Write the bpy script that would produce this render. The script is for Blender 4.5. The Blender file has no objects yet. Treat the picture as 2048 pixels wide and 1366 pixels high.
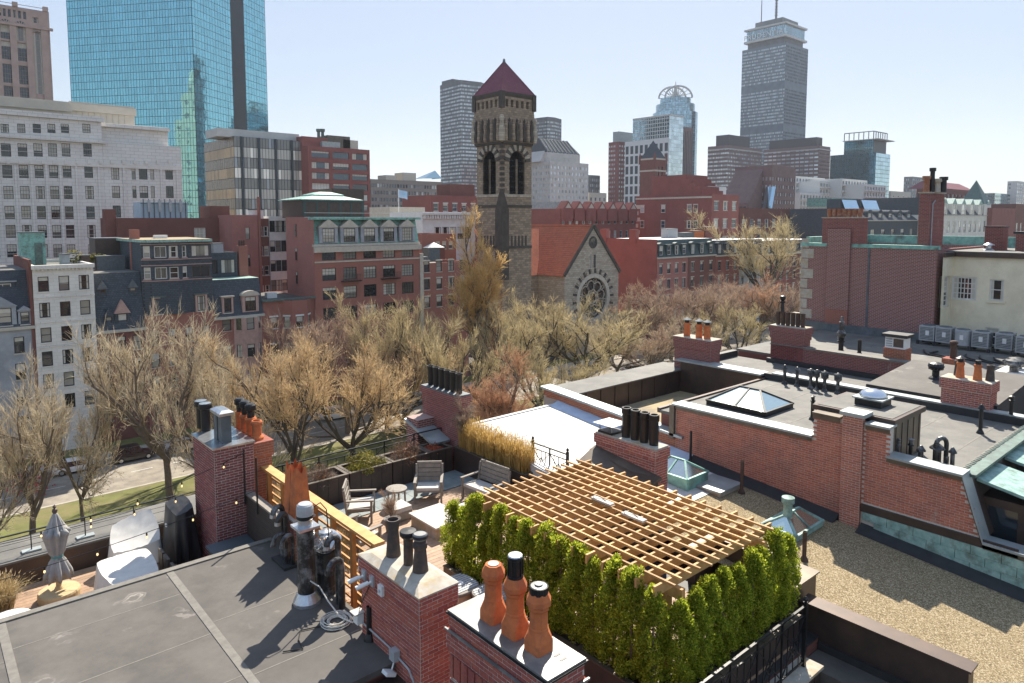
import bpy, math, random
from mathutils import Vector, Matrix

scene = bpy.context.scene
col = scene.collection
RND = random.Random(11)
rad = math.radians

# ------------------------------------------------------------------ camera, sky, sun, exposure
CAM_H = 28.0
FPX, PX, PY = 1402.0, 1024.0, 554.0          # focal length and principal point, in photograph pixels
TH = math.atan(116 / FPX)
YAW = rad(41)
cam_d = bpy.data.cameras.new('camera')
cam_d.sensor_width = 36
cam_d.lens = FPX / 2048 * 36
cam_d.shift_y = -(683 - PY) / 2048
cam_d.clip_start = 0.3
cam_d.clip_end = 6000
cam = bpy.data.objects.new('camera', cam_d)
col.objects.link(cam)
cam.location = (0, 0, CAM_H)
cam.rotation_euler = (rad(90) - TH, 0, -YAW)
scene.camera = cam

SUN_AZ, SUN_EL = rad(52.9), rad(45)          # azimuth measured from +Y towards +X
world = bpy.data.worlds.new('World')
scene.world = world
world.use_nodes = True
wn = world.node_tree
for n in list(wn.nodes):
    wn.nodes.remove(n)
sky = wn.nodes.new('ShaderNodeTexSky')
sky.sky_type = 'NISHITA'
sky.sun_disc = False
sky.sun_elevation = SUN_EL
sky.sun_rotation = SUN_AZ
sky.air_density = 1.0
sky.dust_density = 0.35
sky.ozone_density = 2.2
bg = wn.nodes.new('ShaderNodeBackground')
bg.inputs['Strength'].default_value = 0.15
wo = wn.nodes.new('ShaderNodeOutputWorld')
gm = wn.nodes.new('ShaderNodeGamma')          # an evenly hazy spring sky: the whole dome keeps less contrast
gm.inputs['Gamma'].default_value = 0.12
wn.links.new(sky.outputs['Color'], gm.inputs['Color'])
hs = wn.nodes.new('ShaderNodeHueSaturation')
hs.inputs['Saturation'].default_value = 3.9
hs.inputs['Hue'].default_value = 0.515
wn.links.new(gm.outputs['Color'], hs.inputs['Color'])
wn.links.new(hs.outputs['Color'], bg.inputs['Color'])
wn.links.new(bg.outputs[0], wo.inputs[0])

sun_d = bpy.data.lights.new('sun', 'SUN')
sun_d.energy = 2.0
sun_d.angle = rad(0.5)
sun_d.color = (1.0, 0.92, 0.79)
sun = bpy.data.objects.new('sun', sun_d)
col.objects.link(sun)
SDIR = Vector((math.sin(SUN_AZ) * math.cos(SUN_EL), math.cos(SUN_AZ) * math.cos(SUN_EL), math.sin(SUN_EL)))
sun.rotation_euler = SDIR.to_track_quat('Z', 'Y').to_euler()
sun.location = (0, 0, 120)

scene.view_settings.view_transform = 'Standard'
scene.view_settings.look = 'None'
scene.view_settings.gamma = 1
scene.view_settings.exposure = 2.26
scene.view_settings.use_curve_mapping = False
scene.render.engine = 'CYCLES'
scene.cycles.max_bounces = 4
scene.cycles.diffuse_bounces = 3
scene.cycles.glossy_bounces = 2
scene.cycles.transmission_bounces = 4
scene.cycles.transparent_max_bounces = 6
scene.cycles.volume_bounces = 0
scene.cycles.use_denoising = True
scene.cycles.caustics_reflective = False
scene.cycles.caustics_refractive = False

# ------------------------------------------------------------------ measuring: where a line of sight meets a plane of the place
CT, ST, CYW, SYW = math.cos(TH), math.sin(TH), math.cos(YAW), math.sin(YAW)
def ray(u, v):
    x, b = u - PX, PY - v
    y, z = FPX * CT + b * ST, b * CT - FPX * ST
    return (x * CYW + y * SYW, -x * SYW + y * CYW, z)
def atz(u, v, z):
    r = ray(u, v); t = (z - CAM_H) / r[2]
    return (r[0] * t, r[1] * t, z)
def atx(u, v, x):
    r = ray(u, v); t = x / r[0]
    return (x, r[1] * t, CAM_H + r[2] * t)
def aty(u, v, y):
    r = ray(u, v); t = y / r[1]
    return (r[0] * t, y, CAM_H + r[2] * t)
def atd(u, v, d):
    r = ray(u, v); t = d / (r[0] * SYW + r[1] * CYW)
    return (r[0] * t, r[1] * t, CAM_H + r[2] * t)

# ------------------------------------------------------------------ mesh collecting
class MB:
    def __init__(s):
        s.v, s.f, s.m = [], [], []
    def quad(s, a, b, c, d, m=0):
        i = len(s.v); s.v += [a, b, c, d]; s.f.append((i, i + 1, i + 2, i + 3)); s.m.append(m)
    def tri(s, a, b, c, m=0):
        i = len(s.v); s.v += [a, b, c]; s.f.append((i, i + 1, i + 2)); s.m.append(m)
    def poly(s, pts, m=0):
        i = len(s.v); s.v += [tuple(p) for p in pts]; s.f.append(tuple(range(i, i + len(pts)))); s.m.append(m)
    def box(s, x0, y0, z0, x1, y1, z1, m=0, mt=None):
        i = len(s.v)
        s.v += [(x0, y0, z0), (x1, y0, z0), (x1, y1, z0), (x0, y1, z0), (x0, y0, z1), (x1, y0, z1), (x1, y1, z1), (x0, y1, z1)]
        s.f += [(i + 3, i + 2, i + 1, i), (i + 4, i + 5, i + 6, i + 7), (i, i + 1, i + 5, i + 4), (i + 1, i + 2, i + 6, i + 5), (i + 2, i + 3, i + 7, i + 6), (i + 3, i, i + 4, i + 7)]
        s.m += [m, m if mt is None else mt, m, m, m, m]
        return s
    def mbox(s, M, x0, y0, z0, x1, y1, z1, m=0):
        i = len(s.v); s.box(x0, y0, z0, x1, y1, z1, m)
        for k in range(i, i + 8):
            s.v[k] = tuple(M @ Vector(s.v[k]))
        return s
    def bar(s, a, b, w, h, m=0, up=(0, 0, 1)):
        a, b = Vector(a), Vector(b); d = (b - a)
        L = d.length; d.normalize(); upv = Vector(up)
        if abs(d.dot(upv)) > .98: upv = Vector((1, 0, 0))
        sx = d.cross(upv).normalized(); uz = sx.cross(d)
        M = Matrix(((sx.x, d.x, uz.x, a.x), (sx.y, d.y, uz.y, a.y), (sx.z, d.z, uz.z, a.z), (0, 0, 0, 1)))
        return s.mbox(M, -w / 2, 0, -h / 2, w / 2, L, h / 2, m)
    def prism(s, poly, z0, z1, m=0, mt=None, bottom=False):
        n = len(poly); i = len(s.v)
        s.v += [(p[0], p[1], z0) for p in poly] + [(p[0], p[1], z1) for p in poly]
        for k in range(n):
            j = (k + 1) % n
            s.f.append((i + k, i + j, i + n + j, i + n + k)); s.m.append(m)
        s.f.append(tuple(range(i + n, i + 2 * n))); s.m.append(m if mt is None else mt)
        if bottom:
            s.f.append(tuple(range(i + n - 1, i - 1, -1))); s.m.append(m)
        return s
    def loft(s, rings, m=0, cap=True, closed=True):
        i = len(s.v); n = len(rings[0])
        for r in rings: s.v += [tuple(p) for p in r]
        for k in range(len(rings) - 1):
            for j in range(n if closed else n - 1):
                a, b = i + k * n + j, i + k * n + (j + 1) % n
                s.f.append((a, b, b + n, a + n)); s.m.append(m)
        if cap and closed:
            s.f.append(tuple(range(i + n - 1, i - 1, -1))); s.m.append(m)
            e = i + (len(rings) - 1) * n
            s.f.append(tuple(range(e, e + n))); s.m.append(m)
        return s
    def lathe(s, x, y, prof, n=14, m=0, a0=0.0, cap=True):
        return s.loft([[(x + r * math.cos(a0 + 6.28318 * k / n), y + r * math.sin(a0 + 6.28318 * k / n), z) for k in range(n)] for r, z in prof], m, cap)
    def tube(s, pts, r, n=8, m=0, cap=True):
        pts = [Vector(p) for p in pts]
        rs = r if isinstance(r, (list, tuple)) else [r] * len(pts)
        ref = None; rings = []
        for k, p in enumerate(pts):
            d = (pts[min(k + 1, len(pts) - 1)] - pts[max(k - 1, 0)])
            if d.length < 1e-6: d = Vector((0, 0, 1))
            d.normalize()
            if ref is None:
                ref = Vector((1, 0, 0)) if abs(d.x) < .8 else Vector((0, 1, 0))
            sx = (ref - d * ref.dot(d)).normalized(); sy = d.cross(sx); ref = sx
            rings.append([p + (sx * math.cos(6.28318 * j / n) + sy * math.sin(6.28318 * j / n)) * rs[k] for j in range(n)])
        return s.loft(rings, m, cap)
    def mesh(s, name, mats, smooth=False):
        me = bpy.data.meshes.new(name)
        me.from_pydata(s.v, [], s.f)
        mats = mats if isinstance(mats, (list, tuple)) else [mats]
        for q in mats: me.materials.append(M[q] if isinstance(q, str) else q)
        if len(mats) > 1: me.polygons.foreach_set('material_index', s.m)
        if smooth: me.polygons.foreach_set('use_smooth', [True] * len(s.f))
        me.update()
        return me
    def build(s, name, mats, parent=None, smooth=False, local=False):
        return put(name, s.mesh(name, mats, smooth), parent, None, local)

WM = {}
def bx(name, mat, parent, *a):
    return MB().box(*a).build(name, mat, parent)
def put(name, me, parent=None, M=None, local=False):
    """link a mesh object; M is its world matrix (or its matrix in the parent when local)"""
    o = bpy.data.objects.new(name, me)
    col.objects.link(o)
    if parent is not None:
        o.parent = parent
        P = WM.get(parent)
        if P is not None and not local:
            o.matrix_parent_inverse = P.inverted()
    if M is not None: o.matrix_basis = M
    return o
def thing(name, label, cat, loc=(0, 0, 0), group=None, rz=0):
    o = bpy.data.objects.new(name, None)
    o.empty_display_size = .3
    col.objects.link(o)
    o.location = loc; o.rotation_euler = (0, 0, rz)
    WM[o] = Matrix.Translation(Vector(loc)) @ Matrix.Rotation(rz, 4, 'Z')
    return tag(o, label, cat, group)
def tag(o, label=None, cat=None, group=None, kind=None):
    if label: o['label'] = label
    if cat: o['category'] = cat
    if group: o['group'] = group
    if kind: o['kind'] = kind
    return o
def struct(o):
    o['kind'] = 'structure'; return o
def stuff(o):
    o['kind'] = 'stuff'; return o
def copy_tree(root, loc, rz=0.0, scale=1.0, label=None, group=None, mats=None):
    r = root.copy(); col.objects.link(r)
    r.location = loc; r.rotation_euler = (0, 0, rz)
    r.scale = scale if isinstance(scale, (tuple, list)) else (scale,) * 3
    if label: r['label'] = label
    if group: r['group'] = group
    def kids(a, b):
        for ch in list(a.children):
            c = ch.copy(); col.objects.link(c); c.parent = b
            c.matrix_parent_inverse = ch.matrix_parent_inverse.copy()
            kids(ch, c)
    kids(root, r)
    return r

# ------------------------------------------------------------------ materials
class NT:
    def __init__(s, name):
        s.mat = bpy.data.materials.new(name); s.mat.use_nodes = True
        s.t = s.mat.node_tree; s.t.nodes.clear()
        s.out = s.n('ShaderNodeOutputMaterial')
        s.b = s.n('ShaderNodeBsdfPrincipled')
        s.l(s.b.outputs[0], s.out.inputs[0])
        s.pos = None
    def n(s, k, **kw):
        q = s.t.nodes.new(k)
        for a, b in kw.items(): setattr(q, a, b)
        return q
    def l(s, a, b): s.t.links.new(a, b)
    def P(s):
        if s.pos is None: s.pos = s.n('ShaderNodeNewGeometry')
        return s.pos.outputs['Position']
    def noise(s, scale, detail=5, rough=.6, vec=None):
        q = s.n('ShaderNodeTexNoise'); q.inputs['Scale'].default_value = scale
        q.inputs['Detail'].default_value = detail; q.inputs['Roughness'].default_value = rough
        s.l(vec or s.P(), q.inputs['Vector']); return q.outputs['Fac']
    def ramp(s, fac, stops, const=False):
        q = s.n('ShaderNodeValToRGB')
        if const: q.color_ramp.interpolation = 'CONSTANT'
        e = q.color_ramp.elements
        while len(e) < len(stops): e.new(.5)
        for k, (p, c) in enumerate(stops):
            e[k].position = p; e[k].color = (c[0], c[1], c[2], 1) if isinstance(c, (tuple, list)) else (c, c, c, 1)
        s.l(fac, q.inputs[0]); return q.outputs[0]
    def mix(s, fac, a, b, mode='MIX'):
        q = s.n('ShaderNodeMix', data_type='RGBA', blend_type=mode)
        for sock, val in ((q.inputs[0], fac), (q.inputs[6], a), (q.inputs[7], b)):
            if isinstance(val, (int, float)): sock.default_value = val
            elif isinstance(val, (tuple, list)): sock.default_value = (val[0], val[1], val[2], 1)
            else: s.l(val, sock)
        return q.outputs[2]
    def math(s, op, a, b=None):
        q = s.n('ShaderNodeMath', operation=op)
        for sock, val in ((q.inputs[0], a), (q.inputs[1], b)):
            if val is None: continue
            if isinstance(val, (int, float)): sock.default_value = val
            else: s.l(val, sock)
        return q.outputs[0]
    def bump(s, h, strength=.3, dist=.02):
        q = s.n('ShaderNodeBump'); q.inputs['Strength'].default_value = strength; q.inputs['Distance'].default_value = dist
        s.l(h, q.inputs['Height']); s.l(q.outputs[0], s.b.inputs['Normal'])
    def color(s, c):
        i = s.b.inputs['Base Color']
        if isinstance(c, (tuple, list)): i.default_value = (c[0], c[1], c[2], 1)
        else: s.l(c, i)
    def set(s, **kw):
        for k, v in kw.items():
            s.b.inputs[k.replace('_', ' ')].default_value = v
        return s
    def rand(s):
        """one number per loose piece and per object"""
        g = s.pos or s.n('ShaderNodeNewGeometry'); s.pos = g
        o = s.n('ShaderNodeObjectInfo')
        return s.math('FRACT', s.math('ADD', g.outputs['Random Per Island'], o.outputs['Random']))

def surf(name, c1, c2=None, scale=3.0, rough=.85, metal=0.0, bump=.0, bscale=40.0, piece=0.0, stain=None, sscale=.7, spec=.5, lo=.35, hi=.65):
    q = NT(name)
    c2 = c2 or tuple(x * .72 for x in c1)
    c = q.ramp(q.noise(scale, 8, .65), [(lo, c2), (hi, c1)])
    if stain:
        c = q.mix(q.ramp(q.noise(sscale, 6, .7), [(.48, 0.0), (.68, 1.0)]), c, stain)
    if piece:
        c = q.mix(1.0, c, q.ramp(q.rand(), [(0, 1 - piece), (1, 1.0)]), 'MULTIPLY')
    q.color(c)
    q.set(Roughness=rough, Metallic=metal)
    q.b.inputs['Specular IOR Level'].default_value = spec
    if bump: q.bump(q.noise(bscale, 6, .7), bump, .01)
    return q.mat

def brick_mat(name, cols, rough=.9, sooty=None):
    q = NT(name)
    n = len(cols)
    c = q.ramp(q.rand(), [(k / n, cc) for k, cc in enumerate(cols)], True)
    c = q.mix(.55, c, q.ramp(q.noise(22, 6, .7), [(.3, tuple(x * .55 for x in cols[0])), (.7, tuple(min(1, x * 1.5) for x in cols[0]))]))
    if sooty: c = q.mix(q.ramp(q.noise(1.3, 6, .7), [(.45, 0.0), (.7, .75)]), c, sooty)
    mp = q.n('ShaderNodeMapping'); mp.inputs['Scale'].default_value = (1.6, 1.6, .55); q.l(q.P(), mp.inputs[0])
    c = q.mix(q.ramp(q.noise(1.5, 8, .75, mp.outputs[0]), [(.60, 0.0), (.74, .5)]), c, (.62, .55, .49))
    q.color(c); q.set(Roughness=rough)
    q.b.inputs['Specular IOR Level'].default_value = .25
    q.bump(q.noise(90, 5, .7), .35, .006)
    return q.mat

def brick_tex(name, c1, c2, mortar, bw=.21, rh=.07, mort=.012, big=.5, dirt=None):
    """far brickwork, where a single brick can no longer be picked out"""
    q = NT(name)
    sep = q.n('ShaderNodeSeparateXYZ'); q.l(q.P(), sep.inputs[0])
    cmb = q.n('ShaderNodeCombineXYZ')
    q.l(q.math('ADD', sep.outputs[0], sep.outputs[1]), cmb.inputs[0]); q.l(sep.outputs[2], cmb.inputs[1])
    t = q.n('ShaderNodeTexBrick')
    q.l(cmb.outputs[0], t.inputs['Vector'])
    for k, v in (('Color1', c1), ('Color2', c2), ('Mortar', mortar)): t.inputs[k].default_value = (*v, 1)
    t.inputs['Scale'].default_value = 1.0
    t.inputs['Mortar Size'].default_value = mort
    t.inputs['Brick Width'].default_value = bw
    t.inputs['Row Height'].default_value = rh
    c = t.outputs['Color']
    c = q.mix(big, c, q.ramp(q.noise(.35, 8, .7), [(.3, tuple(x * .6 for x in c1)), (.7, tuple(x * 1.25 for x in c2))]))
    if dirt: c = q.mix(q.ramp(q.noise(.9, 8, .7), [(.5, 0.0), (.75, .6)]), c, dirt)
    q.color(c); q.set(Roughness=.92)
    q.b.inputs['Specular IOR Level'].default_value = .2
    q.bump(t.outputs['Fac'], -.25, .01)
    return q.mat

def glass_mat(name, island=False, dark=(.012, .016, .02), pale=(.32, .30, .26), share=.22, rough=.06, tint=(.5, .62, .7), metal=.0, spec=.6):
    """a window pane seen from outside: dark room, here and there a pale blind behind it"""
    q = NT(name)
    r = q.rand() if island else q.n('ShaderNodeObjectInfo').outputs['Random']
    c = q.ramp(r, [(0, dark), (max(.01, 1 - share * 2), tuple(x * 1.9 for x in dark)), (1 - share, pale), (1 - share * .4, tuple(x * .55 for x in pale))], True)
    q.color(c); q.set(Roughness=rough, Metallic=metal)
    q.b.inputs['Specular IOR Level'].default_value = spec
    q.b.inputs['Coat Weight'].default_value = .6
    q.b.inputs['Coat Roughness'].default_value = .03
    return q.mat

def mirror_glass(name, colr, rough=.04, var=.25, wob=.0):
    q = NT(name)
    c = q.mix(1.0, colr, q.ramp(q.rand(), [(0, 1 - var), (1, 1.0)]), 'MULTIPLY')
    q.color(c); q.set(Roughness=rough, Metallic=.95)
    if wob: q.bump(q.noise(.25, 2, .5), wob, .3)
    return q.mat

def leaf_mat(name, stops, trans=.35, rough=.6):
    q = NT(name)
    c = q.ramp(q.rand(), stops)
    q.color(c); q.set(Roughness=rough)
    q.b.inputs['Specular IOR Level'].default_value = .2
    if trans:
        tr = q.n('ShaderNodeBsdfTranslucent'); q.l(c, tr.inputs[0])
        mx = q.n('ShaderNodeMixShader'); mx.inputs[0].default_value = trans
        q.l(q.b.outputs[0], mx.inputs[1]); q.l(tr.outputs[0], mx.inputs[2]); q.l(mx.outputs[0], q.out.inputs[0])
    return q.mat

M = {}
M['mortar'] = surf('mortar', (.66, .60, .53), (.50, .45, .39), 30, .95, bump=.3)
M['mortar_dark'] = surf('mortar_dark', (.42, .36, .31), (.3, .25, .21), 30, .95, bump=.3)
M['brick_red'] = brick_mat('brick_red', [(.36, .105, .08), (.42, .125, .088), (.29, .085, .075), (.39, .14, .105), (.22, .072, .072), (.48, .155, .095)])
M['brick_wall'] = brick_mat('brick_wall', [(.46, .15, .092), (.54, .18, .11), (.40, .125, .085), (.50, .20, .13), (.34, .115, .085), (.58, .22, .14)], sooty=(.24, .11, .085))
M['brick_maroon'] = brick_mat('brick_maroon', [(.229, .079, .074), (.281, .091, .081), (.176, .07, .07), (.316, .105, .088)])
M['brick_orange'] = brick_mat('brick_orange', [(.36, .12, .06), (.408, .144, .072), (.312, .102, .054), (.24, .084, .054)])
M['bt_red'] = brick_tex('brickwork_red', (.36, .125, .092), (.28, .10, .076), (.40, .28, .225))
M['bt_maroon'] = brick_tex('brickwork_maroon', (.25, .095, .083), (.19, .076, .07), (.46, .36, .32), .22, .075, .012, .25)
M['bt_far'] = brick_tex('brickwork_far', (.29, .10, .085), (.235, .084, .072), (.30, .15, .125), .25, .08, .01, .6)
M['bt_pink'] = brick_tex('brickwork_pink', (.42, .185, .155), (.35, .145, .12), (.42, .24, .2), .25, .08, .01, .6)
M['bt_brown'] = brick_tex('brickwork_brown', (.22, .088, .07), (.17, .072, .06), (.24, .13, .105), .25, .08, .01, .6)
def membrane(name, c1, c2, pale, ring):
    q = NT(name)
    c = q.ramp(q.noise(1.4, 9, .7), [(.35, c2), (.65, c1)])
    c = q.mix(q.ramp(q.noise(.5, 7, .7), [(.47, 0.0), (.66, .75)]), c, pale)
    v = q.n('ShaderNodeTexVoronoi'); v.inputs['Scale'].default_value = 1.05
    w = q.n('ShaderNodeVectorMath', operation='ADD'); nz = q.n('ShaderNodeTexNoise'); nz.inputs['Scale'].default_value = 3.5; nz.inputs['Detail'].default_value = 6
    q.l(q.P(), nz.inputs['Vector']); sc_ = q.n('ShaderNodeVectorMath', operation='SCALE'); sc_.inputs['Scale'].default_value = .45
    q.l(nz.outputs['Color'], sc_.inputs[0]); q.l(q.P(), w.inputs[0]); q.l(sc_.outputs[0], w.inputs[1]); q.l(w.outputs[0], v.inputs['Vector'])
    rg = q.ramp(v.outputs['Distance'], [(.10, 0.0), (.15, 1.0), (.17, .15), (.24, .5), (.27, 0.0)])
    c = q.mix(q.math('MULTIPLY', rg, q.ramp(q.noise(.9, 4, .6), [(.5, 0.0), (.62, .8)])), c, ring)
    q.color(c); q.set(Roughness=.78); q.bump(q.noise(120, 5, .7), .12, .01)
    return q.mat
M['roof_dark'] = membrane('membrane_dark', (.10, .09, .08), (.07, .063, .057), (.135, .122, .107), (.34, .31, .27))
M['roof_grey'] = membrane('membrane_grey', (.15, .144, .13), (.10, .096, .088), (.20, .19, .168), (.29, .275, .24))
M['roof_seam'] = surf('membrane_seam', (.20, .185, .16), (.14, .13, .115), 6, .8)
M['roof_black'] = surf('roof_black', (.035, .035, .036), (.022, .022, .024), 4, .6)
M['roof_white'] = surf('roof_white', (.60, .60, .585), (.47, .465, .445), 2.2, .6, bump=.1, bscale=14, stain=(.5, .485, .45), sscale=.8)
M['roof_tan'] = surf('roof_tan', (.42, .32, .17), (.26, .21, .14), 1.5, .9, stain=(.2, .17, .13))
M['metal_brown'] = surf('bronze_metal', (.093, .063, .051), (.06, .044, .038), 2.0, .42, metal=.35, bump=.03, bscale=6)
M['metal_bronze'] = surf('bronze_metal_light', (.15, .12, .09), (.09, .075, .06), 2.0, .45, metal=.4)
M['metal_grey'] = surf('coping_metal', (.40, .435, .43), (.27, .30, .30), 1.6, .5, metal=.3)
M['metal_lead'] = surf('lead_flashing', (.13, .15, .165), (.08, .095, .105), 3, .6, metal=.15)
M['metal_silver'] = surf('galvanised', (.62, .64, .66), (.42, .44, .47), 5, .28, metal=.85)
M['metal_black'] = surf('black_iron', (.018, .018, .02), (.011, .011, .012), 9, .42, metal=.2, spec=.5)
M['pipe_black'] = surf('black_pipe', (.02, .02, .021), (.012, .012, .013), 9, .33, spec=.6, stain=(.22, .22, .22), sscale=4.2)
M['pipe_rust'] = surf('rusty_pipe', (.10, .055, .035), (.05, .03, .024), 12, .8)
M['copper'] = surf('copper_patina', (.275, .525, .438), (.163, .35, .306), 4, .6, metal=.15, stain=(.125, .163, .138), sscale=1.6)
M['copper_pale'] = surf('copper_patina_pale', (.36, .52, .46), (.20, .35, .31), 6, .6, stain=(.12, .15, .12), sscale=2.3)
M['copper_dark'] = surf('copper_dark', (.13, .20, .175), (.075, .10, .09), 3, .55, metal=.3)
M['terracotta'] = surf('terracotta', (.60, .195, .075), (.47, .145, .058), 6, .92, bump=.25, bscale=70, stain=(.33, .125, .07), sscale=3.2, spec=.15)
M['terracotta_old'] = surf('terracotta_old', (.36, .15, .08), (.25, .10, .06), 9, .85, bump=.15, bscale=60, stain=(.42, .28, .2), sscale=5)
M['terracotta_dark'] = surf('pot_dark', (.075, .055, .048), (.045, .036, .033), 8, .75, bump=.1, stain=(.11, .07, .05), sscale=4)
M['concrete'] = surf('concrete', (.50, .46, .39), (.36, .33, .28), 4, .9, bump=.15, stain=(.40, .29, .16), sscale=2.5)
M['slate_cap'] = surf('lead_cap', (.24, .24, .23), (.15, .155, .155), 2, .42, metal=.25, stain=(.34, .33, .30), sscale=1.5)
M['stone_dark'] = surf('granite_top', (.13, .16, .18), (.06, .075, .085), 90, .45)
M['cedar'] = surf('cedar', (.575, .294, .094), (.438, .206, .062), 5, .7, piece=.25)
M['cedar_top'] = surf('cedar_rail', (.72, .408, .144), (.552, .288, .096), 5, .7, piece=.2)
M['pergola'] = surf('pergola_wood', (.70, .41, .16), (.54, .29, .10), 6, .7, piece=.42)
M['slat_grey'] = surf('composite_slat', (.105, .082, .066), (.072, .057, .047), 7, .6, piece=.2)
M['deck'] = surf('deck_board', (.47, .31, .20), (.35, .225, .145), 7, .7, piece=.3)
M['paver'] = surf('bluestone', (.27, .31, .31), (.18, .215, .22), 2.2, .7, piece=.18)
M['white_paint'] = surf('white_paint', (.80, .80, .78), (.68, .68, .66), 5, .5)
M['grey_paint'] = surf('grey_paint', (.42, .43, .44), (.32, .33, .34), 5, .5)
M['cream'] = surf('cream_paint', (.824, .747, .567), (.721, .644, .476), 1.6, .8, bump=.25, bscale=9, stain=(.644, .567, .412), sscale=.5)
M['gravel'] = None
M['soil'] = surf('soil', (.055, .04, .028), (.03, .022, .016), 20, .95)
M['cover_light'] = surf('canvas_light', (.66, .64, .60), (.55, .53, .49), 3, .75)
M['cover_black'] = surf('cover_black', (.012, .012, .014), (.02, .02, .022), 3, .5)
M['umbrella'] = surf('umbrella_cloth', (.36, .35, .335), (.27, .265, .255), 5, .85)
M['teak_grey'] = surf('weathered_teak', (.30, .265, .225), (.22, .195, .165), 8, .7, piece=.2)
M['cushion'] = surf('cushion', (.55, .52, .47), (.46, .43, .39), 8, .85)
M['tan_plastic'] = surf('tan_resin', (.52, .42, .31), (.46, .37, .27), 4, .5)
M['stone_tan'] = surf('tan_stone', (.56, .42, .23), (.47, .34, .18), 4, .8)
M['cord_white'] = surf('white_cord', (.62, .60, .54), (.50, .48, .43), 10, .6)
M['win_dark'] = glass_mat('window_glass')
M['win_mid'] = glass_mat('window_glass_blinds', share=.4)
M['win_sky'] = glass_mat('window_glass_sky', dark=(.03, .045, .06), pale=(.45, .47, .46), share=.35, rough=.04, metal=.15)
M['blind'] = surf('window_blind', (.62, .58, .50), (.5, .47, .4), 2, .8)
M['frame_white'] = surf('sash_white', (.72, .71, .67), (.62, .61, .57), 4, .5)
M['frame_black'] = surf('sash_black', (.022, .024, .026), (.015, .016, .018), 4, .5)
M['frame_brown'] = surf('sash_brown', (.11, .07, .05), (.08, .05, .04), 4, .6)
M['frame_green'] = surf('sash_green', (.05, .085, .08), (.035, .06, .056), 4, .6)

def gravel():
    q = NT('gravel')
    v = q.n('ShaderNodeTexVoronoi'); v.inputs['Scale'].default_value = 46; q.l(q.P(), v.inputs['Vector'])
    v2 = q.n('ShaderNodeTexVoronoi'); v2.inputs['Scale'].default_value = 60; q.l(q.P(), v2.inputs['Vector'])
    sp = q.n('ShaderNodeSeparateColor'); q.l(v.outputs['Color'], sp.inputs[0])
    c = q.ramp(sp.outputs[0], [(0, (.035, .027, .016)), (.15, (.14, .105, .058)), (.4, (.26, .20, .115)), (.75, (.38, .305, .19)), (1, (.62, .53, .38))])
    c = q.mix(.3, c, q.ramp(v2.outputs['Distance'], [(0, (.40, .31, .185)), (.5, (.12, .09, .05))]), 'MIX')
    c = q.mix(.22, c, q.ramp(q.noise(.8, 5, .6), [(.35, (.235, .18, .105)), (.65, (.345, .27, .16))]))
    q.color(c); q.set(Roughness=.95)
    q.b.inputs['Specular IOR Level'].default_value = .15
    q.bump(v.outputs['Distance'], -.9, .03)
    return q.mat
M['gravel'] = gravel()

# ------------------------------------------------------------------ builders: brickwork, windows, facades, buildings
_unit = {}
def unit_box(mat):
    if mat.name not in _unit:
        _unit[mat.name] = MB().box(-.5, -.5, -.5, .5, .5, .5).mesh('brick', mat)
    return _unit[mat.name]
def dist_cam(x, y, z):
    return math.sqrt(x * x + y * y + (z - CAM_H) ** 2)
def lay_bricks(owner, mat, runs, limit=300, course=.066, L=.205, gap=.014, proud=.007, name='brick'):
    """runs: (face, a0, a1, z0, z1, plane, keep).  face '-X': the plane X = plane and a runs along Y;
    face '-Y': the plane Y = plane and a runs along X.  The nearest bricks are single parts, the rest one part."""
    todo = []
    for face, a0, a1, z0, z1, plane, keep in runs:
        k = 0; z = z0
        while z < z1 - course * .5:
            zt = min(z + course, z1)
            a = a0 - (L / 2 if k % 2 else 0) - (0 if face == '-X' else L * .25)
            while a < a1:
                b0, b1 = max(a, a0), min(a + L, a1)
                if b1 - b0 > .035 and (keep is None or keep((b0 + b1) / 2, (z + zt) / 2)):
                    ca, cz = (b0 + b1) / 2, (z + zt) / 2
                    j = RND.uniform(-.0025, .0025)
                    if face == '-X': c, sz = (plane + j, ca, cz), (2 * proud, b1 - b0 - gap, zt - z - gap)
                    else: c, sz = (ca, plane + j, cz), (b1 - b0 - gap, 2 * proud, zt - z - gap)
                    todo.append((dist_cam(*c), c, sz))
                a += L
            z += course; k += 1
    todo.sort(key=lambda t: t[0])
    me = unit_box(mat)
    for d, c, s in todo[:limit]:
        put(name, me, owner, Matrix.Translation(Vector(c)) @ Matrix.Diagonal((s[0], s[1], s[2], 1)))
    if len(todo) > limit:
        mb = MB()
        for d, c, s in todo[limit:]:
            mb.box(c[0] - s[0] / 2, c[1] - s[1] / 2, c[2] - s[2] / 2, c[0] + s[0] / 2, c[1] + s[1] / 2, c[2] + s[2] / 2)
        stuff(mb.build(name + 'work', mat, owner))

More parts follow.
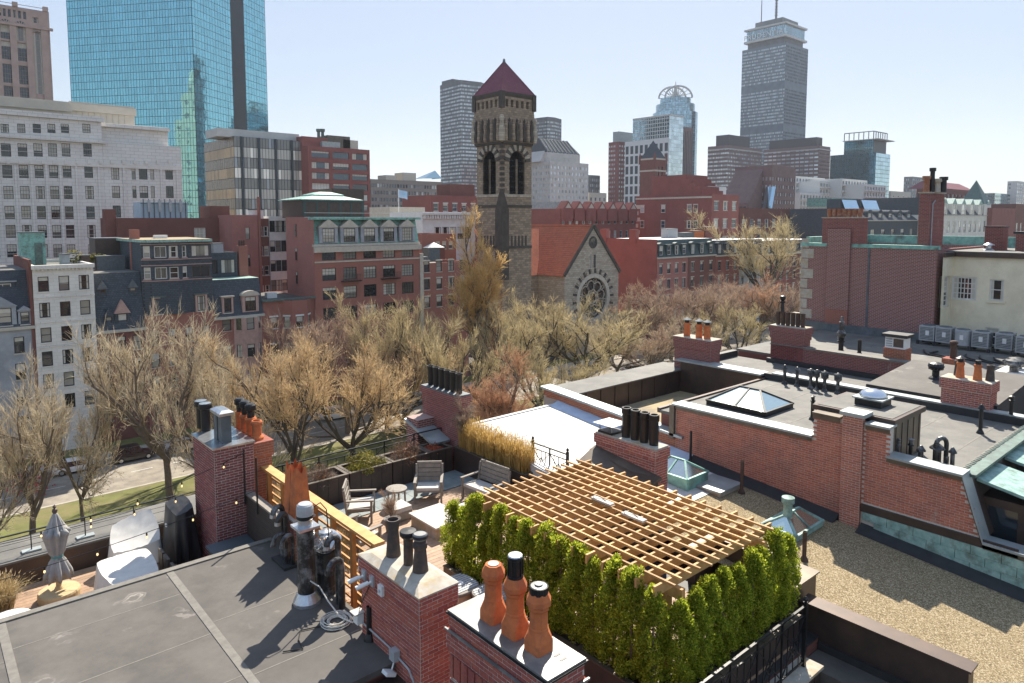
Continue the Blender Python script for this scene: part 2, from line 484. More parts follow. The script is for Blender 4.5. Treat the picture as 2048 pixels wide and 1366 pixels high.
def brick_chimney(house, x0, y0, x1, y1, z0, z1, mat='brick_red', mortar='mortar', tex='bt_red', segs=None, limit=150, course=.066, cap=None, label=None, skip=None):
    """masonry stack; segs: (z_from, z_to, how far that band stands out)"""
    segs = segs or [(z0, z1, 0)]
    mb = MB()
    for a, b, o in segs:
        mb.box(x0 - o, y0 - o, a, x1 + o, y1 + o, b - .0005, 1)
        k = len(mb.f)
        mb.m[k - 4] = 0; mb.m[k - 1] = 0          # the -Y and -X faces are mortar behind the bricks
    ch = mb.build('chimney', [M[mortar], M[tex]], house)
    if label: ch['label'] = label
    runs = []
    for a, b, o in segs:
        runs.append(('-X', y0 - o, y1 + o, a, b, x0 - o, skip))
        runs.append(('-Y', x0 - o, x1 + o, a, b, y0 - o, None))
    lay_bricks(ch, M[mat], runs, limit, course)
    if cap:
        o, t, cm = cap
        MB().box(x0 - o, y0 - o, z1, x1 + o, y1 + o, z1 + t).build('chimney_cap', M[cm], ch)
    return ch

def pot(ch, x, y, z, prof, mat, n=16, name='chimney_pot', a0=0, smooth=True, hollow=True):
    mb = MB()
    p = [(r, z + h) for r, h in prof]
    if hollow:
        r, h = p[-1]; p += [(r * .8, h), (r * .72, h - .12)]
    mb.lathe(x, y, p, n, a0=a0)
    return mb.build(name, M[mat], ch, smooth=False)
def lathe_part(par, name, x, y, prof, mat, n=14, a0=0):
    return MB().lathe(x, y, prof, n, a0=a0).build(name, M[mat] if isinstance(mat, str) else mat, par)

_win = {}
def window_mesh(w, h, style, mats, d):
    var = RND.choice((0, 0, 1, 2, 3)) if style != 'bare' else 0
    key = (round(w, 2), round(h, 2), style, tuple(m.name for m in mats), round(d, 2), var)
    if key in _win: return _win[key]
    mb = MB(); window_into(mb, Matrix.Identity(4), w, h, style, d)
    if var:                                              # a blind part of the way down, or curtains at the sides
        t, f = min(.09, w * .09), (0, .28, .55, 0)[var]
        for a0, a1, b0 in ([(t, w - t, h * (1 - f))] if f else [(t, w * .27, t), (w * .76, w - t, t)]):
            mb.quad((a0, d - .016, b0), (a1, d - .016, b0), (a1, d - .016, h - t), (a0, d - .016, h - t), 3)
    me = mb.mesh('window', list(mats) + [M['blind']]); _win[key] = me
    return me
def window_into(mb, T, w, h, style, d):
    """local x along the wall, y into the wall (the wall face is y = 0), z up; slots: frame, glass, sill"""
    t = min(.09, w * .09)
    q = lambda a: tuple(T @ Vector(a))
    if style == 'bare':
        mb.quad(q((0, d, 0)), q((w, d, 0)), q((w, d, h)), q((0, d, h)), 1); return
    mb.mbox(T, 0, d - .05, 0, t, d + .02, h, 0); mb.mbox(T, w - t, d - .05, 0, w, d + .02, h, 0)
    mb.mbox(T, t, d - .05, h - t, w - t, d + .02, h, 0); mb.mbox(T, t, d - .05, 0, w - t, d + .02, t, 0)
    if style in ('sash', 'sashsill'):
        zm = h * .5
        mb.quad(q((t, d + .01, zm)), q((w - t, d + .01, zm)), q((w - t, d + .01, h - t)), q((t, d + .01, h - t)), 1)
        mb.quad(q((t, d - .012, t)), q((w - t, d - .012, t)), q((w - t, d - .012, zm)), q((t, d - .012, zm)), 1)
        mb.mbox(T, t, d - .04, zm - t * .35, w - t, d + .015, zm + t * .35, 0)
    elif style.startswith('grid'):
        nx, nz = int(style[4]), int(style[5])
        for i in range(nx):
            for k in range(nz):
                a0, a1 = t + (w - 2 * t) * i / nx, t + (w - 2 * t) * (i + 1) / nx
                b0, b1 = t + (h - 2 * t) * k / nz, t + (h - 2 * t) * (k + 1) / nz
                mb.quad(q((a0, d, b0)), q((a1, d, b0)), q((a1, d, b1)), q((a0, d, b1)), 1)
        for i in range(1, nx):
            a = t + (w - 2 * t) * i / nx; mb.mbox(T, a - t * .25, d - .03, t, a + t * .25, d + .01, h - t, 0)
        for k in range(1, nz):
            b = t + (h - 2 * t) * k / nz; mb.mbox(T, t, d - .028, b - t * .25, w - t, d + .012, b + t * .25, 0)
    else:
        mb.quad(q((t, d, t)), q((w - t, d, t)), q((w - t, d, h - t)), q((t, d, h - t)), 1)
    if style.endswith('sill') or style == 'sash':
        mb.mbox(T, -.08, -.07, -.14, w + .08, d, 0, 2)
    if style == 'sashsill':
        mb.mbox(T, -.1, -.05, h, w + .1, .06, h + .24, 2)

def rows(n, z0, pitch, h):
    return [(z0 + k * pitch, h) for k in range(n)]
def grid(width, n, ww, rws, m0=0.0, m1=0.0, st=None):
    """regular window openings: (from, to, bottom, top, style)"""
    p = (width - m0 - m1) / n
    return [(m0 + p * (k + .5) - ww / 2, m0 + p * (k + .5) + ww / 2, zb, zb + h, st) for k in range(n) for zb, h in rws]

def facade(th, P0, P1, z0, z1, rects, wall, winmats=None, style='sash', depth=.18, mode='part', wname='window', wallmb=None):
    """a wall from P0 to P1 (left to right as seen from outside) with real openings and windows set back in them"""
    d = Vector((P1[0] - P0[0], P1[1] - P0[1], 0)); W = d.length; d.normalize()
    inn = Vector((-d.y, d.x, 0))
    org = Vector((P0[0], P0[1], 0))
    pt = lambda a, y, z: tuple(org + d * a + inn * y + Vector((0, 0, z)))
    own = wallmb is None
    mb = MB() if own else wallmb
    us = sorted({0.0, W} | {min(max(r[k], 0), W) for r in rects for k in (0, 1)})
    zs = sorted({z0, z1} | {min(max(r[k], z0), z1) for r in rects for k in (2, 3)})
    def hit(a, z):
        for r in rects:
            if r[0] < a < r[1] and r[2] < z < r[3]: return True
        return False
    for k in range(len(zs) - 1):
        zc = (zs[k] + zs[k + 1]) / 2; start = None
        for j in range(len(us) - 1):
            h = hit((us[j] + us[j + 1]) / 2, zc)
            if not h and start is None: start = us[j]
            if start is not None and (h or j == len(us) - 2):
                e = us[j] if h else us[j + 1]
                mb.quad(pt(start, 0, zs[k]), pt(e, 0, zs[k]), pt(e, 0, zs[k + 1]), pt(start, 0, zs[k + 1])); start = None
    T0 = Matrix(((d.x, inn.x, 0, 0), (d.y, inn.y, 0, 0), (0, 0, 1, 0), (0, 0, 0, 1)))
    wmb = MB()
    for r in rects:
        a0, a1, b0, b1 = r[:4]; D = depth + .03
        mb.quad(pt(a0, 0, b0), pt(a0, D, b0), pt(a0, D, b1), pt(a0, 0, b1))
        mb.quad(pt(a1, D, b0), pt(a1, 0, b0), pt(a1, 0, b1), pt(a1, D, b1))
        mb.quad(pt(a0, 0, b1), pt(a0, D, b1), pt(a1, D, b1), pt(a1, 0, b1))
        mb.quad(pt(a0, D, b0), pt(a0, 0, b0), pt(a1, 0, b0), pt(a1, D, b0))
        st = (r[4] if len(r) > 4 and r[4] else style)
        T = Matrix.Translation(Vector(pt(a0, 0, b0))) @ T0
        if winmats:
            wm = winmats if len(winmats) > 2 else (winmats[0], winmats[1], wall if not isinstance(wall, (list, tuple)) else wall[0])
            if mode == 'part':
                put(wname, window_mesh(a1 - a0, b1 - b0, st, wm, depth), th, WM[th].inverted() @ T if th in WM else T, True)
            else:
                window_into(wmb, T, a1 - a0, b1 - b0, st, depth)
    if winmats and mode != 'part' and rects:
        wm = winmats if len(winmats) > 2 else (winmats[0], winmats[1], wall)
        stuff(wmb.build(wname, list(wm), th))
    if own:
        return mb.build('wall', wall, th)

def block(th, x0, y0, x1, y1, z0, zt, wall, front=(), side=(), roofmat=None, winmats=None, style='sash', mode='part', depth=.18, parapet=.5, wname='window'):
    """a rectangular building body: windows on the avenue side (-Y) and on the side wall (-X)"""
    mb = MB()
    facade(th, (x0, y0), (x1, y0), z0, zt, list(front), wall, winmats, style, depth, mode, wname, mb)
    facade(th, (x0, y1), (x0, y0), z0, zt, list(side), wall, winmats, style, depth, mode, wname, mb)
    mb.quad((x1, y0, z0), (x1, y1, z0), (x1, y1, zt), (x1, y0, zt))
    mb.quad((x1, y1, z0), (x0, y1, z0), (x0, y1, zt), (x1, y1, zt))
    t = .3
    for a, b, c, e in (((x0, y0), (x1, y0), (x1 - t, y0 + t), (x0 + t, y0 + t)), ((x1, y0), (x1, y1), (x1 - t, y1 - t), (x1 - t, y0 + t)),
                       ((x1, y1), (x0, y1), (x0 + t, y1 - t), (x1 - t, y1 - t)), ((x0, y1), (x0, y0), (x0 + t, y0 + t), (x0 + t, y1 - t))):
        mb.quad((*a, zt), (*b, zt), (*c, zt), (*e, zt))
        mb.quad((*e, zt), (*c, zt), (*c, zt - parapet), (*e, zt - parapet))
    w = mb.build('wall', wall, th)
    r = MB(); r.quad((x0 + t, y0 + t, zt - parapet), (x1 - t, y0 + t, zt - parapet), (x1 - t, y1 - t, zt - parapet), (x0 + t, y1 - t, zt - parapet))
    r.build('roof', roofmat or M['roof_grey'], th)
    return w

def corners(uc, ul, ur, vt, D):
    """near corner at column uc and depth D, its two walls ending at columns ul and ur, top at row vt"""
    x0, y0, zt = atd(uc, vt, D)
    y1 = atx(ul, vt, x0)[1] if ul < uc else y0
    x1 = aty(ur, vt, y0)[0]
    return x0, y0, x1, y1, zt

# ------------------------------------------------------------------ the ground: avenue, mall, far streets
def sheet(name, x0, y0, x1, y1, z, mat, t=None):
    mb = MB()
    if t: mb.box(x0, y0, z - t, x1, y1, z)
    else: mb.quad((x0, y0, z), (x1, y0, z), (x1, y1, z), (x0, y1, z))
    return struct(mb.build(name, mat))
asphalt = surf('asphalt', (.062, .060, .057), (.042, .041, .04), 2.0, .9)
ave = surf('avenue_asphalt', (.27, .235, .185), (.19, .165, .135), .8, .9, stain=(.33, .29, .23), sscale=.2)
walk = surf('sidewalk_concrete', (.40, .36, .30), (.32, .285, .235), .9, .9)
lawn = surf('lawn', (.155, .165, .042), (.115, .11, .036), .6, .95, stain=(.20, .165, .075), sscale=.25)
sheet('ground', -2500, -400, 3000, 3500, -.02, asphalt)
sheet('sidewalk', -200, 27, 600, 31, .13, walk, .15)
sheet('road', -200, 31, 600, 42, .004, ave)
sheet('mall_lawn', -200, 42, 600, 79.3, .12, lawn, .14)
sheet('mall_path', -200, 56, 600, 61, .125, walk)
sheet('kerb', -200, 79.3, 600, 79.7, .14, walk, .16)
sheet('road', -200, 79.7, 600, 90.6, .004, ave)
sheet('kerb', -200, 90.6, 600, 90.9, .14, walk, .16)
sheet('sidewalk', -200, 90.9, 600, 94, .125, walk, .14)
sheet('front_garden', -200, 94, 600, 97.9, .12, lawn, .14)
lm = surf('lane_paint', (.7, .7, .66), (.5, .5, .47), 4, .8)
for k in range(60):
    sheet('lane_line', -20 + k * 4.2, 84.9, -17.8 + k * 4.2, 85.02, .008, lm)

# ================================================================== near row houses
def zc(y):                                    # the gravel and white roofs fall gently towards the alley
    return 19.6 + .09 * (y - 4)

# ------------------------------------------------------------------ house with the dark membrane roof (left foreground)
hA = thing('row_house', 'row house with dark membrane roof and sunken terrace in the left foreground', 'house', (-2, 15, 0))
mb = MB()
mb.box(-14, 9.95, 0, 6.12, 15.66, 20.40); mb.box(-14, 15.66, 0, 6.12, 21.45, 19.10)
mb.build('wall', 'bt_brown', hA)
bx('roof', 'roof_dark', hA, -14, 9.85, 20.40, 6.2, 15.74, 20.5)
for x in (1.0, 3.92, -2.0):
    bx('roof_seam', 'roof_seam', hA, x - .07, 9.9, 20.5, x + .07, 15.6, 20.512)
for x0, x1, y in ((-6, .92, 14.2), (1.08, 3.84, 14.55), (1.08, 3.84, 12.75), (4.0, 6.1, 13.1), (4.0, 6.1, 11.1), (1.08, 3.84, 11.2)):
    bx('roof_lap', 'roof_seam', hA, x0, y - .012, 20.5, x1, y + .012, 20.503)
bx('roof_edge', 'roof_seam', hA, -14, 15.62, 20.5, 6.2, 15.78, 20.53)
bx('fascia', 'metal_brown', hA, -14, 15.745, 20.25, 6.2, 15.79, 20.498)
# recess at the alley end of that roof, under the conduit
bx('rear_cladding', 'metal_brown', hA, -14, 9.55, 19.0, 6.0, 9.84, 20.3)
bx('gutter', 'copper_pale', hA, 4.9, 9.2, 19.9, 5.75, 9.54, 20.25)
bx('terrace_slab', 'roof_black', hA, -14, 15.8, 19.10, 6.1, 20.0, 19.14)
for k in range(27):
    y = 15.9 + k * .15
    bx('plank', 'deck', hA, -3, y, 19.145, 6.05, y + .142, 19.2)
bx('terrace_wall', 'metal_brown', hA, -14, 20.02, 19.14, 6.2, 20.12, 19.78)
for k in range(12):
    bx('cladding_seam', 'metal_brown', hA, -5 + k * .95, 20.0, 19.2, -4.97 + k * .95, 20.02, 19.76)
bx('parapet_top', 'roof_grey', hA, -14, 20.0, 19.78, 6.2, 21.5, 19.83)

# railing of thin rods on the terrace parapet
rl = thing('railing', 'thin black rod railing on weighted feet along the terrace parapet', 'railing', (2, 20.35, 19.83))
y = 20.4
for px, py in ((195, 610), (510, 520), (800, 450)):
    u, v = px / 2.931, 900 + py / 2.931
    x, yy, _ = atz(u, v, 19.85); 
    bx('post', 'metal_black', rl, x - .012, y - .012, 19.83, x + .012, y + .012, 20.33)
    bx('foot', 'metal_grey', rl, x - .2, y - .1, 19.831, x + .2, y + .1, 19.87)
for z in (20.0, 20.13, 20.24):
    MB().tube([(-2, y - .025, z), (5.3, y - .025, z)], .006, 5).build('rod', 'metal_black', rl)
bx('top_rail', 'metal_black', rl, -2, y - .025, 20.33, 5.35, y + .025, 20.355)

# ------------------------------------------------------------------ house with the roof deck, gravel roof and white roof
hB = thing('row_house', 'wide row house carrying the roof deck, pergola, white roof and gravel roof', 'house', (12, 12, 0))
mb = MB()
mb.box(6.2, 6.2, 0, 13.65, 20.9, 19.48)
mb.build('wall', 'bt_brown', hB)
def slope(mb, x0, x1, y0, y1, dz=0, m=0):
    mb.quad((x0, y0, zc(y0) + dz), (x1, y0, zc(y0) + dz), (x1, y1, zc(y1) + dz), (x0, y1, zc(y1) + dz), m)
mb = MB(); slope(mb, 13.95, 18.7, -6, 11.0); mb.build('gravel_roof', 'gravel', hB)
mb = MB(); slope(mb, 13.95, 18.7, 10.9, 18.75, .015)
mb.quad((13.95, 18.75, 0), (13.95, 18.75, zc(18.75)), (18.7, 18.75, zc(18.75)), (18.7, 18.75, 0))
mb.quad((13.95, 10.9, 19), (13.95, 18.75, 19), (13.95, 18.75, zc(18.75)), (13.95, 10.9, zc(10.9)))
mb.build('white_roof', 'roof_white', hB)
bx('roof_edge', 'roof_white', hB, 13.9, 18.7, zc(18.7) - .2, 18.6, 18.85, zc(18.7) + .05)
for k in range(16):                           # wrinkles and laps of the white coating
    x, yy = RND.uniform(14.6, 17.2), RND.uniform(12.8, 18.0)
    L = RND.uniform(.4, 1.1)
    MB().bar((x, yy, zc(yy) + .018), (x + L, yy + RND.uniform(-.06, .06), zc(yy) + .018), .03, .018).build('roof_wrinkle', 'roof_white', hB)
mb = MB(); mb.quad((18.15, 12.6, zc(12.6) + .02), (18.58, 12.6, zc(12.6) + .17), (18.58, 18.7, zc(18.7) + .17), (18.15, 18.7, zc(18.7) + .02))
mb.build('flashing', surf('flashing_pale', (.52, .60, .72), (.40, .48, .60), 3, .45), hB)
bx('kerb_wall', 'metal_brown', hB, 13.68, 3.55, 18.0, 13.96, 6.6, 20.10)
bx('kerb_cap', 'metal_brown', hB, 13.62, 3.5, 20.10, 14.02, 6.6, 20.14)
bx('kerb_wall', 'metal_brown', hB, 13.66, -6, 18.0, 14.0, 3.3, 19.2)
bx('lower_roof', 'roof_dark', hB, 6.9, -4, 18.4, 12.9, 5.7, 18.9)
bx('lower_roof', 'roof_dark', hB, 12.95, -4, 18.4, 13.66, 6.18, 19.28)
bx('base_strip', 'roof_black', hB, 13.6, -4, 19.28, 13.675, 6.18, 19.42)
for k in range(4):
    bx('roof_seam', 'roof_seam', hB, 9 + k * 1.2, 2, 18.9, 9.1 + k * 1.2, 5.4, 18.91)
# brown open box at the corner of the hedge
mb = MB()
for q in ((13.45, 6.65, 14.45, 6.95), (13.45, 9.0, 14.45, 9.2), (14.25, 6.95, 14.45, 9.0)):
    mb.box(q[0], q[1], 19.3, q[2], q[3], 20.42)
mb.build('corner_well', 'metal_brown', hB)
mb = MB()
for q in ((13.40, 6.60, 14.52, 7.0), (13.40, 8.95, 14.52, 9.25), (14.2, 7.0, 14.52, 8.95)):
    mb.box(q[0], q[1], 20.42, q[2], q[3], 20.45)
mb.build('well_cap', 'metal_bronze', hB)
# deck floor
bx('deck_slab', 'roof_black', hB, 6.7, 6.2, 19.48, 13.7, 18.6, 19.52)
for k in range(11):
    for j in range(2):
        bx('paver', 'paver', hB, 7.0 + k * .61, 17.36 + j * .61, 19.525, 7.6 + k * .61, 17.96 + j * .61, 19.6)
for j in range(5):
    bx('paver', 'paver', hB, 13.0, 14.3 + j * .61, 19.525, 13.6, 14.9 + j * .61, 19.6)
for k in range(74):
    y = 6.35 + k * .148
    bx('plank', 'deck', hB, 6.75, y, 19.525, 12.97, y + .14, 19.6)
# ledge under the iron fence, brown wall below it
bx('ledge', 'concrete', hB, 8.2, 5.72, 19.40, 12.9, 6.18, 19.46)
bx('ledge_wall', 'metal_brown', hB, 8.2, 5.78, 17.5, 12.86, 6.15, 19.40)
for k in range(10):
    bx('cladding_seam', 'metal_brown', hB, 8.5 + k * .46, 5.765, 17.5, 8.53 + k * .46, 5.78, 19.39)

# ---- six-flue brick chimney at the avenue end of the white roof
POTBLK = [(.105, 0), (.11, .5), (.115, .62), (.13, .64), (.13, .70)]
ch = brick_chimney(hB, 13.9, 18.75, 14.34, 20.9, 19.3, 22.0, 'brick_maroon', 'mortar_dark', 'bt_maroon', [(19.3, 21.45, 0), (21.45, 21.8, .03), (21.8, 22.0, .07)], 120, .066, (.05, .05, 'metal_lead'))
for k in range(6):
    pot(ch, 14.12, 19.0 + k * .34, 22.05, POTBLK, 'metal_black')
bx('end_pier', 'bt_maroon', hB, 13.2, 20.2, 19, 13.9, 20.9, 21.0)
MB().bar((13.5, 20.95, 20.9), (13.5, 19.2, 20.4), .75, .08).build('pier_cap', 'metal_grey', hB)

# ---- parapet between the white roof and the sunken terrace
mb = MB()
mb.poly([(18.6, 13.3, 20.3), (18.6, 19.5, 20.3), (18.6, 19.5, 21.42), (18.6, 13.3, 20.98)][::-1])
mb.poly([(18.95, 13.3, 19.0), (18.95, 19.5, 19.0), (18.95, 19.5, 21.42), (18.95, 13.3, 20.98)])
mb.quad((18.6, 19.5, 0), (18.95, 19.5, 0), (18.95, 19.5, 21.42), (18.6, 19.5, 21.42))
pw = mb.build('parapet', 'mortar_dark', hB)
lay_bricks(pw, M['brick_orange'], [('-X', 13.3, 19.5, 20.1, 21.4, 18.6, lambda a, z: zc(a) + .15 < z < 20.94 + (a - 13.3) * .071)], 300)
mb = MB(); mb.loft([[(18.5, 13.0, 20.96), (19.05, 13.0, 20.96), (19.05, 13.0, 21.04), (18.5, 13.0, 21.04)], [(18.5, 19.6, 21.42), (19.05, 19.6, 21.42), (19.05, 19.6, 21.5), (18.5, 19.6, 21.5)]])
mb.build('coping', 'metal_grey', hB)

# ---- mid-roof chimney with four black pots, hooded flue, and the brown bulkhead against it
ch = brick_chimney(hB, 13.98, 10.6, 14.5, 12.6, 20.3, 22.2, 'brick_red', 'mortar', 'bt_red', [(20.3, 21.95, 0), (21.95, 22.2, .04)], 160, .066)
bx('chimney_cap', 'concrete', ch, 13.97, 10.58, 22.2, 14.5, 12.6, 22.24)
PB = [(.12, 0), (.12, .62), (.135, .64), (.135, .78), (.118, .79)]
for k in range(4):
    pot(ch, 14.24, 10.85 + k * .3, 22.24, PB, 'metal_black')
mb = MB(); mb.box(14.0, 12.05, 22.24, 14.48, 12.55, 22.3); mb.build('flue_base', 'metal_black', ch)
mb = MB()
for q in ((14.03, 12.08), (14.43, 12.08), (14.03, 12.5), (14.43, 12.5)): mb.box(q[0], q[1], 22.3, q[0] + .02, q[1] + .02, 22.5)
mb.build('flue_screen', 'metal_grey', ch)
mb = MB(); c4 = [(13.9, 11.95, 22.5), (14.58, 11.95, 22.5), (14.58, 12.65, 22.5), (13.9, 12.65, 22.5)]
for k in range(4): mb.tri(c4[k], c4[(k + 1) % 4], (14.24, 12.3, 22.62))
mb.poly(c4[::-1]); mb.build('flue_hood', 'white_paint', ch)
bh = MB()
bh.box(13.35, 10.45, 19.5, 13.93, 12.55, 21.42)
bh.build('bulkhead', 'metal_brown', hB)
mb = MB(); mb.loft([[(13.28, 10.38, 21.42), (13.97, 10.38, 21.50), (13.97, 10.38, 21.58), (13.28, 10.38, 21.46)], [(13.28, 12.62, 21.52), (13.97, 12.62, 21.80), (13.97, 12.62, 21.86), (13.28, 12.62, 21.56)]])
mb.build('bulkhead_roof', 'metal_bronze', hB)
for yy in (11.0, 11.55):
    bx('cladding_seam', 'metal_brown', hB, 13.335, yy, 19.6, 13.35, yy + .03, 21.4)
lathe_part(hB, 'wall_lamp', 13.3, 12.1, [(.001, 20.98), (.07, 21.0), (.09, 21.08), (.07, 21.16), (.001, 21.18)], 'metal_black', 12)
bx('clay_flue', 'terracotta', ch, 13.86, 12.56, 20.9, 13.97, 12.72, 21.75)

# ---- party-wall chimneys in the foreground
ch1 = brick_chimney(hA, 5.95, 9.1, 6.65, 11.0, 18.4, 21.94, 'brick_red', 'mortar', 'bt_red', [(18.4, 21.35, 0), (21.35, 21.62, .02), (21.62, 21.94, .04)], 300, .066,
                    label='brick party-wall chimney with weathered slab and three dark pots')
mb = MB(); mb.loft([[(5.9, 9.05, 21.94), (6.7, 9.05, 21.94), (6.7, 11.05, 21.94), (5.9, 11.05, 21.94)], [(5.9, 9.05, 21.97), (6.7, 9.05, 21.97), (6.7, 11.05, 21.97), (5.9, 11.05, 21.97)], [(6.05, 9.3, 22.04), (6.55, 9.3, 22.04), (6.55, 10.8, 22.04), (6.05, 10.8, 22.04)]])
mb.build('chimney_cap', 'concrete', ch1)
p1 = [atz(787, 1112, 22.02), atz(817, 1130, 22.02), atz(841, 1143, 22.02)]
pot(ch1, p1[0][0], p1[0][1], 22.02, [(.135, 0), (.125, .1), (.095, .5), (.105, .53), (.105, .57), (.115, .62), (.12, .68)], 'terracotta_dark', 20)
lathe_part(ch1, 'chimney_pot', p1[1][0], p1[1][1], [(.085, 22.02), (.085, 22.5)], 'terracotta_dark', 18)
lathe_part(ch1, 'pot_lid', p1[1][0], p1[1][1], [(.09, 22.5), (.145, 22.56), (.15, 22.62), (.14, 22.64), (.001, 22.65)], 'metal_black', 20)
lathe_part(ch1, 'chimney_pot', p1[2][0], p1[2][1], [(.14, 22.02), (.13, 22.1), (.10, 22.42), (.12, 22.45), (.12, 22.53), (.10, 22.55), (.10, 22.6)], 'terracotta_dark', 20)
lathe_part(ch1, 'pot_lid', p1[2][0], p1[2][1], [(.12, 22.6), (.125, 22.68), (.11, 22.7), (.11, 22.69), (.001, 22.69)], 'slate_cap', 20)
lathe_part(ch1, 'pot_lid_rim', p1[2][0], p1[2][1], [(.126, 22.62), (.135, 22.64), (.135, 22.66), (.126, 22.67)], 'metal_black', 20)

ch2 = brick_chimney(hA, 6.1, 6.3, 6.8, 8.5, 18.4, 21.9, 'brick_red', 'mortar', 'bt_red', [(18.4, 20.85, 0), (20.85, 21.3, -.012), (21.3, 21.36, .02), (21.36, 21.66, .035), (21.66, 21.9, .0)], 300, .066,
                    label='brick chimney with flat lead cap and three orange octagonal pots', skip=lambda a, z: not (20.85 < z < 21.3))
bx('cap_base', 'metal_black', ch2, 6.06, 6.26, 21.9, 6.84, 8.54, 21.93)
bx('chimney_cap', 'slate_cap', ch2, 6.08, 6.28, 21.93, 6.82, 8.52, 21.96)
sol = MB().box(-.5, -.5, -.5, .5, .5, .5).mesh('soldier_brick', M['brick_red'])
for k in range(24):
    put('soldier_brick', sol, ch2, Matrix.Translation((6.1, 6.36 + k * .09, 21.08)) @ Matrix.Diagonal((.05 if k % 2 else .02, .076, .36, 1)))
mb = MB()
for a, b in (((6.05, 6.25, 21.665), (6.05, 8.55, 21.665)), ((6.05, 6.25, 21.665), (6.85, 6.25, 21.665))): mb.bar(a, b, .03, .03)
mb.build('lead_line', 'slate_cap', ch2)
p2 = [(6.46, 7.86), (6.46, 7.36), (6.46, 6.86)]
OCT = [(.205, 0), (.205, .15), (.148, .30), (.148, .335), (.139, .35), (.136, .58), (.155, .61), (.155, .65), (.185, .68), (.185, .745), (.128, .86)]
for k, (x, yy) in enumerate(p2):
    rings = []
    for r, h in OCT:
        sq = 1 if h < .2 else 0
        ring = []
        for j in range(8):
            a = rad(22.5 + 45 * j)
            px, py = math.cos(a), math.sin(a)
            if sq:
                f = 1 / max(abs(px), abs(py)); px, py = px * f * .62 * 1.25, py * f * .62 * 1.25
                ox = .97
                px, py = (math.copysign(min(abs(px) * 1.0, ox), px), math.copysign(min(abs(py), ox), py))
                if abs(px) > abs(py): px, py = math.copysign(.78, px), math.copysign(.62, py)
                else: px, py = math.copysign(.62, px), math.copysign(.78, py)
            ring.append((x + r * px, yy + r * py, 21.96 + h))
        rings.append(ring)
    MB().loft(rings).build('chimney_pot', 'terracotta', ch2)
    zt = 21.96 + .86
    if k == 0:
        lathe_part(ch2, 'pot_lid', x, yy, [(.085, zt - .02), (.085, zt + .012), (.001, zt + .012)], 'cushion', 16)
    elif k == 1:
        mb = MB().lathe(x, yy, [(.12, zt - .06), (.12, zt + .03), (.10, zt + .04), (.10, zt + .26), (.11, zt + .27), (.11, zt + .32), (.001, zt + .325)], 18)
        mb.build('pot_cap', 'metal_black', ch2)
        for j in range(9):
            a = 6.283 * j / 9
            bx('cap_bar', 'metal_black', ch2, x + .108 * math.cos(a) - .008, yy + .108 * math.sin(a) - .008, zt + .04, x + .108 * math.cos(a) + .008, yy + .108 * math.sin(a) + .008, zt + .28)
        lathe_part(ch2, 'cap_top', x, yy, [(.112, zt + .32), (.10, zt + .335), (.001, zt + .34)], 'metal_silver', 18)
    else:
        lathe_part(ch2, 'pot_cap', x, yy, [(.135, zt - .05), (.135, zt + .07), (.12, zt + .075), (.12, zt + .055), (.001, zt + .055)], 'metal_black', 20)
        lathe_part(ch2, 'cap_top', x, yy, [(.115, zt + .056), (.115, zt + .075), (.06, zt + .08), (.055, zt + .1), (.001, zt + .1)], 'slate_cap', 20)
for k in range(2):
    bx('cap_slot', 'metal_black', ch2, 6.5, 6.45 + k * .12, 21.961, 6.62, 6.49 + k * .12, 21.966)

# ---- tall chimney at the avenue end of the left party wall
ch3 = brick_chimney(hA, 5.44, 17.3, 6.4, 18.9, 19.15, 22.4, 'brick_maroon', 'mortar', 'bt_maroon', [(19.15, 22.4, 0)], 300, .066,
                    label='tall maroon brick chimney with metal-lined flues beside the terrace')
bx('chimney_cap', 'metal_silver', ch3, 5.4, 17.26, 22.4, 6.44, 18.94, 22.44)
for px, py in ((262, 300), (290, 325)):
    x, yy, _ = atz(340 + px / 4.017, 780 + py / 4.017, 22.44)
    x = 5.78; 
    lathe_part(ch3, 'flue_pipe', x, yy, [(.12, 22.44), (.12, 23.0)], 'metal_black', 16)
    lathe_part(ch3, 'flue_cap', x, yy, [(.12, 23.0), (.17, 23.04), (.17, 23.14), (.15, 23.17)], 'metal_black', 16)
    lathe_part(ch3, 'flue_lid', x, yy, [(.15, 23.17), (.15, 23.18), (.001, 23.19)], 'metal_silver', 16)
mb = MB(); mb.box(5.72, 17.55, 22.44, 5.96, 17.8, 23.13); mb.build('flue_box', 'metal_lead', ch3)
mb = MB(); mb.box(5.72, 17.9, 22.44, 5.96, 18.13, 23.13); mb.build('flue_box', 'metal_lead', ch3)
mb = MB(); mb.loft([[(5.66, 17.5, 23.13), (6.02, 17.5, 23.13), (6.02, 18.2, 23.13), (5.66, 18.2, 23.13)], [(5.66, 17.5, 23.2), (6.02, 17.5, 23.2), (6.02, 18.2, 23.2), (5.66, 18.2, 23.2)], [(5.75, 17.6, 23.26), (5.93, 17.6, 23.26), (5.93, 18.1, 23.26), (5.75, 18.1, 23.26)]])
mb.build('flue_hood', 'metal_silver', ch3)
ch4 = brick_chimney(hB, 6.42, 17.5, 6.95, 19.0, 19.6, 22.3, 'brick_orange', 'mortar_dark', 'bt_red', [(19.6, 21.9, .0), (21.9, 22.3, .04)], 60, .066,
                    label='orange brick stack with clay pots behind the maroon chimney')
for k in range(3):
    yy = 17.78 + k * .4
    pot(ch4, 6.68, yy, 22.3, [(.17, 0), (.17, .06), (.12, .12), (.12, .38), (.15, .4), (.15, .46), (.12, .5)], 'terracotta', 16)
    if k > 0:
        lathe_part(ch4, 'pot_cap', 6.68, yy, [(.09, 22.8), (.09, 22.95), (.14, 23.0), (.14, 23.12), (.10, 23.16), (.001, 23.16)], 'metal_black', 16)
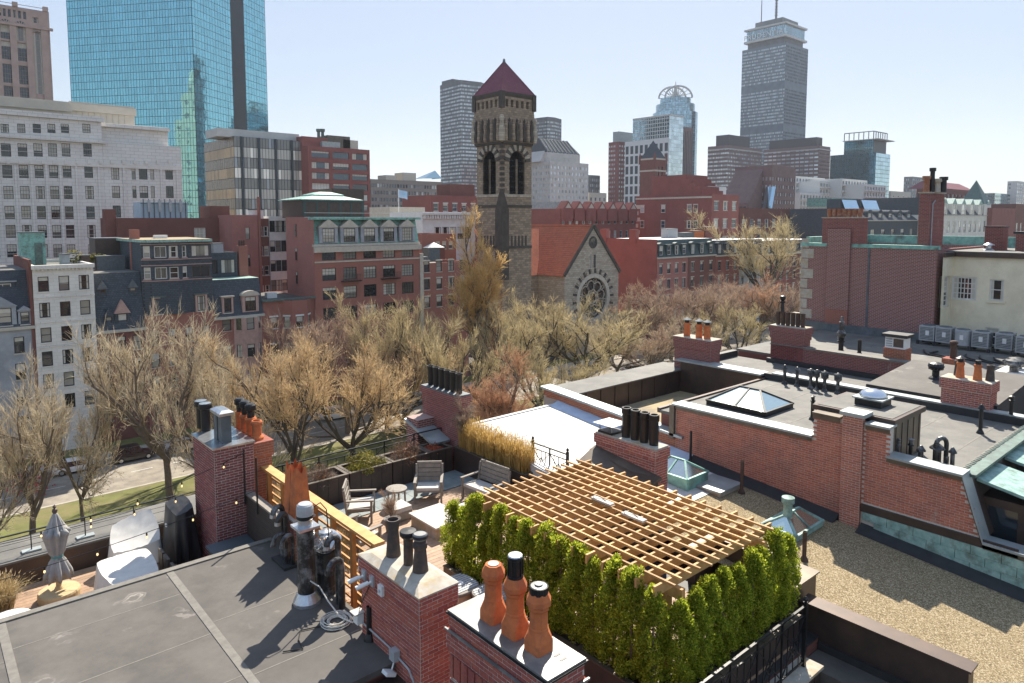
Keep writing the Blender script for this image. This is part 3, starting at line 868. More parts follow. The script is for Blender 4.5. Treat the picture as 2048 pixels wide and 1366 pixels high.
pot(ch4, 6.68, 18.95, 22.3, [(.17, 0), (.12, .12), (.12, .5)], 'terracotta', 16)
lathe_part(ch4, 'pot_cap', 6.68, 18.95, [(.09, 22.8), (.09, 22.95), (.14, 23.0), (.14, 23.12), (.10, 23.16), (.001, 23.16)], 'metal_black', 16)

# ---- low brick pier with the notched clay pot
ch5 = brick_chimney(hA, 6.14, 14.35, 6.62, 15.1, 19.6, 21.38, 'brick_red', 'mortar_dark', 'bt_red', [(19.6, 21.38, 0)], 60, .066, (.03, .04, 'concrete'))
mb = MB()
for yy in (14.56, 14.86):
    rings = [[(6.38 + a * w, yy + b * w, z) for a, b in ((-1, -1), (1, -1), (1, 1), (-1, 1))] for w, z in ((.19, 21.42), (.15, 22.0), (.13, 22.35))]
    mb.loft(rings, 0, False)
    for a, b in ((-1, -1), (1, -1), (1, 1), (-1, 1)):
        mb.tri((6.38 + a * .13, yy + b * .13, 22.35), (6.38 + a * .13, yy - b * .02, 22.35), (6.38 + a * .115, yy + b * .115, 22.58))
        mb.tri((6.38 + a * .13, yy + b * .13, 22.35), (6.38 - a * .02, yy + b * .13, 22.35), (6.38 + a * .115, yy + b * .115, 22.58))
mb.build('chimney_pot', 'terracotta', ch5)

# ------------------------------------------------------------------ house with the big shared brick wall, hip skylight and roof penthouse
hD = thing('row_house', 'row house whose tall brick party wall borders the gravel roof', 'house', (22.3, 11, 0))
prof = [(19.5, 20.9), (13.32, 20.9), (13.32, 22.0), (8.78, 22.03), (8.78, 22.7), (6.86, 22.7), (6.86, 21.97), (5.2, 21.93), (4.72, 20.5), (-6, 20.5)]
def top_at(a):
    for (y1, z1), (y0, z0) in zip(prof, prof[1:]):
        if y0 <= a <= y1 and y1 > y0: return z0 + (z1 - z0) * (a - y0) / (y1 - y0)
    return 20.5
mb = MB()
base = [(y, 17.0) for y, z in prof]
segs = [(19.5, 13.32), (13.32, 8.78), (8.78, 6.86), (6.86, 5.2), (5.2, 4.72), (4.72, -6)]
tops = [(20.9, 20.9), (22.0, 22.03), (22.7, 22.7), (21.97, 21.93), (21.93, 20.5), (20.5, 20.5)]
for (ya, yb), (za, zb) in list(zip(segs, tops))[1:]:
    mb.quad((18.61, ya, 17), (18.61, yb, 17), (18.61, yb, zb), (18.61, ya, za))
    mb.quad((18.95, yb, 17), (18.95, ya, 17), (18.95, ya, za), (18.95, yb, zb))
    mb.quad((18.61, ya, za), (18.61, yb, zb), (18.95, yb, zb), (18.95, ya, za))
for yv, za, zb in ((13.32, 17, 22.0), (8.78, 22.03, 22.7), (6.86, 21.97, 22.7)):
    mb.quad((18.61, yv, za), (18.95, yv, za), (18.95, yv, zb), (18.61, yv, zb))
pw = mb.build('party_wall', 'mortar', hD)
pw['label'] = 'long red brick party wall stepping along the gravel roof'
def keepD(a, z):
    if a > 13.28: return False
    if z > top_at(a) - .1: return False
    if a < 7.44: return z > 20.62
    if a < 7.95: return False
    return z > max(20.05, zc(a) + .12)
lay_bricks(pw, M['brick_wall'], [('-X', 4.7, 13.3, 20.05, 22.7, 18.61, keepD)], 300, .0635, .2, .011)
# pilaster on that wall
pil = brick_chimney(hD, 18.5, 7.46, 18.66, 7.96, 19.9, 22.86, 'brick_wall', 'mortar', 'bt_red', [(19.9, 20.25, .0), (20.25, 21.4, 0), (21.4, 22.86, 0)], 100, .0635)
bx('pilaster_cap', 'metal_grey', pil, 18.42, 7.40, 22.86, 19.0, 8.02, 22.96)
# copings
def coping(x0, x1, ya, za, yb, zb, mat='metal_grey', t=.055, lip='metal_bronze'):
    mb = MB(); mb.loft([[(x0, ya, za), (x1, ya, za), (x1, ya, za + t), (x0, ya, za + t)], [(x0, yb, zb), (x1, yb, zb), (x1, yb, zb + t), (x0, yb, zb + t)]])
    mb.build('coping', M[mat], hD)
    mb = MB(); mb.quad((x0 + .05, ya, za - .12), (x0 + .05, ya, za), (x0 + .05, yb, zb), (x0 + .05, yb, zb - .12)); mb.build('coping_lip', M[lip], hD)
coping(18.5, 19.05, 13.42, 22.0, 8.8, 22.03)
coping(18.5, 19.0, 8.8, 22.7, 8.05, 22.7, 'metal_bronze')
coping(18.5, 19.0, 7.4, 22.7, 6.8, 22.7)
coping(18.5, 19.05, 6.86, 21.97, 5.15, 21.95)
coping(18.5, 19.05, 5.15, 21.9, 4.68, 20.48)
coping(18.5, 19.05, 4.68, 20.48, -6, 20.46)
bx('wall_end_cladding', 'metal_bronze', hD, 18.5, 13.32, 20.9, 18.62, 13.5, 22.0)
# copper base flashing and black base strip
for k in range(9):
    y1 = 7.4 - k * .62
    for j in range(3):
        o = .3 * (j % 2)
        bx('copper_sheet', 'copper_pale', hD, 18.56 - .004 * j, y1 - .61 - o, zc(4) + .12 + j * .22, 18.61, y1 - o, zc(4) + .335 + j * .22)
bx('flashing', 'metal_brown', hD, 18.55, 4.0, 20.38, 18.605, 7.44, 20.58)
for y0, y1 in ((-6, 7.42), (8.0, 13.3)):
    mb = MB(); mb.loft([[(18.2, y0, zc(y0) + .01), (18.6, y0, zc(y0) + .01), (18.6, y0, zc(y0) + .16)], [(18.2, y1, zc(y1) + .01), (18.6, y1, zc(y1) + .01), (18.6, y1, zc(y1) + .16)]])
    mb.build('base_strip', 'roof_black', hD)
# roof, edges, sunken terrace
bx('wall', 'bt_brown', hD, 18.95, 5.2, 0, 26.0, 14.15, 21.5)
bx('roof', 'roof_grey', hD, 18.95, 5.15, 21.5, 26.0, 14.2, 21.6)
for k in range(6):
    y = 6.2 + k * 1.45
    bx('roof_lap', 'roof_seam', hD, 18.97, y, 21.6, 25.7, y + .05, 21.604)
bx('roof_edge', 'metal_brown', hD, 18.95, 14.2, 21.5, 26.0, 14.32, 21.66)
bx('wall', 'bt_brown', hD, 18.95, 14.3, 0, 26, 19.6, 19.9)
bx('terrace_floor', 'roof_tan', hD, 18.96, 14.25, 19.9, 25.7, 18.2, 20.4)
bx('front_wall', 'metal_brown', hD, 18.96, 18.2, 19.9, 26.4, 19.6, 21.32)
bx('coping', 'roof_grey', hD, 18.9, 18.15, 21.32, 26.5, 19.7, 21.37)
for k in range(8):
    bx('cladding_seam', 'metal_brown', hD, 19.6 + k * .85, 18.17, 19.95, 19.63 + k * .85, 18.2, 21.3)
bx('side_wall', 'metal_brown', hD, 25.7, 14.3, 19.9, 26.1, 18.2, 21.75)
bx('coping', 'metal_grey', hD, 25.55, 14.3, 21.75, 26.3, 18.4, 21.82)
# curb with pale cap towards the next house
bx('kerb', 'roof_black', hD, 25.85, 5.2, 21.55, 26.35, 14.3, 21.84)
bx('kerb_cap', 'metal_grey', hD, 25.9, 5.2, 21.84, 26.3, 14.0, 21.88)
# penthouse box with dome
bx('penthouse', 'metal_bronze', hD, 18.98, 6.9, 21.6, 20.95, 8.9, 22.72)
mb = MB(); mb.box(18.9, 6.82, 22.72, 21.05, 8.98, 22.86); mb.build('penthouse_fascia', 'metal_brown', hD)
bx('penthouse_roof', 'roof_grey', hD, 19.0, 6.92, 22.86, 20.95, 8.88, 22.872)
for k in range(5):
    bx('cladding_seam', 'metal_brown', hD, 19.2 + k * .4, 6.885, 21.6, 19.22 + k * .4, 6.9, 22.71)
# back slope, gutter, dormers
mb = MB(); mb.quad((18.95, 4.7, 20.5), (26, 4.7, 20.5), (26, 5.2, 21.9), (18.95, 5.2, 21.9)); mb.build('rear_slope', 'metal_brown', hD)
bx('ridge_cap', 'copper_dark', hD, 18.95, 5.0, 21.86, 26.5, 5.26, 21.93)
mb = MB(); mb.quad((18.95, 5.27, 21.9), (26.5, 5.27, 21.9), (26.5, 5.7, 21.61), (18.95, 5.7, 21.61)); mb.build('ridge_flashing', 'roof_seam', hD)
for k in range(18):
    x = 19.2 + k * .4
    MB().bar((x, 5.27, 21.92), (x, 5.62, 21.66), .03, .03).build('snow_guard', 'copper_pale', hD)
for k in range(3):
    x = 19.5 + k * 2.3
    mb = MB(); mb.box(x, 3.3, 19.5, x + 1.45, 5.0, 21.3); mb.build('dormer', 'metal_brown', hD)
    mb = MB(); mb.loft([[(x - .1, 3.15, 21.3), (x + 1.55, 3.15, 21.3), (x + 1.55, 3.15, 21.37), (x - .1, 3.15, 21.37)], [(x - .1, 5.1, 21.66), (x + 1.55, 5.1, 21.66), (x + 1.55, 5.1, 21.73), (x - .1, 5.1, 21.73)]])
    mb.build('dormer_roof', 'copper_pale', hD)
    for a0, a1 in ((3.5, 4.1), (4.25, 4.85)):
        mb = MB(); mb.quad((x - .01, a1, 19.7), (x - .01, a0, 19.7), (x - .01, a0, 21.1), (x - .01, a1, 21.1)); mb.build('dormer_pane', 'win_dark', hD)

# ------------------------------------------------------------------ next house along, with the sloped black hatch
hE = thing('row_house', 'row house with grey roof and sloping dark roof hatch beyond the pipe row', 'house', (29, 11, 0))
bx('wall', 'bt_brown', hE, 26.35, 2, 0, 32.0, 19.4, 20.9)
bx('roof', 'roof_grey', hE, 26.35, 1.9, 20.9, 32.0, 19.5, 21.0)
bx('parapet', 'roof_black', hE, 26.35, 19.2, 21.0, 32.0, 19.5, 21.3)
for k in range(5):
    bx('roof_lap', 'roof_seam', hE, 26.5, 12.5 + k * 1.3, 21.0, 31.6, 12.55 + k * 1.3, 21.004)
mb = MB(); mb.loft([[(26.45, 6.5, 20.9), (31.0, 6.5, 20.9), (31.0, 6.5, 22.25), (26.45, 6.5, 21.95)], [(26.45, 10.6, 20.9), (31.0, 10.6, 20.9), (31.0, 10.6, 22.25), (26.45, 10.6, 21.95)]])
mb.build('roof_hatch', 'roof_black', hE)
mb = MB(); mb.quad((26.45, 6.5, 21.965), (31.0, 6.5, 22.265), (31.0, 10.6, 22.265), (26.45, 10.6, 21.965)); mb.build('hatch_top', 'roof_dark', hE)
pw = bx('party_wall', 'mortar_dark', hE, 32.0, 2, 20.5, 32.4, 17.4, 21.88)
lay_bricks(pw, M['brick_maroon'], [('-X', 10.7, 16, 21.02, 21.84, 32.0, None)], 300, .07)
bx('coping', 'roof_seam', hE, 31.93, 2, 21.88, 32.47, 17.4, 21.93)
bx('base_strip', 'roof_black', hE, 31.8, 10.7, 21.0, 31.99, 17.5, 21.2)
chE = brick_chimney(hE, 26.0, 16.9, 26.75, 18.75, 21.3, 22.75, 'brick_maroon', 'mortar_dark', 'bt_maroon', [(21.3, 22.3, 0), (22.3, 22.55, .04), (22.55, 22.75, .06)], 200, .066, (.06, .03, 'concrete'),
                    label='brick chimney with three clay pots under cone caps')
bx('chimney_base', 'metal_brown', chE, 25.94, 16.84, 19.95, 26.8, 18.8, 21.3)
for k in range(3):
    yy = 17.3 + (0, .42, 1.05)[k]
    pot(chE, 26.35, yy, 22.78, [(.15, 0), (.14, .55), (.13, .6)], 'terracotta', 16)
    lathe_part(chE, 'pot_collar', 26.35, yy, [(.10, 23.36), (.10, 23.5)], 'metal_black', 14)
    lathe_part(chE, 'pot_cap', 26.35, yy, [(.20, 23.5), (.19, 23.52), (.02, 23.62)], 'metal_lead', 14)
chE2 = brick_chimney(hE, 32.0, 15.75, 32.7, 17.4, 21.0, 22.8, 'brick_maroon', 'mortar_dark', 'bt_maroon', [(21.0, 22.2, 0), (22.2, 22.5, .04), (22.5, 22.8, .08)], 160, .066, (.06, .03, 'concrete'),
                    label='brick chimney with a row of six dark pots')
for k in range(6):
    yy = 15.95 + k * .25
    pot(chE2, 32.3, yy, 22.83, [(.10, 0), (.10, .6), (.11, .62), (.11, .66)], 'pipe_rust', 12)
lathe_part(chE2, 'tall_pot', 32.3, 17.0, [(.09, 23.45), (.07, 23.9), (.13, 23.92), (.13, 24.0), (.07, 24.02), (.13, 24.12), (.13, 24.25), (.001, 24.3)], 'metal_black', 12)
chE3 = brick_chimney(hE, 26.0, 6.6, 26.75, 8.0, 21.6, 22.72, 'brick_red', 'mortar', 'bt_red', [(21.6, 21.84, -.02), (21.84, 22.4, 0), (22.4, 22.72, .05)], 200, .066, (.04, .03, 'concrete'),
                    label='squat brick chimney with two orange pots and two dark pots')
bx('chimney_base', 'roof_black', chE3, 25.9, 6.5, 21.55, 26.85, 8.1, 21.83)
for k, (x, yy, c) in enumerate(((26.3, 7.55, 'terracotta'), (26.3, 7.05, 'terracotta'), (26.5, 6.75, 'terracotta_dark'), (26.6, 7.7, 'terracotta_dark'))):
    pot(chE3, x, yy, 22.75, [(.135, 0), (.10, .4), (.12, .44), (.12, .5), (.10, .52)], c, 14)
    if c == 'terracotta':
        lathe_part(chE3, 'pot_cap', x, yy, [(.085, 23.28), (.085, 23.38), (.16, 23.4), (.02, 23.48)] if k == 0 else [(.085, 23.28), (.085, 23.4), (.001, 23.41)], 'metal_black', 14)

# ------------------------------------------------------------------ house with air conditioners
hG = thing('row_house', 'row house whose flat roof holds the line of air conditioners', 'house', (37, 10, 0))
bx('wall', 'bt_brown', hG, 32.42, 0, 0, 45, 19.4, 21.2)
bx('roof', 'roof_grey', hG, 32.42, -1, 21.2, 44.0, 19.5, 21.3)
chG = brick_chimney(hG, 32.5, 11.45, 33.2, 12.35, 21.3, 22.35, 'brick_orange', 'mortar_dark', 'bt_red', [(21.3, 22.35, 0)], 120, .066, None, label='brick stack with a white louvred vent under a dark slab')
bx('louvre_frame', 'white_paint', chG, 32.53, 11.5, 22.35, 33.17, 12.3, 22.85)
for k in range(4):
    bx('louvre_slat', 'grey_paint', chG, 32.51, 12.0, 22.42 + k * .1, 32.53, 12.26, 22.48 + k * .1)
bx('louvre_screen', 'frame_brown', chG, 32.515, 11.55, 22.42, 32.53, 11.95, 22.78)
bx('chimney_cap', 'roof_black', chG, 32.42, 11.38, 22.85, 33.28, 12.42, 22.98)
chG2 = brick_chimney(hG, 33.2, 9.6, 33.75, 10.2, 21.3, 22.1, 'brick_orange', 'mortar_dark', 'bt_red', [(21.3, 21.9, 0), (21.9, 22.1, .04)], 60, .066)
lathe_part(chG2, 'chimney_pot', 33.47, 9.9, [(.13, 22.1), (.12, 22.7), (.16, 22.72), (.16, 22.8), (.11, 22.85)], 'pipe_rust', 14)

# ------------------------------------------------------------------ taller house: dark brick side wall, cream rear wing
hF = thing('row_house', 'taller house with dark brick side wall, green copper coping and cream rear wing', 'house', (47, 15, 0))
XF, YF0, YF1, ZF = 42.0, 13.45, 20.95, 26.35
block(hF, XF, YF0, XF + 9, YF1, 0, ZF, M['bt_maroon'], (), (), M['roof_grey'], parapet=.3)
bx('chimney_breast', 'bt_maroon', hF, XF - .12, 18.0, 21.2, XF, 19.35, 27.4)
bx('repaired_brick', 'bt_red', hF, XF - .15, 18.0, 21.2, XF - .12, 19.3, 22.6)
for k in range(8):
    zz = 21.9 + k * .62
    bx('quoin', 'concrete', hF, XF - .03, YF1 - (.42 if k % 2 else .75), zz, XF, YF1 + .03, zz + .56)
bx('coping', 'copper', hF, XF - .06, YF0 - .05, ZF, XF + .4, 17.95, ZF + .2)
bx('coping', 'copper', hF, XF - .06, 19.4, ZF, XF + .4, YF1 + .05, ZF + .2)
bx('downpipe', 'metal_lead', hF, XF - .04, 16.9, 26.55, XF - .0, 17.0, 21.3)
bx('flashing', 'metal_lead', hF, XF - .2, YF0, 21.2, XF, YF1, 21.75)
mb = MB()
XC = 43.6
cream_front = []
facade(hF, (XF + .02, YF0 - .3), (XC, YF0 - .3), 20, 26.1, [(.35, 1.35, 23.2, 24.9, 'grid26')], M['cream'], (M['frame_white'], M['win_dark'], M['cream']))
rws = []
def crect(u0, u1, v0, v1, st):
    ya, yb = atx(u0, 580, XC)[1], atx(u1, 580, XC)[1]
    return (YF0 - ya, YF0 - yb, atx(u0, v1, XC)[2], atx(u0, v0, XC)[2], st)
cr = [crect(1903, 1953, 552, 598, 'grid64'), crect(1979, 2008, 558, 600, 'sash'), crect(1902, 1945, 655, 690, 'grid21'), crect(1975, 2003, 655, 690, 'sash')]
facade(hF, (XC, YF0), (XC, -3), 20, 26.1, cr, M['cream'], (M['frame_white'], M['win_dark'], M['cream']), depth=.1)
bx('rear_wing', 'cream', hF, XC + .3, -3, 20, XC + 7, YF0 - .02, 26.0)
bx('rear_roof', 'roof_grey', hF, XC - .12, -3, 26.1, XC + 9, YF0, 26.25)
bx('rear_fascia', 'metal_brown', hF, XC - .16, -3, 25.95, XC - .0, YF0, 26.2)
bx('rear_fascia', 'metal_brown', hF, XF, YF0 - .42, 25.95, XC, YF0 - .31, 26.2)
chF = brick_chimney(hF, XF + .02, 17.55, XF + 1.1, 19.75, ZF, 28.05, 'brick_maroon', 'mortar_dark', 'bt_maroon', [(ZF, 28.05, 0)], 100, .075, (.05, .06, 'concrete'), label='wide brick stack lined with seven tapering clay pots')
for k in range(7):
    yy = 17.75 + k * .3
    pot(chF, XF + .5, yy, 28.11, [(.12, 0), (.16, .5)], 'terracotta_old', 12)
fx, fy, fz = atx(1861, 386, 43.0)
fy1, fx1 = atx(1839, 386, fx)[1], aty(1890, 386, fy)[0]
chF2 = brick_chimney(hF, fx, fy, fx1, fy1, 26.1, fz, 'brick_maroon', 'mortar_dark', 'bt_maroon', [(26.1, fz, 0)], 100, .075, (.06, .06, 'concrete'), label='very tall narrow brick stack with mixed flues')
for k, (h, c, r) in enumerate(((.75, 'terracotta_old', .17), (1.2, 'metal_black', .13), (.6, 'concrete', .16), (.7, 'metal_black', .17))):
    lathe_part(chF2, 'flue_pipe', fx + .25 + .2 * k, fy1 - .25 - .22 * k, [(r, fz + .06), (r * .9, fz + h), (r * 1.3, fz + h + .02), (r * 1.3, fz + h + .2)], c, 12)
MB().tube([(fx + .3, fy - .04, 26.2), (fx + .3, fy - .04, fz - .6), (fx + .6, fy - .06, fz - .4)], .035, 6).build('conduit', 'grey_paint', chF2)
chF3 = brick_chimney(hF, 46.5, 11.6, 47.4, 12.5, 26.2, 27.55, 'brick_maroon', 'mortar_dark', 'bt_maroon', [(26.2, 27.55, 0)], 40, .075, (.05, .05, 'roof_black'))
chF4 = brick_chimney(hF, 46.0, 9.9, 47.0, 10.9, 26.2, 27.2, 'brick_maroon', 'mortar_dark', 'bt_maroon', [(26.2, 27.2, 0)], 40, .075, (.1, .12, 'roof_black'))
bx('far_parapet', 'copper', hF, XF + 8.9, -3, 26.0, XF + 9.2, 21, 26.9)
bx('far_parapet', 'copper', hF, XF + .5, YF1 - .3, 26.1, XF + 9, YF1, 26.9)
bx('cornice', 'concrete', hF, XF - .6, YF1 - .1, 21.7, XF, YF1 + .35, 22.2)

# ================================================================== things on the near roofs
# ---- big black flue with power cap
fl = thing('flue_pipe', 'tall scuffed black flue with grey domed cap on dark roof', 'flue', (5.62, 12.6, 20.5))
x, y = 5.62, 12.6
lathe_part(fl, 'base_cone', x, y, [(.27, 20.5), (.265, 20.56), (.185, 20.72), (.175, 20.73)], 'metal_silver', 20)
for k, (a, b) in enumerate(((20.72, 21.16), (21.16, 21.62), (21.62, 22.02))):
    lathe_part(fl, 'pipe_section', x, y, [(.172, a), (.172, b - .02), (.178, b - .018), (.178, b)], 'pipe_black', 22)
bx('collar_plate', 'metal_silver', fl, x - .21, y - .21, 22.02, x + .21, y + .21, 22.07)
lathe_part(fl, 'cap_neck', x, y, [(.14, 22.07), (.14, 22.2)], 'metal_silver', 20)
lathe_part(fl, 'cap_ring', x, y, [(.15, 22.2), (.165, 22.22), (.165, 22.27), (.15, 22.28)], 'metal_black', 20)
lathe_part(fl, 'cap_dome', x, y, [(.165, 22.28), (.165, 22.40), (.15, 22.47), (.12, 22.5), (.001, 22.51)], 'grey_paint', 22)
MB().tube([(x + .16, y - .02, 22.38), (x + .3, y - .05, 22.45), (x + .4, y - .1, 22.3), (x + .42, y - .12, 21.9), (x + .45, y - .1, 21.5)], .012, 6).build('cable', 'metal_black', fl)

def goose(par, x, y, z0, h, ang, reach=.2, r=.055, tip='metal_silver', mat='pipe_black'):
    dx, dy = math.cos(ang), math.sin(ang)
    pts = [(x, y, z0), (x, y, z0 + h)]
    for k in range(1, 7):
        a = math.pi * k / 6
        pts.append((x + dx * reach / 2 * (1 - math.cos(a)), y + dy * reach / 2 * (1 - math.cos(a)), z0 + h + reach / 2 * math.sin(a)))
    MB().tube(pts, r, 12).build('gooseneck', M[mat], par)
    e = pts[-1]
    MB().tube([e, (e[0] + dx * .01, e[1] + dy * .01, e[2] - .07)], r * 1.12, 12).build('mouth', M[tip], par)
gp = thing('vent_pipe_cluster', 'cluster of four black gooseneck pipes beside the slatted screen', 'vent pipe', (6.0, 14.4, 20.5))
bx('base', 'roof_black', gp, 5.78, 14.05, 20.5, 6.12, 14.75, 20.56)
goose(gp, 6.0, 14.62, 20.55, 1.05, rad(200), .26, .06)
goose(gp, 6.0, 14.42, 20.55, .95, rad(205), .26, .06)
goose(gp, 5.92, 14.28, 20.55, .55, rad(190), .3, .05, 'pipe_black')
goose(gp, 6.02, 14.14, 20.55, .55, rad(200), .3, .05, 'pipe_black')
gp = thing('vent_pipe_cluster', 'pair of black gooseneck pipes between the large flue and brick chimney', 'vent pipe', (6.1, 12.1, 20.5))
goose(gp, 6.08, 12.16, 20.5, 1.25, rad(190), .26, .062)
goose(gp, 6.05, 11.98, 20.5, .85, rad(195), .3, .068, 'pipe_black')

tv = thing('turbine_vent', 'large silver spinning turbine vent behind the tall black flue', 'roof vent', (6.1, 12.75, 20.5))
lathe_part(tv, 'neck', 6.1, 12.75, [(.26, 20.5), (.24, 20.56), (.22, 21.35)], 'pipe_black', 20)
for k in range(20):
    a = 6.283 * k / 20
    pts = []
    for j in range(6):
        t = j / 5; rr = .05 + .25 * math.sin(math.pi * (.12 + .76 * t)); aa = a + t * .9
        pts.append((6.1 + rr * math.cos(aa), 12.75 + rr * math.sin(aa), 21.36 + .36 * t))
    mb = MB()
    for j in range(5):
        p, q = Vector(pts[j]), Vector(pts[j + 1]); o = Vector((-math.sin(a), math.cos(a), 0)) * .06
        mb.quad(p, q, q + o, p + o)
    mb.build('vane', 'metal_silver', tv)
lathe_part(tv, 'crown', 6.1, 12.75, [(.14, 21.70), (.12, 21.75), (.001, 21.77)], 'metal_silver', 20)

def vent(label, x, y, z, h, r=.07, kind='pipe', mat='metal_black', group=None, name='vent_pipe'):
    v = thing(name, label, 'vent pipe', (x, y, z), group)
    lathe_part(v, 'base', x, y, [(r * 2.0, z), (r * 1.7, z + .05), (r, z + .12)], mat, 14)
    if kind == 'pipe':
        lathe_part(v, 'pipe', x, y, [(r, z + .1), (r, z + h), (r * .8, z + h), (r * .7, z + h - .05)], mat, 14)
    else:
        lathe_part(v, 'pipe', x, y, [(r, z + .1), (r, z + h)], mat, 14)
    if kind == 'turbine':
        lathe_part(v, 'turbine_head', x, y, [(r * .9, z + h), (r * 1.9, z + h + .07), (r * 2.3, z + h + .18), (r * 1.9, z + h + .28), (r * .7, z + h + .33), (.001, z + h + .34)], mat, 14)
        for k in range(14):
            a = 6.283 * k / 14
            MB().bar((x + r * 2.0 * math.cos(a), y + r * 2.0 * math.sin(a), z + h + .06), (x + r * 2.05 * math.cos(a + .35), y + r * 2.05 * math.sin(a + .35), z + h + .28), .02, .012).build('vane', 'metal_lead', v)
    if kind == 'cap':
        lathe_part(v, 'cap', x, y, [(r * 1.9, z + h), (r * 1.8, z + h + .03), (r * .5, z + h + .14), (.001, z + h + .15)], mat, 14)
    if kind == 'ring':
        lathe_part(v, 'cap', x, y, [(r * 1.5, z + h), (r * 1.5, z + h + .04), (r * 1.0, z + h + .05), (r, z + h + .14), (r * 1.6, z + h + .16), (.001, z + h + .2)], mat, 14)
    return v
vent('short black pipe standing in the shade below the junction boxes', 5.93, 10.7, 20.5, .62, .055)
vent('thin black pole beside the copper skylights against the brick wall', 18.35, 12.55, zc(12.5), 1.0, .04)
vent('rusty pipe at the corner of the grey hatch', 17.75, 10.4, zc(10.4), .95, .05, 'pipe', 'pipe_rust')
vent('lone rusty pipe throwing a short shadow on sunlit gravel', 15.75, 7.55, zc(7.5), .72, .05, 'pipe', 'pipe_rust')
# row on the kerb of the grey roof
names = ['first of the row, a capped pipe farthest from the squat chimney', 'second of the row, a capped pipe on the grey roof kerb', 'third of the row, a turbine vent by the kerb',
         'fourth of the row, a slim turbine vent by the kerb', 'fifth of the row, a turbine vent by the kerb', 'sixth of the row, the turbine vent nearest the squat chimney']
for k, (px, py) in enumerate(((105, 685), (205, 705), (290, 735), (360, 738), (425, 750), (535, 770))):
    x, y, _ = atz(1560 + px / 4.197, 600 + py / 4.197, 21.6)
    x = min(x, 25.6)
    vent('black vent, ' + names[k], x, y, 21.6, .62 if k < 2 else .45, .06 if k != 3 else .045, 'cap' if k < 2 else 'turbine', 'pipe_black', 'black vents in a row on the grey roof')
for k, (px, py, h, kd, lb) in enumerate(((270, 1005, .6, 'ring', 'black pipe beside the hip skylight on the grey roof'),
                                         (1680, 1120, .75, 'cap', 'black capped pipe standing alone near the rear of the grey roof'),
                                         (1935, 1035, .7, 'ring', 'thin black pipe with white tip beside the pale kerb'))):
    x, y, _ = atz(1560 + px / 4.197, 600 + py / 4.197, 21.6)
    vent(lb, x, y, 21.6, h, .055, kd)
for k, (px, h, kd, lb, r) in enumerate(((815, .5, 'ring', 'narrow vent nearest the penthouse wall', .05), (875, .55, 'ring', 'vent second from the penthouse wall', .05), (935, .5, 'cap', 'hooded vent third from the penthouse wall', .06),
                                     (1010, .62, 'cap', 'wide flue with a collar behind the low coping', .095), (1065, .5, 'pipe', 'short plain pipe beside the tall gooseneck', .06), (1090, .6, 'cap', 'thin end vent at the rear of the group', .05))):
    x, y, _ = atz(1500 + px / 2.648, 850 + (150 + (px - 815) * .235) / 2.648, 21.7)
    vent(lb, 19.35 + .1 * (k % 2), y - .1, 21.6, h, r, kd, 'pipe_black')
gp = thing('vent_pipe', 'tall black gooseneck pipe behind the low coping', 'vent pipe', (19.6, 5.85, 21.6))
goose(gp, 19.62, 5.85, 21.6, .75, rad(150), .3, .055, 'pipe_black')
for k in range(2):
    y = 13.75 + k * .28
    gp = thing('vent_pipe', ('left' if k else 'right') + ' of two white-banded hairpin pipes on the tan terrace roof', 'vent pipe', (19.3, y, 21.0))
    goose(gp, 19.25, y, 19.95, 1.1, rad(90), .16, .035, 'white_paint')
    MB().tube([(19.25, y + .16, 21.0), (19.25, y + .16, 20.4)], .036, 10).build('return_leg', 'white_paint', gp)
x, y, _ = atz(1560 + 510 / 4.197, 600 + 440 / 4.197, 21.3)
v = vent('ornate black vent stack on the roof behind the maroon party wall', x, y, 21.3, .55, .12, 'ring')
lathe_part(v, 'upper_stack', x, y, [(.07, 21.9), (.2, 22.15), (.22, 22.3), (.12, 22.45), (.1, 22.8), (.15, 22.85), (.08, 22.9), (.07, 23.1), (.001, 23.15)], 'pipe_black', 14)
x, y, _ = atz(1560 + 665 / 4.197, 600 + 460 / 4.197, 21.3)
vent('short black pipe behind the maroon party wall', x, y, 21.3, .75, .09)
vent('wide black turbine vent on the sloping roof hatch', 28.6, 9.0, 22.1, .3, .12, 'turbine', 'metal_black')
x, y, _ = atz(1560 + 1960 / 4.197, 600 + 660 / 4.197, 21.3)
vent('left turbine vent at the right edge of the photo', x, y, 21.3, .5, .17, 'turbine', 'pipe_black')
vent('right turbine vent at the right edge of the photo', x + .9, y + .1, 21.3, .45, .17, 'turbine', 'pipe_black')
vent('small silver vent on the cream wing roof', 45.5, 12.0, 26.25, .3, .15, 'cap', 'metal_silver')

# ---- air conditioners
def ac(label, x, y, z, round_=False, s=1.0, rz=0):
    a = thing('air_conditioner', label, 'air conditioner', (x, y, z), 'air conditioners along the cream wing', rz)
    for p in ((-.4, -.4), (.4, -.4), (-.4, .4), (.4, .4)):
        MB().box(p[0] - .06, p[1] - .06, 0, p[0] + .06, p[1] + .06, .2).build('foot', 'roof_black', a, local=True)
    w = .46 * s
    if round_:
        MB().lathe(0, 0, [(w, .2), (w, .95), (w * .95, 1.0)], 20).build('case', 'grey_paint', a, local=True)
    else:
        MB().box(-w, -w, .2, w, w, 1.0).build('case', 'grey_paint', a, local=True)
        for k in range(9):
            MB().box(-w - .012, -w + .05, .28 + k * .075, -w, w - .05, .315 + k * .075).build('louvre', 'metal_lead', a, local=True)
            MB().box(-w + .05, -w - .012, .28 + k * .075, w - .05, -w, .315 + k * .075).build('louvre', 'metal_lead', a, local=True)
    MB().lathe(0, 0, [(w * .85, 1.0), (w * .8, 1.03), (.001, 1.05)], 16).build('fan_guard', 'metal_lead', a, local=True)
    MB().box(-w - .02, -.12, .5, -w - .012, .05, .75).build('plate', 'white_paint', a, local=True)
    return a
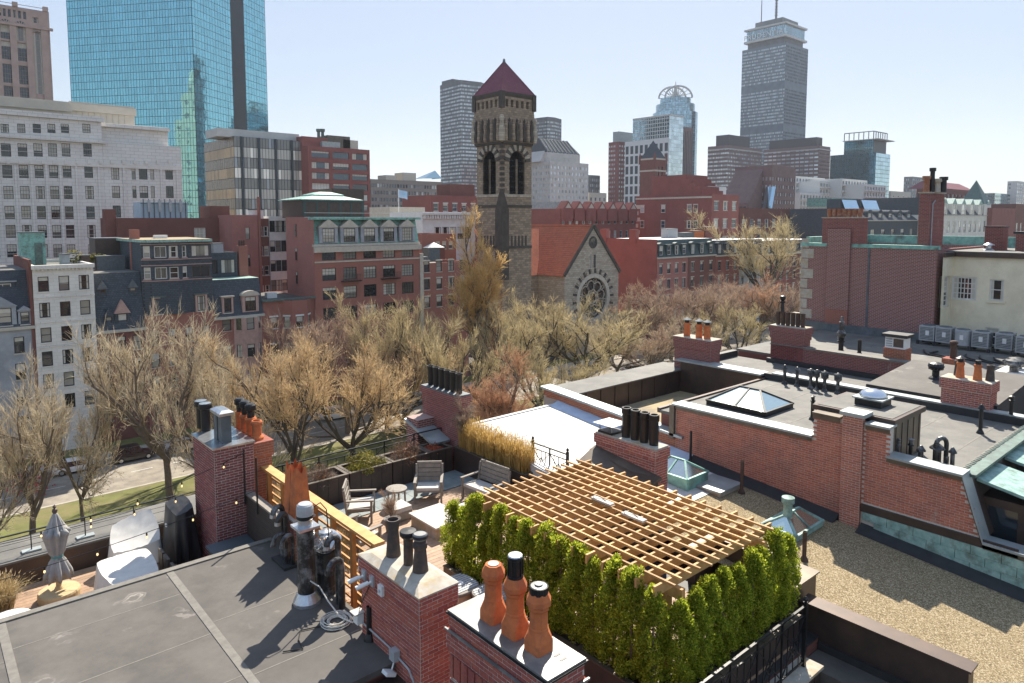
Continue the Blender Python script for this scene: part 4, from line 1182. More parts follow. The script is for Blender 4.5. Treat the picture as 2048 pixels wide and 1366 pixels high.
acl = ['dark grey boxy unit at the corner of the brick wall', 'second boxy unit from the brick wall', 'round-cased unit in the middle of the row', 'pale boxy unit right of the round one', 'pale boxy unit below the sash window', 'unit cut by the right edge of the photo']
for k, (u, v) in enumerate(((1857, 686), (1890, 690), (1925, 696), (1963, 700), (2010, 704), (2052, 712))):
    x, y, _ = atz(u, v, 21.35)
    ac('air conditioner, ' + acl[k], x, y, 21.32, k == 2, .8, 0)
cbl = thing('refrigerant_hoses', 'tangle of black hoses trailing from the air conditioners', 'hose', (38, 9, 21.3))
for k in range(7):
    x, y, _ = atz(1848 + k * 28, 700 + k * 3, 21.33)
    MB().tube([(x, y, 21.34), (x - .7, y - .1 + RND.uniform(-.3, .3), 21.34), (x - 1.2, y - .6, 21.34), (x - 1.5, y - 1.5, 21.34)], .035, 6).build('hose', 'metal_black', cbl)
sk = thing('skylight', 'low white sheet-topped skylight on the air conditioner roof', 'skylight', (35, 7.8, 21.3))
bx('curb', 'roof_black', sk, 33.9, 6.0, 21.3, 36.2, 8.6, 21.55)
bx('cover', 'white_paint', sk, 33.85, 5.95, 21.55, 36.25, 8.65, 21.6)

# ---- skylights
def hip_skylight(label, x0, y0, x1, y1, z, hc, hr, inset, frame, glass, name='skylight'):
    s = thing(name, label, 'skylight', ((x0 + x1) / 2, (y0 + y1) / 2, z))
    MB().box(x0, y0, z - .1, x1, y1, z + hc).build('curb', frame, s)
    zb, zt = z + hc + .01, z + hr
    long_y = (y1 - y0) > (x1 - x0)
    if long_y: a, b = ((x0 + x1) / 2, y0 + inset, zt), ((x0 + x1) / 2, y1 - inset, zt)
    else: a, b = (x0 + inset, (y0 + y1) / 2, zt), (x1 - inset, (y0 + y1) / 2, zt)
    c = [(x0, y0, zb), (x1, y0, zb), (x1, y1, zb), (x0, y1, zb)]
    if long_y: pans = [(c[0], c[1], a), (c[1], c[2], b, a), (c[2], c[3], b), (c[3], c[0], a, b)]
    else: pans = [(c[0], c[1], b, a), (c[1], c[2], b), (c[2], c[3], a, b), (c[3], c[0], a)]
    for p in pans:
        if len(p) == 4:
            m0 = [(Vector(p[0]) * .5 + Vector(p[1]) * .5), (Vector(p[2]) * .5 + Vector(p[3]) * .5)]
            for qd in ((p[0], m0[0], m0[1], p[3]), (m0[0], p[1], p[2], m0[1])):
                MB().poly(qd).__class__
                t = MB(); t.poly(qd); t.build('pane', glass, s)
            MB().bar(m0[0], m0[1], .05, .04).build('glazing_bar', frame, s)
        else:
            t = MB(); t.poly(p); t.build('pane', glass, s)
    for p, q in ((c[0], a), (c[1], a if long_y else b), (c[2], b), (c[3], b if long_y else a), (a, b)):
        MB().bar(p, q, .06, .05).build('glazing_bar', frame, s)
    for k in range(4):
        MB().bar(c[k], c[(k + 1) % 4], .07, .05).build('edge_bar', frame, s)
    return s
g_sky = mirror_glass('skylight_glass', (.66, .78, .74), .22, .1)
hip_skylight('large hip skylight with black frame on the grey roof', 20.75, 11.4, 22.6, 13.6, 21.6, .14, .62, .72, M['metal_black'], g_sky)
hip_skylight('green copper hip skylight next to the mid-roof chimney', 16.45, 11.35, 17.5, 12.75, zc(12), .28, .62, .45, M['copper'], mirror_glass('skylight_glass_pale', (.62, .68, .66), .15, .1))
cs = hip_skylight('small green copper skylight with a round ventilator on gravel', 16.4, 8.08, 17.85, 9.02, zc(8.5), .1, .42, .4, M['copper_pale'], g_sky)
lathe_part(cs, 'ventilator', 16.85, 8.55, [(.14, zc(8.5) + .2), (.11, zc(8.5) + .55), (.11, zc(8.5) + .7), (.16, zc(8.5) + .72), (.16, zc(8.5) + .86), (.001, zc(8.5) + .92)], 'copper_pale', 16)
ds = thing('skylight', 'clear acrylic dome skylight on the roof penthouse', 'skylight', (20.1, 7.9, 22.87))
bx('curb', 'metal_black', ds, 19.75, 7.5, 22.87, 20.45, 8.2, 23.06)
bx('rim', 'metal_grey', ds, 19.7, 7.45, 23.06, 20.5, 8.25, 23.1)
dm = MB()
rings = [[(20.1 + (.37 * math.cos(a)) * c, 7.85 + (.37 * math.sin(a)) * c, 23.1 + .22 * math.sin(t)) for a in [6.283 * j / 16 for j in range(16)]] for t, c in [(k * math.pi / 2 / 5, math.cos(k * math.pi / 2 / 5) + .001) for k in range(6)]]
dm.loft(rings); dm.build('dome', mirror_glass('dome_acrylic', (.70, .74, .78), .15, .05), ds, True)
ht = thing('roof_hatch', 'flat grey roof hatch with peeling corner beside copper skylight', 'hatch', (17.5, 11.0, 20.4))
bx('curb', 'concrete', ht, 16.95, 10.6, zc(11) - .12, 18.0, 11.5, zc(11) + .07)
bx('lid', 'metal_grey', ht, 16.9, 10.55, zc(11) + .07, 18.05, 11.55, zc(11) + .13)

# ---- privacy screen of grey slats and cedar fence
sc_ = thing('privacy_screen', 'grey-brown slatted screen wall beside the maroon chimney', 'screen', (6.25, 16.7, 19.2))
bx('backing', 'slat_grey', sc_, 6.22, 15.0, 19.2, 6.3, 17.28, 21.12)
for k in range(34):
    z = 19.26 + k * .055
    bx('slat', 'slat_grey', sc_, 6.17, 15.0, z, 6.22, 17.28, z + .038)
bx('cap', 'teak_grey', sc_, 6.14, 14.98, 21.12, 6.34, 17.28, 21.17)
for y in (16.4, 17.2):
    MB().tube([(6.12, y, 20.9), (6.12, y, 22.3)], .022, 8).build('light_pole', 'metal_black', sc_)
cf = thing('cedar_fence', 'open cedar fence of posts and horizontal laths along the deck', 'fence', (6.75, 15.4, 19.6))
for k in range(9):
    y = 11.85 + k * .88
    bx('post', 'cedar', cf, 6.68, y, 19.55, 6.78, y + .1, 21.6)
for j in range(9):
    z = 19.75 + j * .205
    bx('lath', 'cedar', cf, 6.79, 11.8, z, 6.83, 19.0, z + .045)
bx('top_rail', 'cedar_top', cf, 6.64, 11.75, 21.6, 6.88, 19.05, 21.66)

# ---- counter, grill, covered table, umbrella, rope lights on the left terrace
ct = thing('outdoor_counter', 'dark cabinet with speckled granite top under the slatted screen', 'counter', (5.5, 17.2, 19.2))
bx('cabinet', 'slat_grey', ct, 5.2, 15.9, 19.2, 6.12, 17.2, 20.06)
bx('worktop', 'stone_dark', ct, 5.15, 15.85, 20.06, 6.14, 17.25, 20.11)
def cloth(rings_pts, name, mat, par, sub=True):
    mb = MB().loft(rings_pts); o = mb.build(name, mat, par, True); return o
def drape(name, mat, par, top, skirt, seed, n=11, sag=.03, flare=.1):
    """a cloth cover: top is a grid of four corners with heights, hanging to z = skirt in folds"""
    rng = random.Random(seed); mb = MB(); (ax, ay, az), (bx_, by, bz), (cx, cy, cz), (dx, dy, dz) = top
    def P(i, j):
        a, b = 2 * i - 1, 2 * j - 1
        i, j = .5 + a * math.sqrt(1 - b * b * .22) / 2, .5 + b * math.sqrt(1 - a * a * .22) / 2
        return Vector((ax, ay, az)).lerp(Vector((bx_, by, bz)), i).lerp(Vector((dx, dy, dz)).lerp(Vector((cx, cy, cz)), i), j)
    g = [[P(i / n, j / n) + Vector((0, 0, -sag * 16 * (i / n) * (1 - i / n) * (j / n) * (1 - j / n) + rng.uniform(-.012, .012))) for i in range(n + 1)] for j in range(n + 1)]
    mb.loft(g, 0, False, False)
    edge = g[0][:-1] + [r[-1] for r in g[:-1]] + g[-1][:0:-1] + [r[0] for r in g[:0:-1]]
    c = P(.5, .5); rings = [edge]
    for k in range(1, 5):
        t = k / 4; ring = []
        for q, e in enumerate(edge):
            o = Vector((e.x - c.x, e.y - c.y, 0)); o.normalize()
            f = flare * (t ** .6) * (.6 + .8 * math.sin(q * 1.15 + seed) * t + rng.uniform(-.12, .12))
            p_ = e + o * f; p_.z = e.z + (skirt + .03 * math.sin(q * 1.3) - e.z) * t; ring.append(p_)
        rings.append(ring)
    mb.loft([[tuple(v) for v in r] for r in rings], 0, False)
    return mb.build(name, mat, par, True)
gr = thing('covered_grill', 'barbecue grill under a black cover beside the maroon chimney', 'grill', (4.95, 18.8, 19.2))
drape('cover', 'cover_black', gr, ((4.8, 18.35, 20.55), (5.25, 18.35, 20.7), (5.3, 19.45, 20.72), (4.8, 19.45, 20.6)), 19.25, 3, 9, .0, .22)
bx('label_tag', 'white_paint', gr, 4.66, 18.75, 20.2, 4.69, 18.83, 20.28)
tb = thing('covered_table', 'long table and chairs under a pale canvas cover on the terrace', 'table', (3.6, 17.6, 19.2))
drape('cover', 'cover_light', tb, ((3.05, 16.75, 19.98), (4.05, 16.75, 19.96), (4.15, 18.35, 20.02), (2.95, 18.35, 20.0)), 19.25, 5, 12, .02, .13)
for y in (17.0, 17.55, 18.0):
    bx('chair_back', 'slat_grey', tb, 4.32, y - .18, 19.45, 4.38, y + .18, 19.98)
sf = thing('bench_under_cover', 'tall bench under a crumpled pale cover against the terrace wall', 'bench', (4.0, 19.4, 19.2))
drape('cover', 'cover_light', sf, ((3.45, 19.0, 19.75), (4.65, 19.0, 19.78), (4.6, 19.8, 20.45), (3.6, 19.8, 20.2)), 19.25, 8, 12, .06, .1)
ux, uy = 2.32, 18.75
um = thing('closed_umbrella', 'closed grey patio umbrella tied with a teal band', 'umbrella', (ux, uy, 19.2))
lathe_part(um, 'base', ux, uy, [(.42, 19.2), (.43, 19.25), (.43, 19.36), (.41, 19.4), (.1, 19.42)], 'stone_tan', 28)
lathe_part(um, 'base_neck', ux, uy, [(.1, 19.42), (.06, 19.5), (.045, 19.75)], 'stone_tan', 14)
MB().tube([(ux, uy, 19.4), (ux, uy, 21.25)], .025, 10).build('pole', 'teak_grey', um)
rg = []
for z, r, dep in ((19.72, .25, .45), (19.9, .23, .45), (20.12, .14, .35), (20.2, .10, .1), (20.3, .14, .35), (20.55, .18, .45), (20.72, .21, .5), (20.82, .25, .5), (20.84, .19, .45), (21.0, .13, .3), (21.2, .06, .1), (21.25, .03, .0)):
    rg.append([(ux + r * (1 + dep * math.cos(8 * 6.283 * k / 48) * .6) * math.cos(6.283 * k / 48), uy + r * (1 + dep * math.cos(8 * 6.283 * k / 48) * .6) * math.sin(6.283 * k / 48), z - (.07 * math.cos(8 * 6.283 * k / 48) if z < 20 or 20.8 < z < 20.83 else 0)) for k in range(48)])
cloth(rg, 'canopy', M['umbrella'], um)
lathe_part(um, 'tie_band', ux, uy, [(.115, 20.19), (.125, 20.22), (.115, 20.25)], surf('teal_band', (.10, .36, .34)), 20)
lathe_part(um, 'finial', ux, uy, [(.03, 21.22), (.06, 21.28), (.05, 21.33), (.02, 21.35), (.045, 21.39), (.001, 21.44)], 'frame_brown', 14)
rp = thing('round_cushion', 'white round ottoman at the left edge of the terrace', 'ottoman', (1.3, 17.3, 19.2))
lathe_part(rp, 'cushion', 1.25, 17.45, [(.3, 19.2), (.42, 19.3), (.45, 19.5), (.42, 19.68), (.25, 19.74), (.001, 19.75)], 'cover_light', 24)
# string lights
bulb = NT('filament_bulb'); bulb.color((.9, .75, .45)); bulb.set(Roughness=.1)
bulb.b.inputs['Emission Color'].default_value = (1, .62, .25, 1); bulb.b.inputs['Emission Strength'].default_value = .35
def string_lights(label, a, b, sag, n):
    s = thing('string_lights', label, 'string lights', a)
    pts = []
    for k in range(n * 2 + 1):
        t = k / (n * 2); p = Vector(a).lerp(Vector(b), t); p.z -= sag * 4 * t * (1 - t); pts.append(p)
    MB().tube(pts, .008, 5).build('wire', 'metal_black', s)
    for k in range(1, n * 2, 2):
        p = pts[k]
        MB().lathe(p.x, p.y, [(.012, p.z), (.018, p.z - .03), (.018, p.z - .07)], 8).build('socket', 'metal_black', s)
        MB().lathe(p.x, p.y, [(.012, p.z - .07), (.02, p.z - .1), (.02, p.z - .12), (.001, p.z - .14)], 10).build('bulb', bulb.mat, s)
string_lights('string lights swagged from the chimney pole over the covered table', (6.12, 17.2, 22.2), (-2.2, 18.9, 21.1), .5, 9)
string_lights('lower string lights crossing the terrace past the umbrella', (6.12, 16.4, 21.5), (-2.4, 17.5, 20.6), .25, 9)
string_lights('string lights running along the terrace railing', (5.44, 18.9, 20.9), (-2.0, 20.2, 20.6), .25, 8)

# ---- cameras, boxes, conduit, cable on the foreground chimney and roof
for k, y in enumerate((10.78, 10.5)):
    cm = thing('security_camera', ('far' if k == 0 else 'near') + ' of two white bullet cameras on the brick chimney', 'camera', (5.9, y, 21.7), 'bullet cameras on the chimney')
    bx('mount', 'grey_paint', cm, 5.86, y - .06, 21.60, 5.905, y + .06, 21.78)
    MB().tube([(5.87, y, 21.68), (5.80, y + .02, 21.66)], .022, 8).build('arm', 'white_paint', cm)
    MB().tube([(5.82, y + .02, 21.67), (5.62, y + .1, 21.60)], [.035, .042], 12).build('body', 'white_paint', cm)
jb = thing('junction_box', 'small white box at the chimney top right of the cameras', 'junction box', (5.9, 10.2, 21.65))
bx('box', 'white_paint', jb, 5.85, 10.12, 21.56, 5.905, 10.26, 21.74)
lathe_part(jb, 'cover', 5.84, 10.19, [(.001, 21.62), (.03, 21.65), (.001, 21.68)], 'grey_paint', 10)
j2 = thing('junction_box', 'weatherproof outlet box above the coiled cable', 'junction box', (5.92, 10.95, 20.75))
bx('box', 'white_paint', j2, 5.80, 10.9, 20.72, 5.93, 11.06, 20.92)
bx('lid', 'cushion', j2, 5.74, 10.88, 20.92, 5.95, 11.08, 20.94)
j3 = thing('flood_light', 'white floodlight on a grey box low on the chimney', 'lamp', (5.92, 9.75, 20.55))
bx('box', 'grey_paint', j3, 5.82, 9.7, 20.6, 5.94, 9.86, 20.78)
MB().tube([(5.86, 9.76, 20.6), (5.80, 9.74, 20.48)], .014, 6).build('arm', 'white_paint', j3)
MB().mbox(Matrix.Translation((5.76, 9.74, 20.44)) @ Matrix.Rotation(rad(25), 4, 'Y'), -.11, -.08, -.03, .08, .08, .03).build('head', 'white_paint', j3)
cd = thing('conduit', 'grey electrical conduit running along and down the brick chimney', 'conduit', (5.9, 10.2, 20.6))
MB().tube([(5.9, 10.9, 20.74), (5.91, 10.5, 20.72), (5.91, 9.86, 20.7)], .016, 8).build('upper_run', 'grey_paint', cd)
MB().tube([(5.91, 9.7, 20.66), (5.92, 9.4, 20.6), (5.93, 9.28, 20.45), (5.93, 9.25, 19.0)], .018, 8).build('drop', 'grey_paint', cd)
MB().tube([(5.9, 10.62, 21.55), (5.93, 10.9, 21.2), (5.9, 11.0, 20.95)], .009, 6).build('camera_wire', 'metal_black', cd)
cc = thing('cable_coil', 'coil of pale cable lying on the dark roof', 'cable', (5.8, 11.55, 20.5))
for k in range(9):
    r = .13 + .02 * k + RND.uniform(-.012, .012); ox, oy = RND.uniform(-.02, .02), RND.uniform(-.02, .02)
    MB().tube([(5.72 + ox + r * math.cos(6.283 * j / 22), 11.6 + oy + r * math.sin(6.283 * j / 22), 20.52 + .012 * (k % 4) + RND.uniform(0, .01)) for j in range(23)], .011, 5).build('loop', 'cord_white', cc)
MB().tube([(5.62, 12.45, 21.0), (5.7, 12.2, 20.95), (5.75, 11.95, 20.75), (5.82, 11.6, 20.56), (5.86, 11.2, 20.62), (5.88, 11.05, 20.74)], .014, 6).build('lead', 'cord_white', cc)
MB().tube([(5.55, 11.6, 20.52), (5.1, 11.75, 20.52), (4.95, 11.5, 20.52), (4.9, 11.2, 20.52), (4.6, 11.35, 20.52)], .011, 6).build('tail', 'metal_black', cc)

# ================================================================== roof deck: planters, pergola, hedge, furniture
def planter(label, x0, y0, x1, y1, z0, h, panels, along='x', group='bronze planters round the deck'):
    p = thing('planter', label, 'planter', ((x0 + x1) / 2, (y0 + y1) / 2, z0), group)
    t = .05
    mb = MB()
    for q in ((x0, y0, x1, y0 + t), (x0, y1 - t, x1, y1), (x0, y0 + t, x0 + t, y1 - t), (x1 - t, y0 + t, x1, y1 - t)):
        mb.box(q[0], q[1], z0, q[2], q[3], z0 + h - .025)
    mb.build('body', 'metal_brown', p)
    mb = MB(); t = .09
    for q in ((x0 - .01, y0 - .01, x1 + .01, y0 + t), (x0 - .01, y1 - t, x1 + .01, y1 + .01), (x0 - .01, y0 + t, x0 + t, y1 - t), (x1 - t, y0 + t, x1 + .01, y1 - t)):
        mb.box(q[0], q[1], z0 + h - .025, q[2], q[3], z0 + h)
    mb.build('rim', 'metal_bronze', p)
    bx('soil', 'soil', p, x0 + .05, y0 + .05, z0 + .3, x1 - .05, y1 - .05, z0 + h - .1)
    for k in range(1, panels):
        if along == 'x':
            x = x0 + (x1 - x0) * k / panels; bx('panel_seam', 'metal_black', p, x - .008, y0 - .006, z0 + .02, x + .008, y0, z0 + h - .03)
        else:
            y = y0 + (y1 - y0) * k / panels; bx('panel_seam', 'metal_black', p, x0 - .006, y - .008, z0 + .02, x0, y + .008, z0 + h - .03)
    return p
PL = [(7.0, 8.33, 'bronze planter at the cedar fence end of the avenue row'), (8.36, 9.72, 'bronze planter with rusty twigs, second from the cedar fence'), (9.76, 11.2, 'bronze planter holding the yellow-green box shrub'), (11.25, 12.65, 'bronze planter holding the red-brown twiggy shrub'), (12.69, 13.55, 'short bronze planter with red foliage in the corner')]
for x0, x1, lb in PL:
    planter(lb, x0, 18.62, x1, 19.5, 19.6, .8, max(2, round((x1 - x0) / .33)))
planter('bronze planter full of golden grass nearest the corner', 13.6, 16.85, 14.3, 18.6, 19.6, .8, 1, 'y')
planter('bronze planter full of golden grass nearest the pergola', 13.6, 15.1, 14.3, 16.82, 19.6, .8, 1, 'y')
for k in range(4):
    planter(['long bronze trough under the hedge at the lounge end', 'bronze trough under the hedge behind the tan stools', 'bronze trough under the hedge behind the orange pots', 'bronze trough under the hedge at its near corner'][k], 8.95, 7.05 + (3 - k) * 1.42, 9.6, 8.43 + (3 - k) * 1.42, 19.6, .5, 1, 'y', 'bronze hedge troughs')
for k in range(3):
    planter(['bronze trough behind the iron fence at the near corner', 'middle bronze trough behind the iron fence', 'bronze trough behind the iron fence at the gravel end'][k], 8.95 + k * 1.42, 6.35, 10.33 + k * 1.42, 7.02, 19.6, .5, 1, 'x', 'bronze hedge troughs')

def iron_fence(label, a, b, z0, h, bay=.95, finials=True):
    f = thing('iron_fence', label, 'fence', a)
    a, b = Vector((*a[:2], 0)), Vector((*b[:2], 0)); L = (b - a).length; d = (b - a) / L
    n = max(1, round(L / bay)); P = lambda s_, z: tuple(a + d * s_ + Vector((0, 0, z)))
    MB().bar(P(0, z0 + h), P(L, z0 + h), .045, .035).build('top_rail', 'metal_black', f)
    MB().bar(P(0, z0 + .1), P(L, z0 + .1), .03, .03).build('bottom_rail', 'metal_black', f)
    MB().bar(P(0, z0 + h - .17), P(L, z0 + h - .17), .025, .025).build('middle_rail', 'metal_black', f)
    for k in range(n + 1):
        s_ = L * k / n
        MB().bar(P(s_, z0), P(s_, z0 + h), .035, .035).build('post', 'metal_black', f)
        if k < n:
            w = L / n; lo, hi = z0 + .1, z0 + h - .17; mz = (lo + hi) / 2
            for q in ((s_, lo, s_ + w, hi), (s_, hi, s_ + w, lo)):
                MB().bar(P(q[0], q[1]), P(q[2], q[3]), .018, .018).build('diagonal', 'metal_black', f)
            for fx in (.25, .5, .75):
                MB().bar(P(s_ + w * fx, lo), P(s_ + w * fx, hi), .016, .016).build('baluster', 'metal_black', f)
            c = [(s_ + w * .5, mz + .16), (s_ + w * .66, mz), (s_ + w * .5, mz - .16), (s_ + w * .34, mz)]
            for j in range(4):
                MB().bar(P(*c[j]), P(*c[(j + 1) % 4]), .018, .018).build('diamond_bar', 'metal_black', f)
    if finials:
        for s_ in (0, L):
            q = P(s_, 0)
            bx('end_post', 'metal_black', f, q[0] - .035, q[1] - .035, z0, q[0] + .035, q[1] + .035, z0 + h + .08)
            lathe_part(f, 'finial', q[0], q[1], [(.02, z0 + h + .08), (.045, z0 + h + .12), (.045, z0 + h + .15), (.02, z0 + h + .19), (.001, z0 + h + .2)], 'metal_black', 12)
    return f
iron_fence('black iron fence of crossed bars on the pale ledge below the hedge', (8.3, 5.98, 19.46), (12.6, 5.98, 19.46), 19.46, 1.2)
iron_fence('black iron fence along the avenue side behind the planters', (7.0, 19.75, 19.6), (13.9, 19.75, 19.6), 19.6, 1.12, 1.15, False)
iron_fence('short black iron fence with ball finial at the white roof edge', (14.42, 14.1, 19.6), (14.42, 15.6, 19.6), 20.1, 1.0, .75)

pg = thing('pergola', 'open cedar pergola roof of crossed boards above the hedge', 'pergola', (11, 9.4, 19.6))
raf = MB().box(9.15, -.022, 21.70, 12.95, .022, 21.88).mesh('rafter', M['pergola'])
for k in range(14):
    put('rafter', raf, pg, Matrix.Translation(Vector((0, 6.93 + k * .378, 0))) if False else WM[pg].inverted() @ Matrix.Translation(Vector((RND.uniform(-.015, .015), 6.93 + k * .378, 0))), True)
pur = MB().box(-.02, 6.72, 21.882, .02, 12.08, 21.92).mesh('purlin', M['pergola'])
for k in range(13):
    put('purlin', pur, pg, WM[pg].inverted() @ Matrix.Translation(Vector((9.42 + k * .268, RND.uniform(-.04, .04), 0))), True)
for x in (9.75, 12.45):
    bx('beam', 'pergola', pg, x - .05, 6.75, 21.5, x + .05, 12.0, 21.698)
    for y in (7.1, 11.7):
        bx('post', 'pergola', pg, x - .07, y - .07, 19.6, x + .07, y + .07, 21.5)
for u, v in ((1205, 1003), (1268, 1035)):
    x, y, _ = atz(u, v, 21.94)
    MB().mbox(Matrix.Translation((x, y, 21.955)) @ Matrix.Rotation(0, 4, 'Z'), -.07, -.28, -.02, .07, .28, .02).build('light_board', 'cushion', pg)
    MB().tube([(x, y - .1, 21.98), (x + .05, y + .1, 22.0), (x - .05, y + .25, 22.05), (x - .1, y + .15, 21.98)], .008, 5).build('light_cable', 'metal_black', pg)

# ---- furniture
def slat_chair(label, x, y, rz, w=.78):
    c = thing('armchair', label, 'chair', (x, y, 19.6), 'grey teak armchairs on the deck', rz)
    h = w / 2
    for sx in (-1, 1):
        MB().box(sx * h - .03, -.36, 0, sx * h + .03, -.30, .62).build('leg', 'teak_grey', c, local=True)
        MB().bar((sx * h, .30, 0), (sx * h, .42, .95), .06, .06).build('leg', 'teak_grey', c, local=True)
        MB().box(sx * h - .04, -.40, .62, sx * h + .04, .36, .66).build('armrest', 'teak_grey', c, local=True)
        MB().bar((sx * h, -.33, .4), (sx * h, .34, .4), .03, .05).build('side_rail', 'teak_grey', c, local=True)
    MB().bar((0, -.34, .36), (0, .34, .30), w - .08, .06, 0).build('seat_frame', 'teak_grey', c, local=True)
    MB().bar((0, -.34, .43), (0, .30, .37), w - .1, .08).build('seat_cushion', 'cushion', c, local=True)
    for k in range(4):
        z = .45 + k * .125
        yy = .33 + (z - .4) * .2
        MB().box(-h + .05, yy - .012, z, h - .05, yy + .012, z + .115).build('back_slat', 'teak_grey', c, local=True)
    MB().box(-h + .02, .41, .95, h - .02, .46, 1.02).build('top_rail', 'teak_grey', c, local=True)
    return c
slat_chair('grey teak armchair facing the camera by the side table', 11.55, 17.1, rad(-38))
slat_chair('grey teak armchair seen side-on against the planters', 9.35, 17.25, rad(55))
slat_chair('grey teak lounge seat with its back to the cedar fence', 8.35, 15.6, rad(100), .95)
slat_chair('wide grey teak loveseat half hidden by the hedge and pergola', 12.75, 15.9, rad(-85), 1.25)
for k, (x, y) in enumerate(((10.15, 16.55), (11.5, 15.2))):
    ot = thing('ottoman', ('left' if k == 0 else 'right') + ' of two low cushioned ottomans beside the fire table', 'ottoman', (x, y, 19.6), 'ottomans on the deck')
    bx('frame', 'teak_grey', ot, x - .28, y - .28, 19.62, x + .28, y + .28, 19.86)
    bx('cushion', 'cushion', ot, x - .27, y - .27, 19.86, x + .27, y + .27, 19.98)
tt = thing('side_table', 'small round grey side table between the armchairs', 'table', (10.55, 17.3, 19.6))
lathe_part(tt, 'top', 10.55, 17.3, [(.30, 20.08), (.31, 20.1), (.31, 20.13), (.3, 20.14), (.22, 20.142), (.21, 20.146), (.001, 20.147)], 'teak_grey', 24)
for k in range(4):
    a = rad(45 + 90 * k)
    MB().bar((10.55 + .26 * math.cos(a), 17.3 + .26 * math.sin(a), 19.6), (10.55 + .24 * math.cos(a), 17.3 + .24 * math.sin(a), 20.08), .04, .04).build('leg', 'teak_grey', tt)
fp = thing('fire_table', 'long pale-topped fire table in the middle of the deck', 'table', (10.4, 15.5, 19.6))
bx('body', 'concrete', fp, 10.15, 14.7, 19.6, 11.1, 15.9, 19.9)
bx('top', 'cushion', fp, 10.1, 14.65, 19.9, 11.15, 15.95, 19.95)
for k, (x, y) in enumerate(((8.15, 11.05), (8.5, 10.35))):
    st = thing('resin_stool', ('far' if k == 0 else 'near') + ' of two tan stools with ribbed grey tops behind the chimney', 'stool', (x, y, 19.6), 'tan stools with ribbed tops')
    lathe_part(st, 'body', x, y, [(.34, 19.6), (.30, 19.8), (.25, 20.2), (.30, 20.48), (.36, 20.54)], 'tan_plastic', 24)
    rg = [[(x + s_ * .38 * math.cos(a) / (abs(math.cos(a)) ** 3 + abs(math.sin(a)) ** 3) ** .333, y + s_ * .38 * math.sin(a) / (abs(math.cos(a)) ** 3 + abs(math.sin(a)) ** 3) ** .333, z) for a in [6.283 * j / 32 for j in range(32)]] for s_, z in ((1, 20.54), (1.02, 20.57), (1, 20.6), (.97, 20.605))]
    MB().loft(rg).build('top', 'teak_grey', st)
    for j in range(9):
        o = -.28 + j * .07; w = (.36 ** 3 - abs(o) ** 3) ** (1 / 3) * .97
        bx('rib', 'grey_paint', st, x - w, y + o - .026, 20.606, x + w, y + o + .026, 20.616)
    lathe_part(st, 'centre_disc', x + .02, y - .02, [(.09, 20.617), (.085, 20.63), (.001, 20.631)], 'white_paint', 18)

# ================================================================== plants
M['bark'] = surf('bark', (.195, .15, .111), (.111, .086, .065), 6, .9, bump=.3, bscale=20)
M['bark_dark'] = surf('bark_dark', (.085, .068, .052), (.05, .042, .034), 6, .9, bump=.3, bscale=20)
M['tw_grey'] = leaf_mat('twigs_grey', [(0, (.36, .29, .20)), (.5, (.54, .45, .31)), (1, (.70, .60, .43))], 0.3, .8)
M['tw_tan'] = leaf_mat('twigs_tan', [(0, (.38, .27, .15)), (.5, (.56, .41, .23)), (1, (.72, .54, .32))], 0.35, .8)
M['tw_olive'] = leaf_mat('twigs_olive', [(0, (.36, .29, .16)), (.5, (.54, .44, .25)), (1, (.68, .57, .34))], .35, .8)
M['tw_gold'] = leaf_mat('twigs_gold', [(0, (.52, .32, .12)), (.5, (.76, .50, .20)), (1, (.85, .64, .29))], 0.45, .8)
M['tw_rust'] = leaf_mat('twigs_rust', [(0, (.36, .20, .12)), (.5, (.52, .30, .18)), (1, (.66, .42, .25))], 0.35, .8)
M['tw_brown'] = leaf_mat('twigs_brown', [(0, (.30, .21, .15)), (.5, (.44, .32, .23)), (1, (.58, .43, .31))], 0.3, .8)

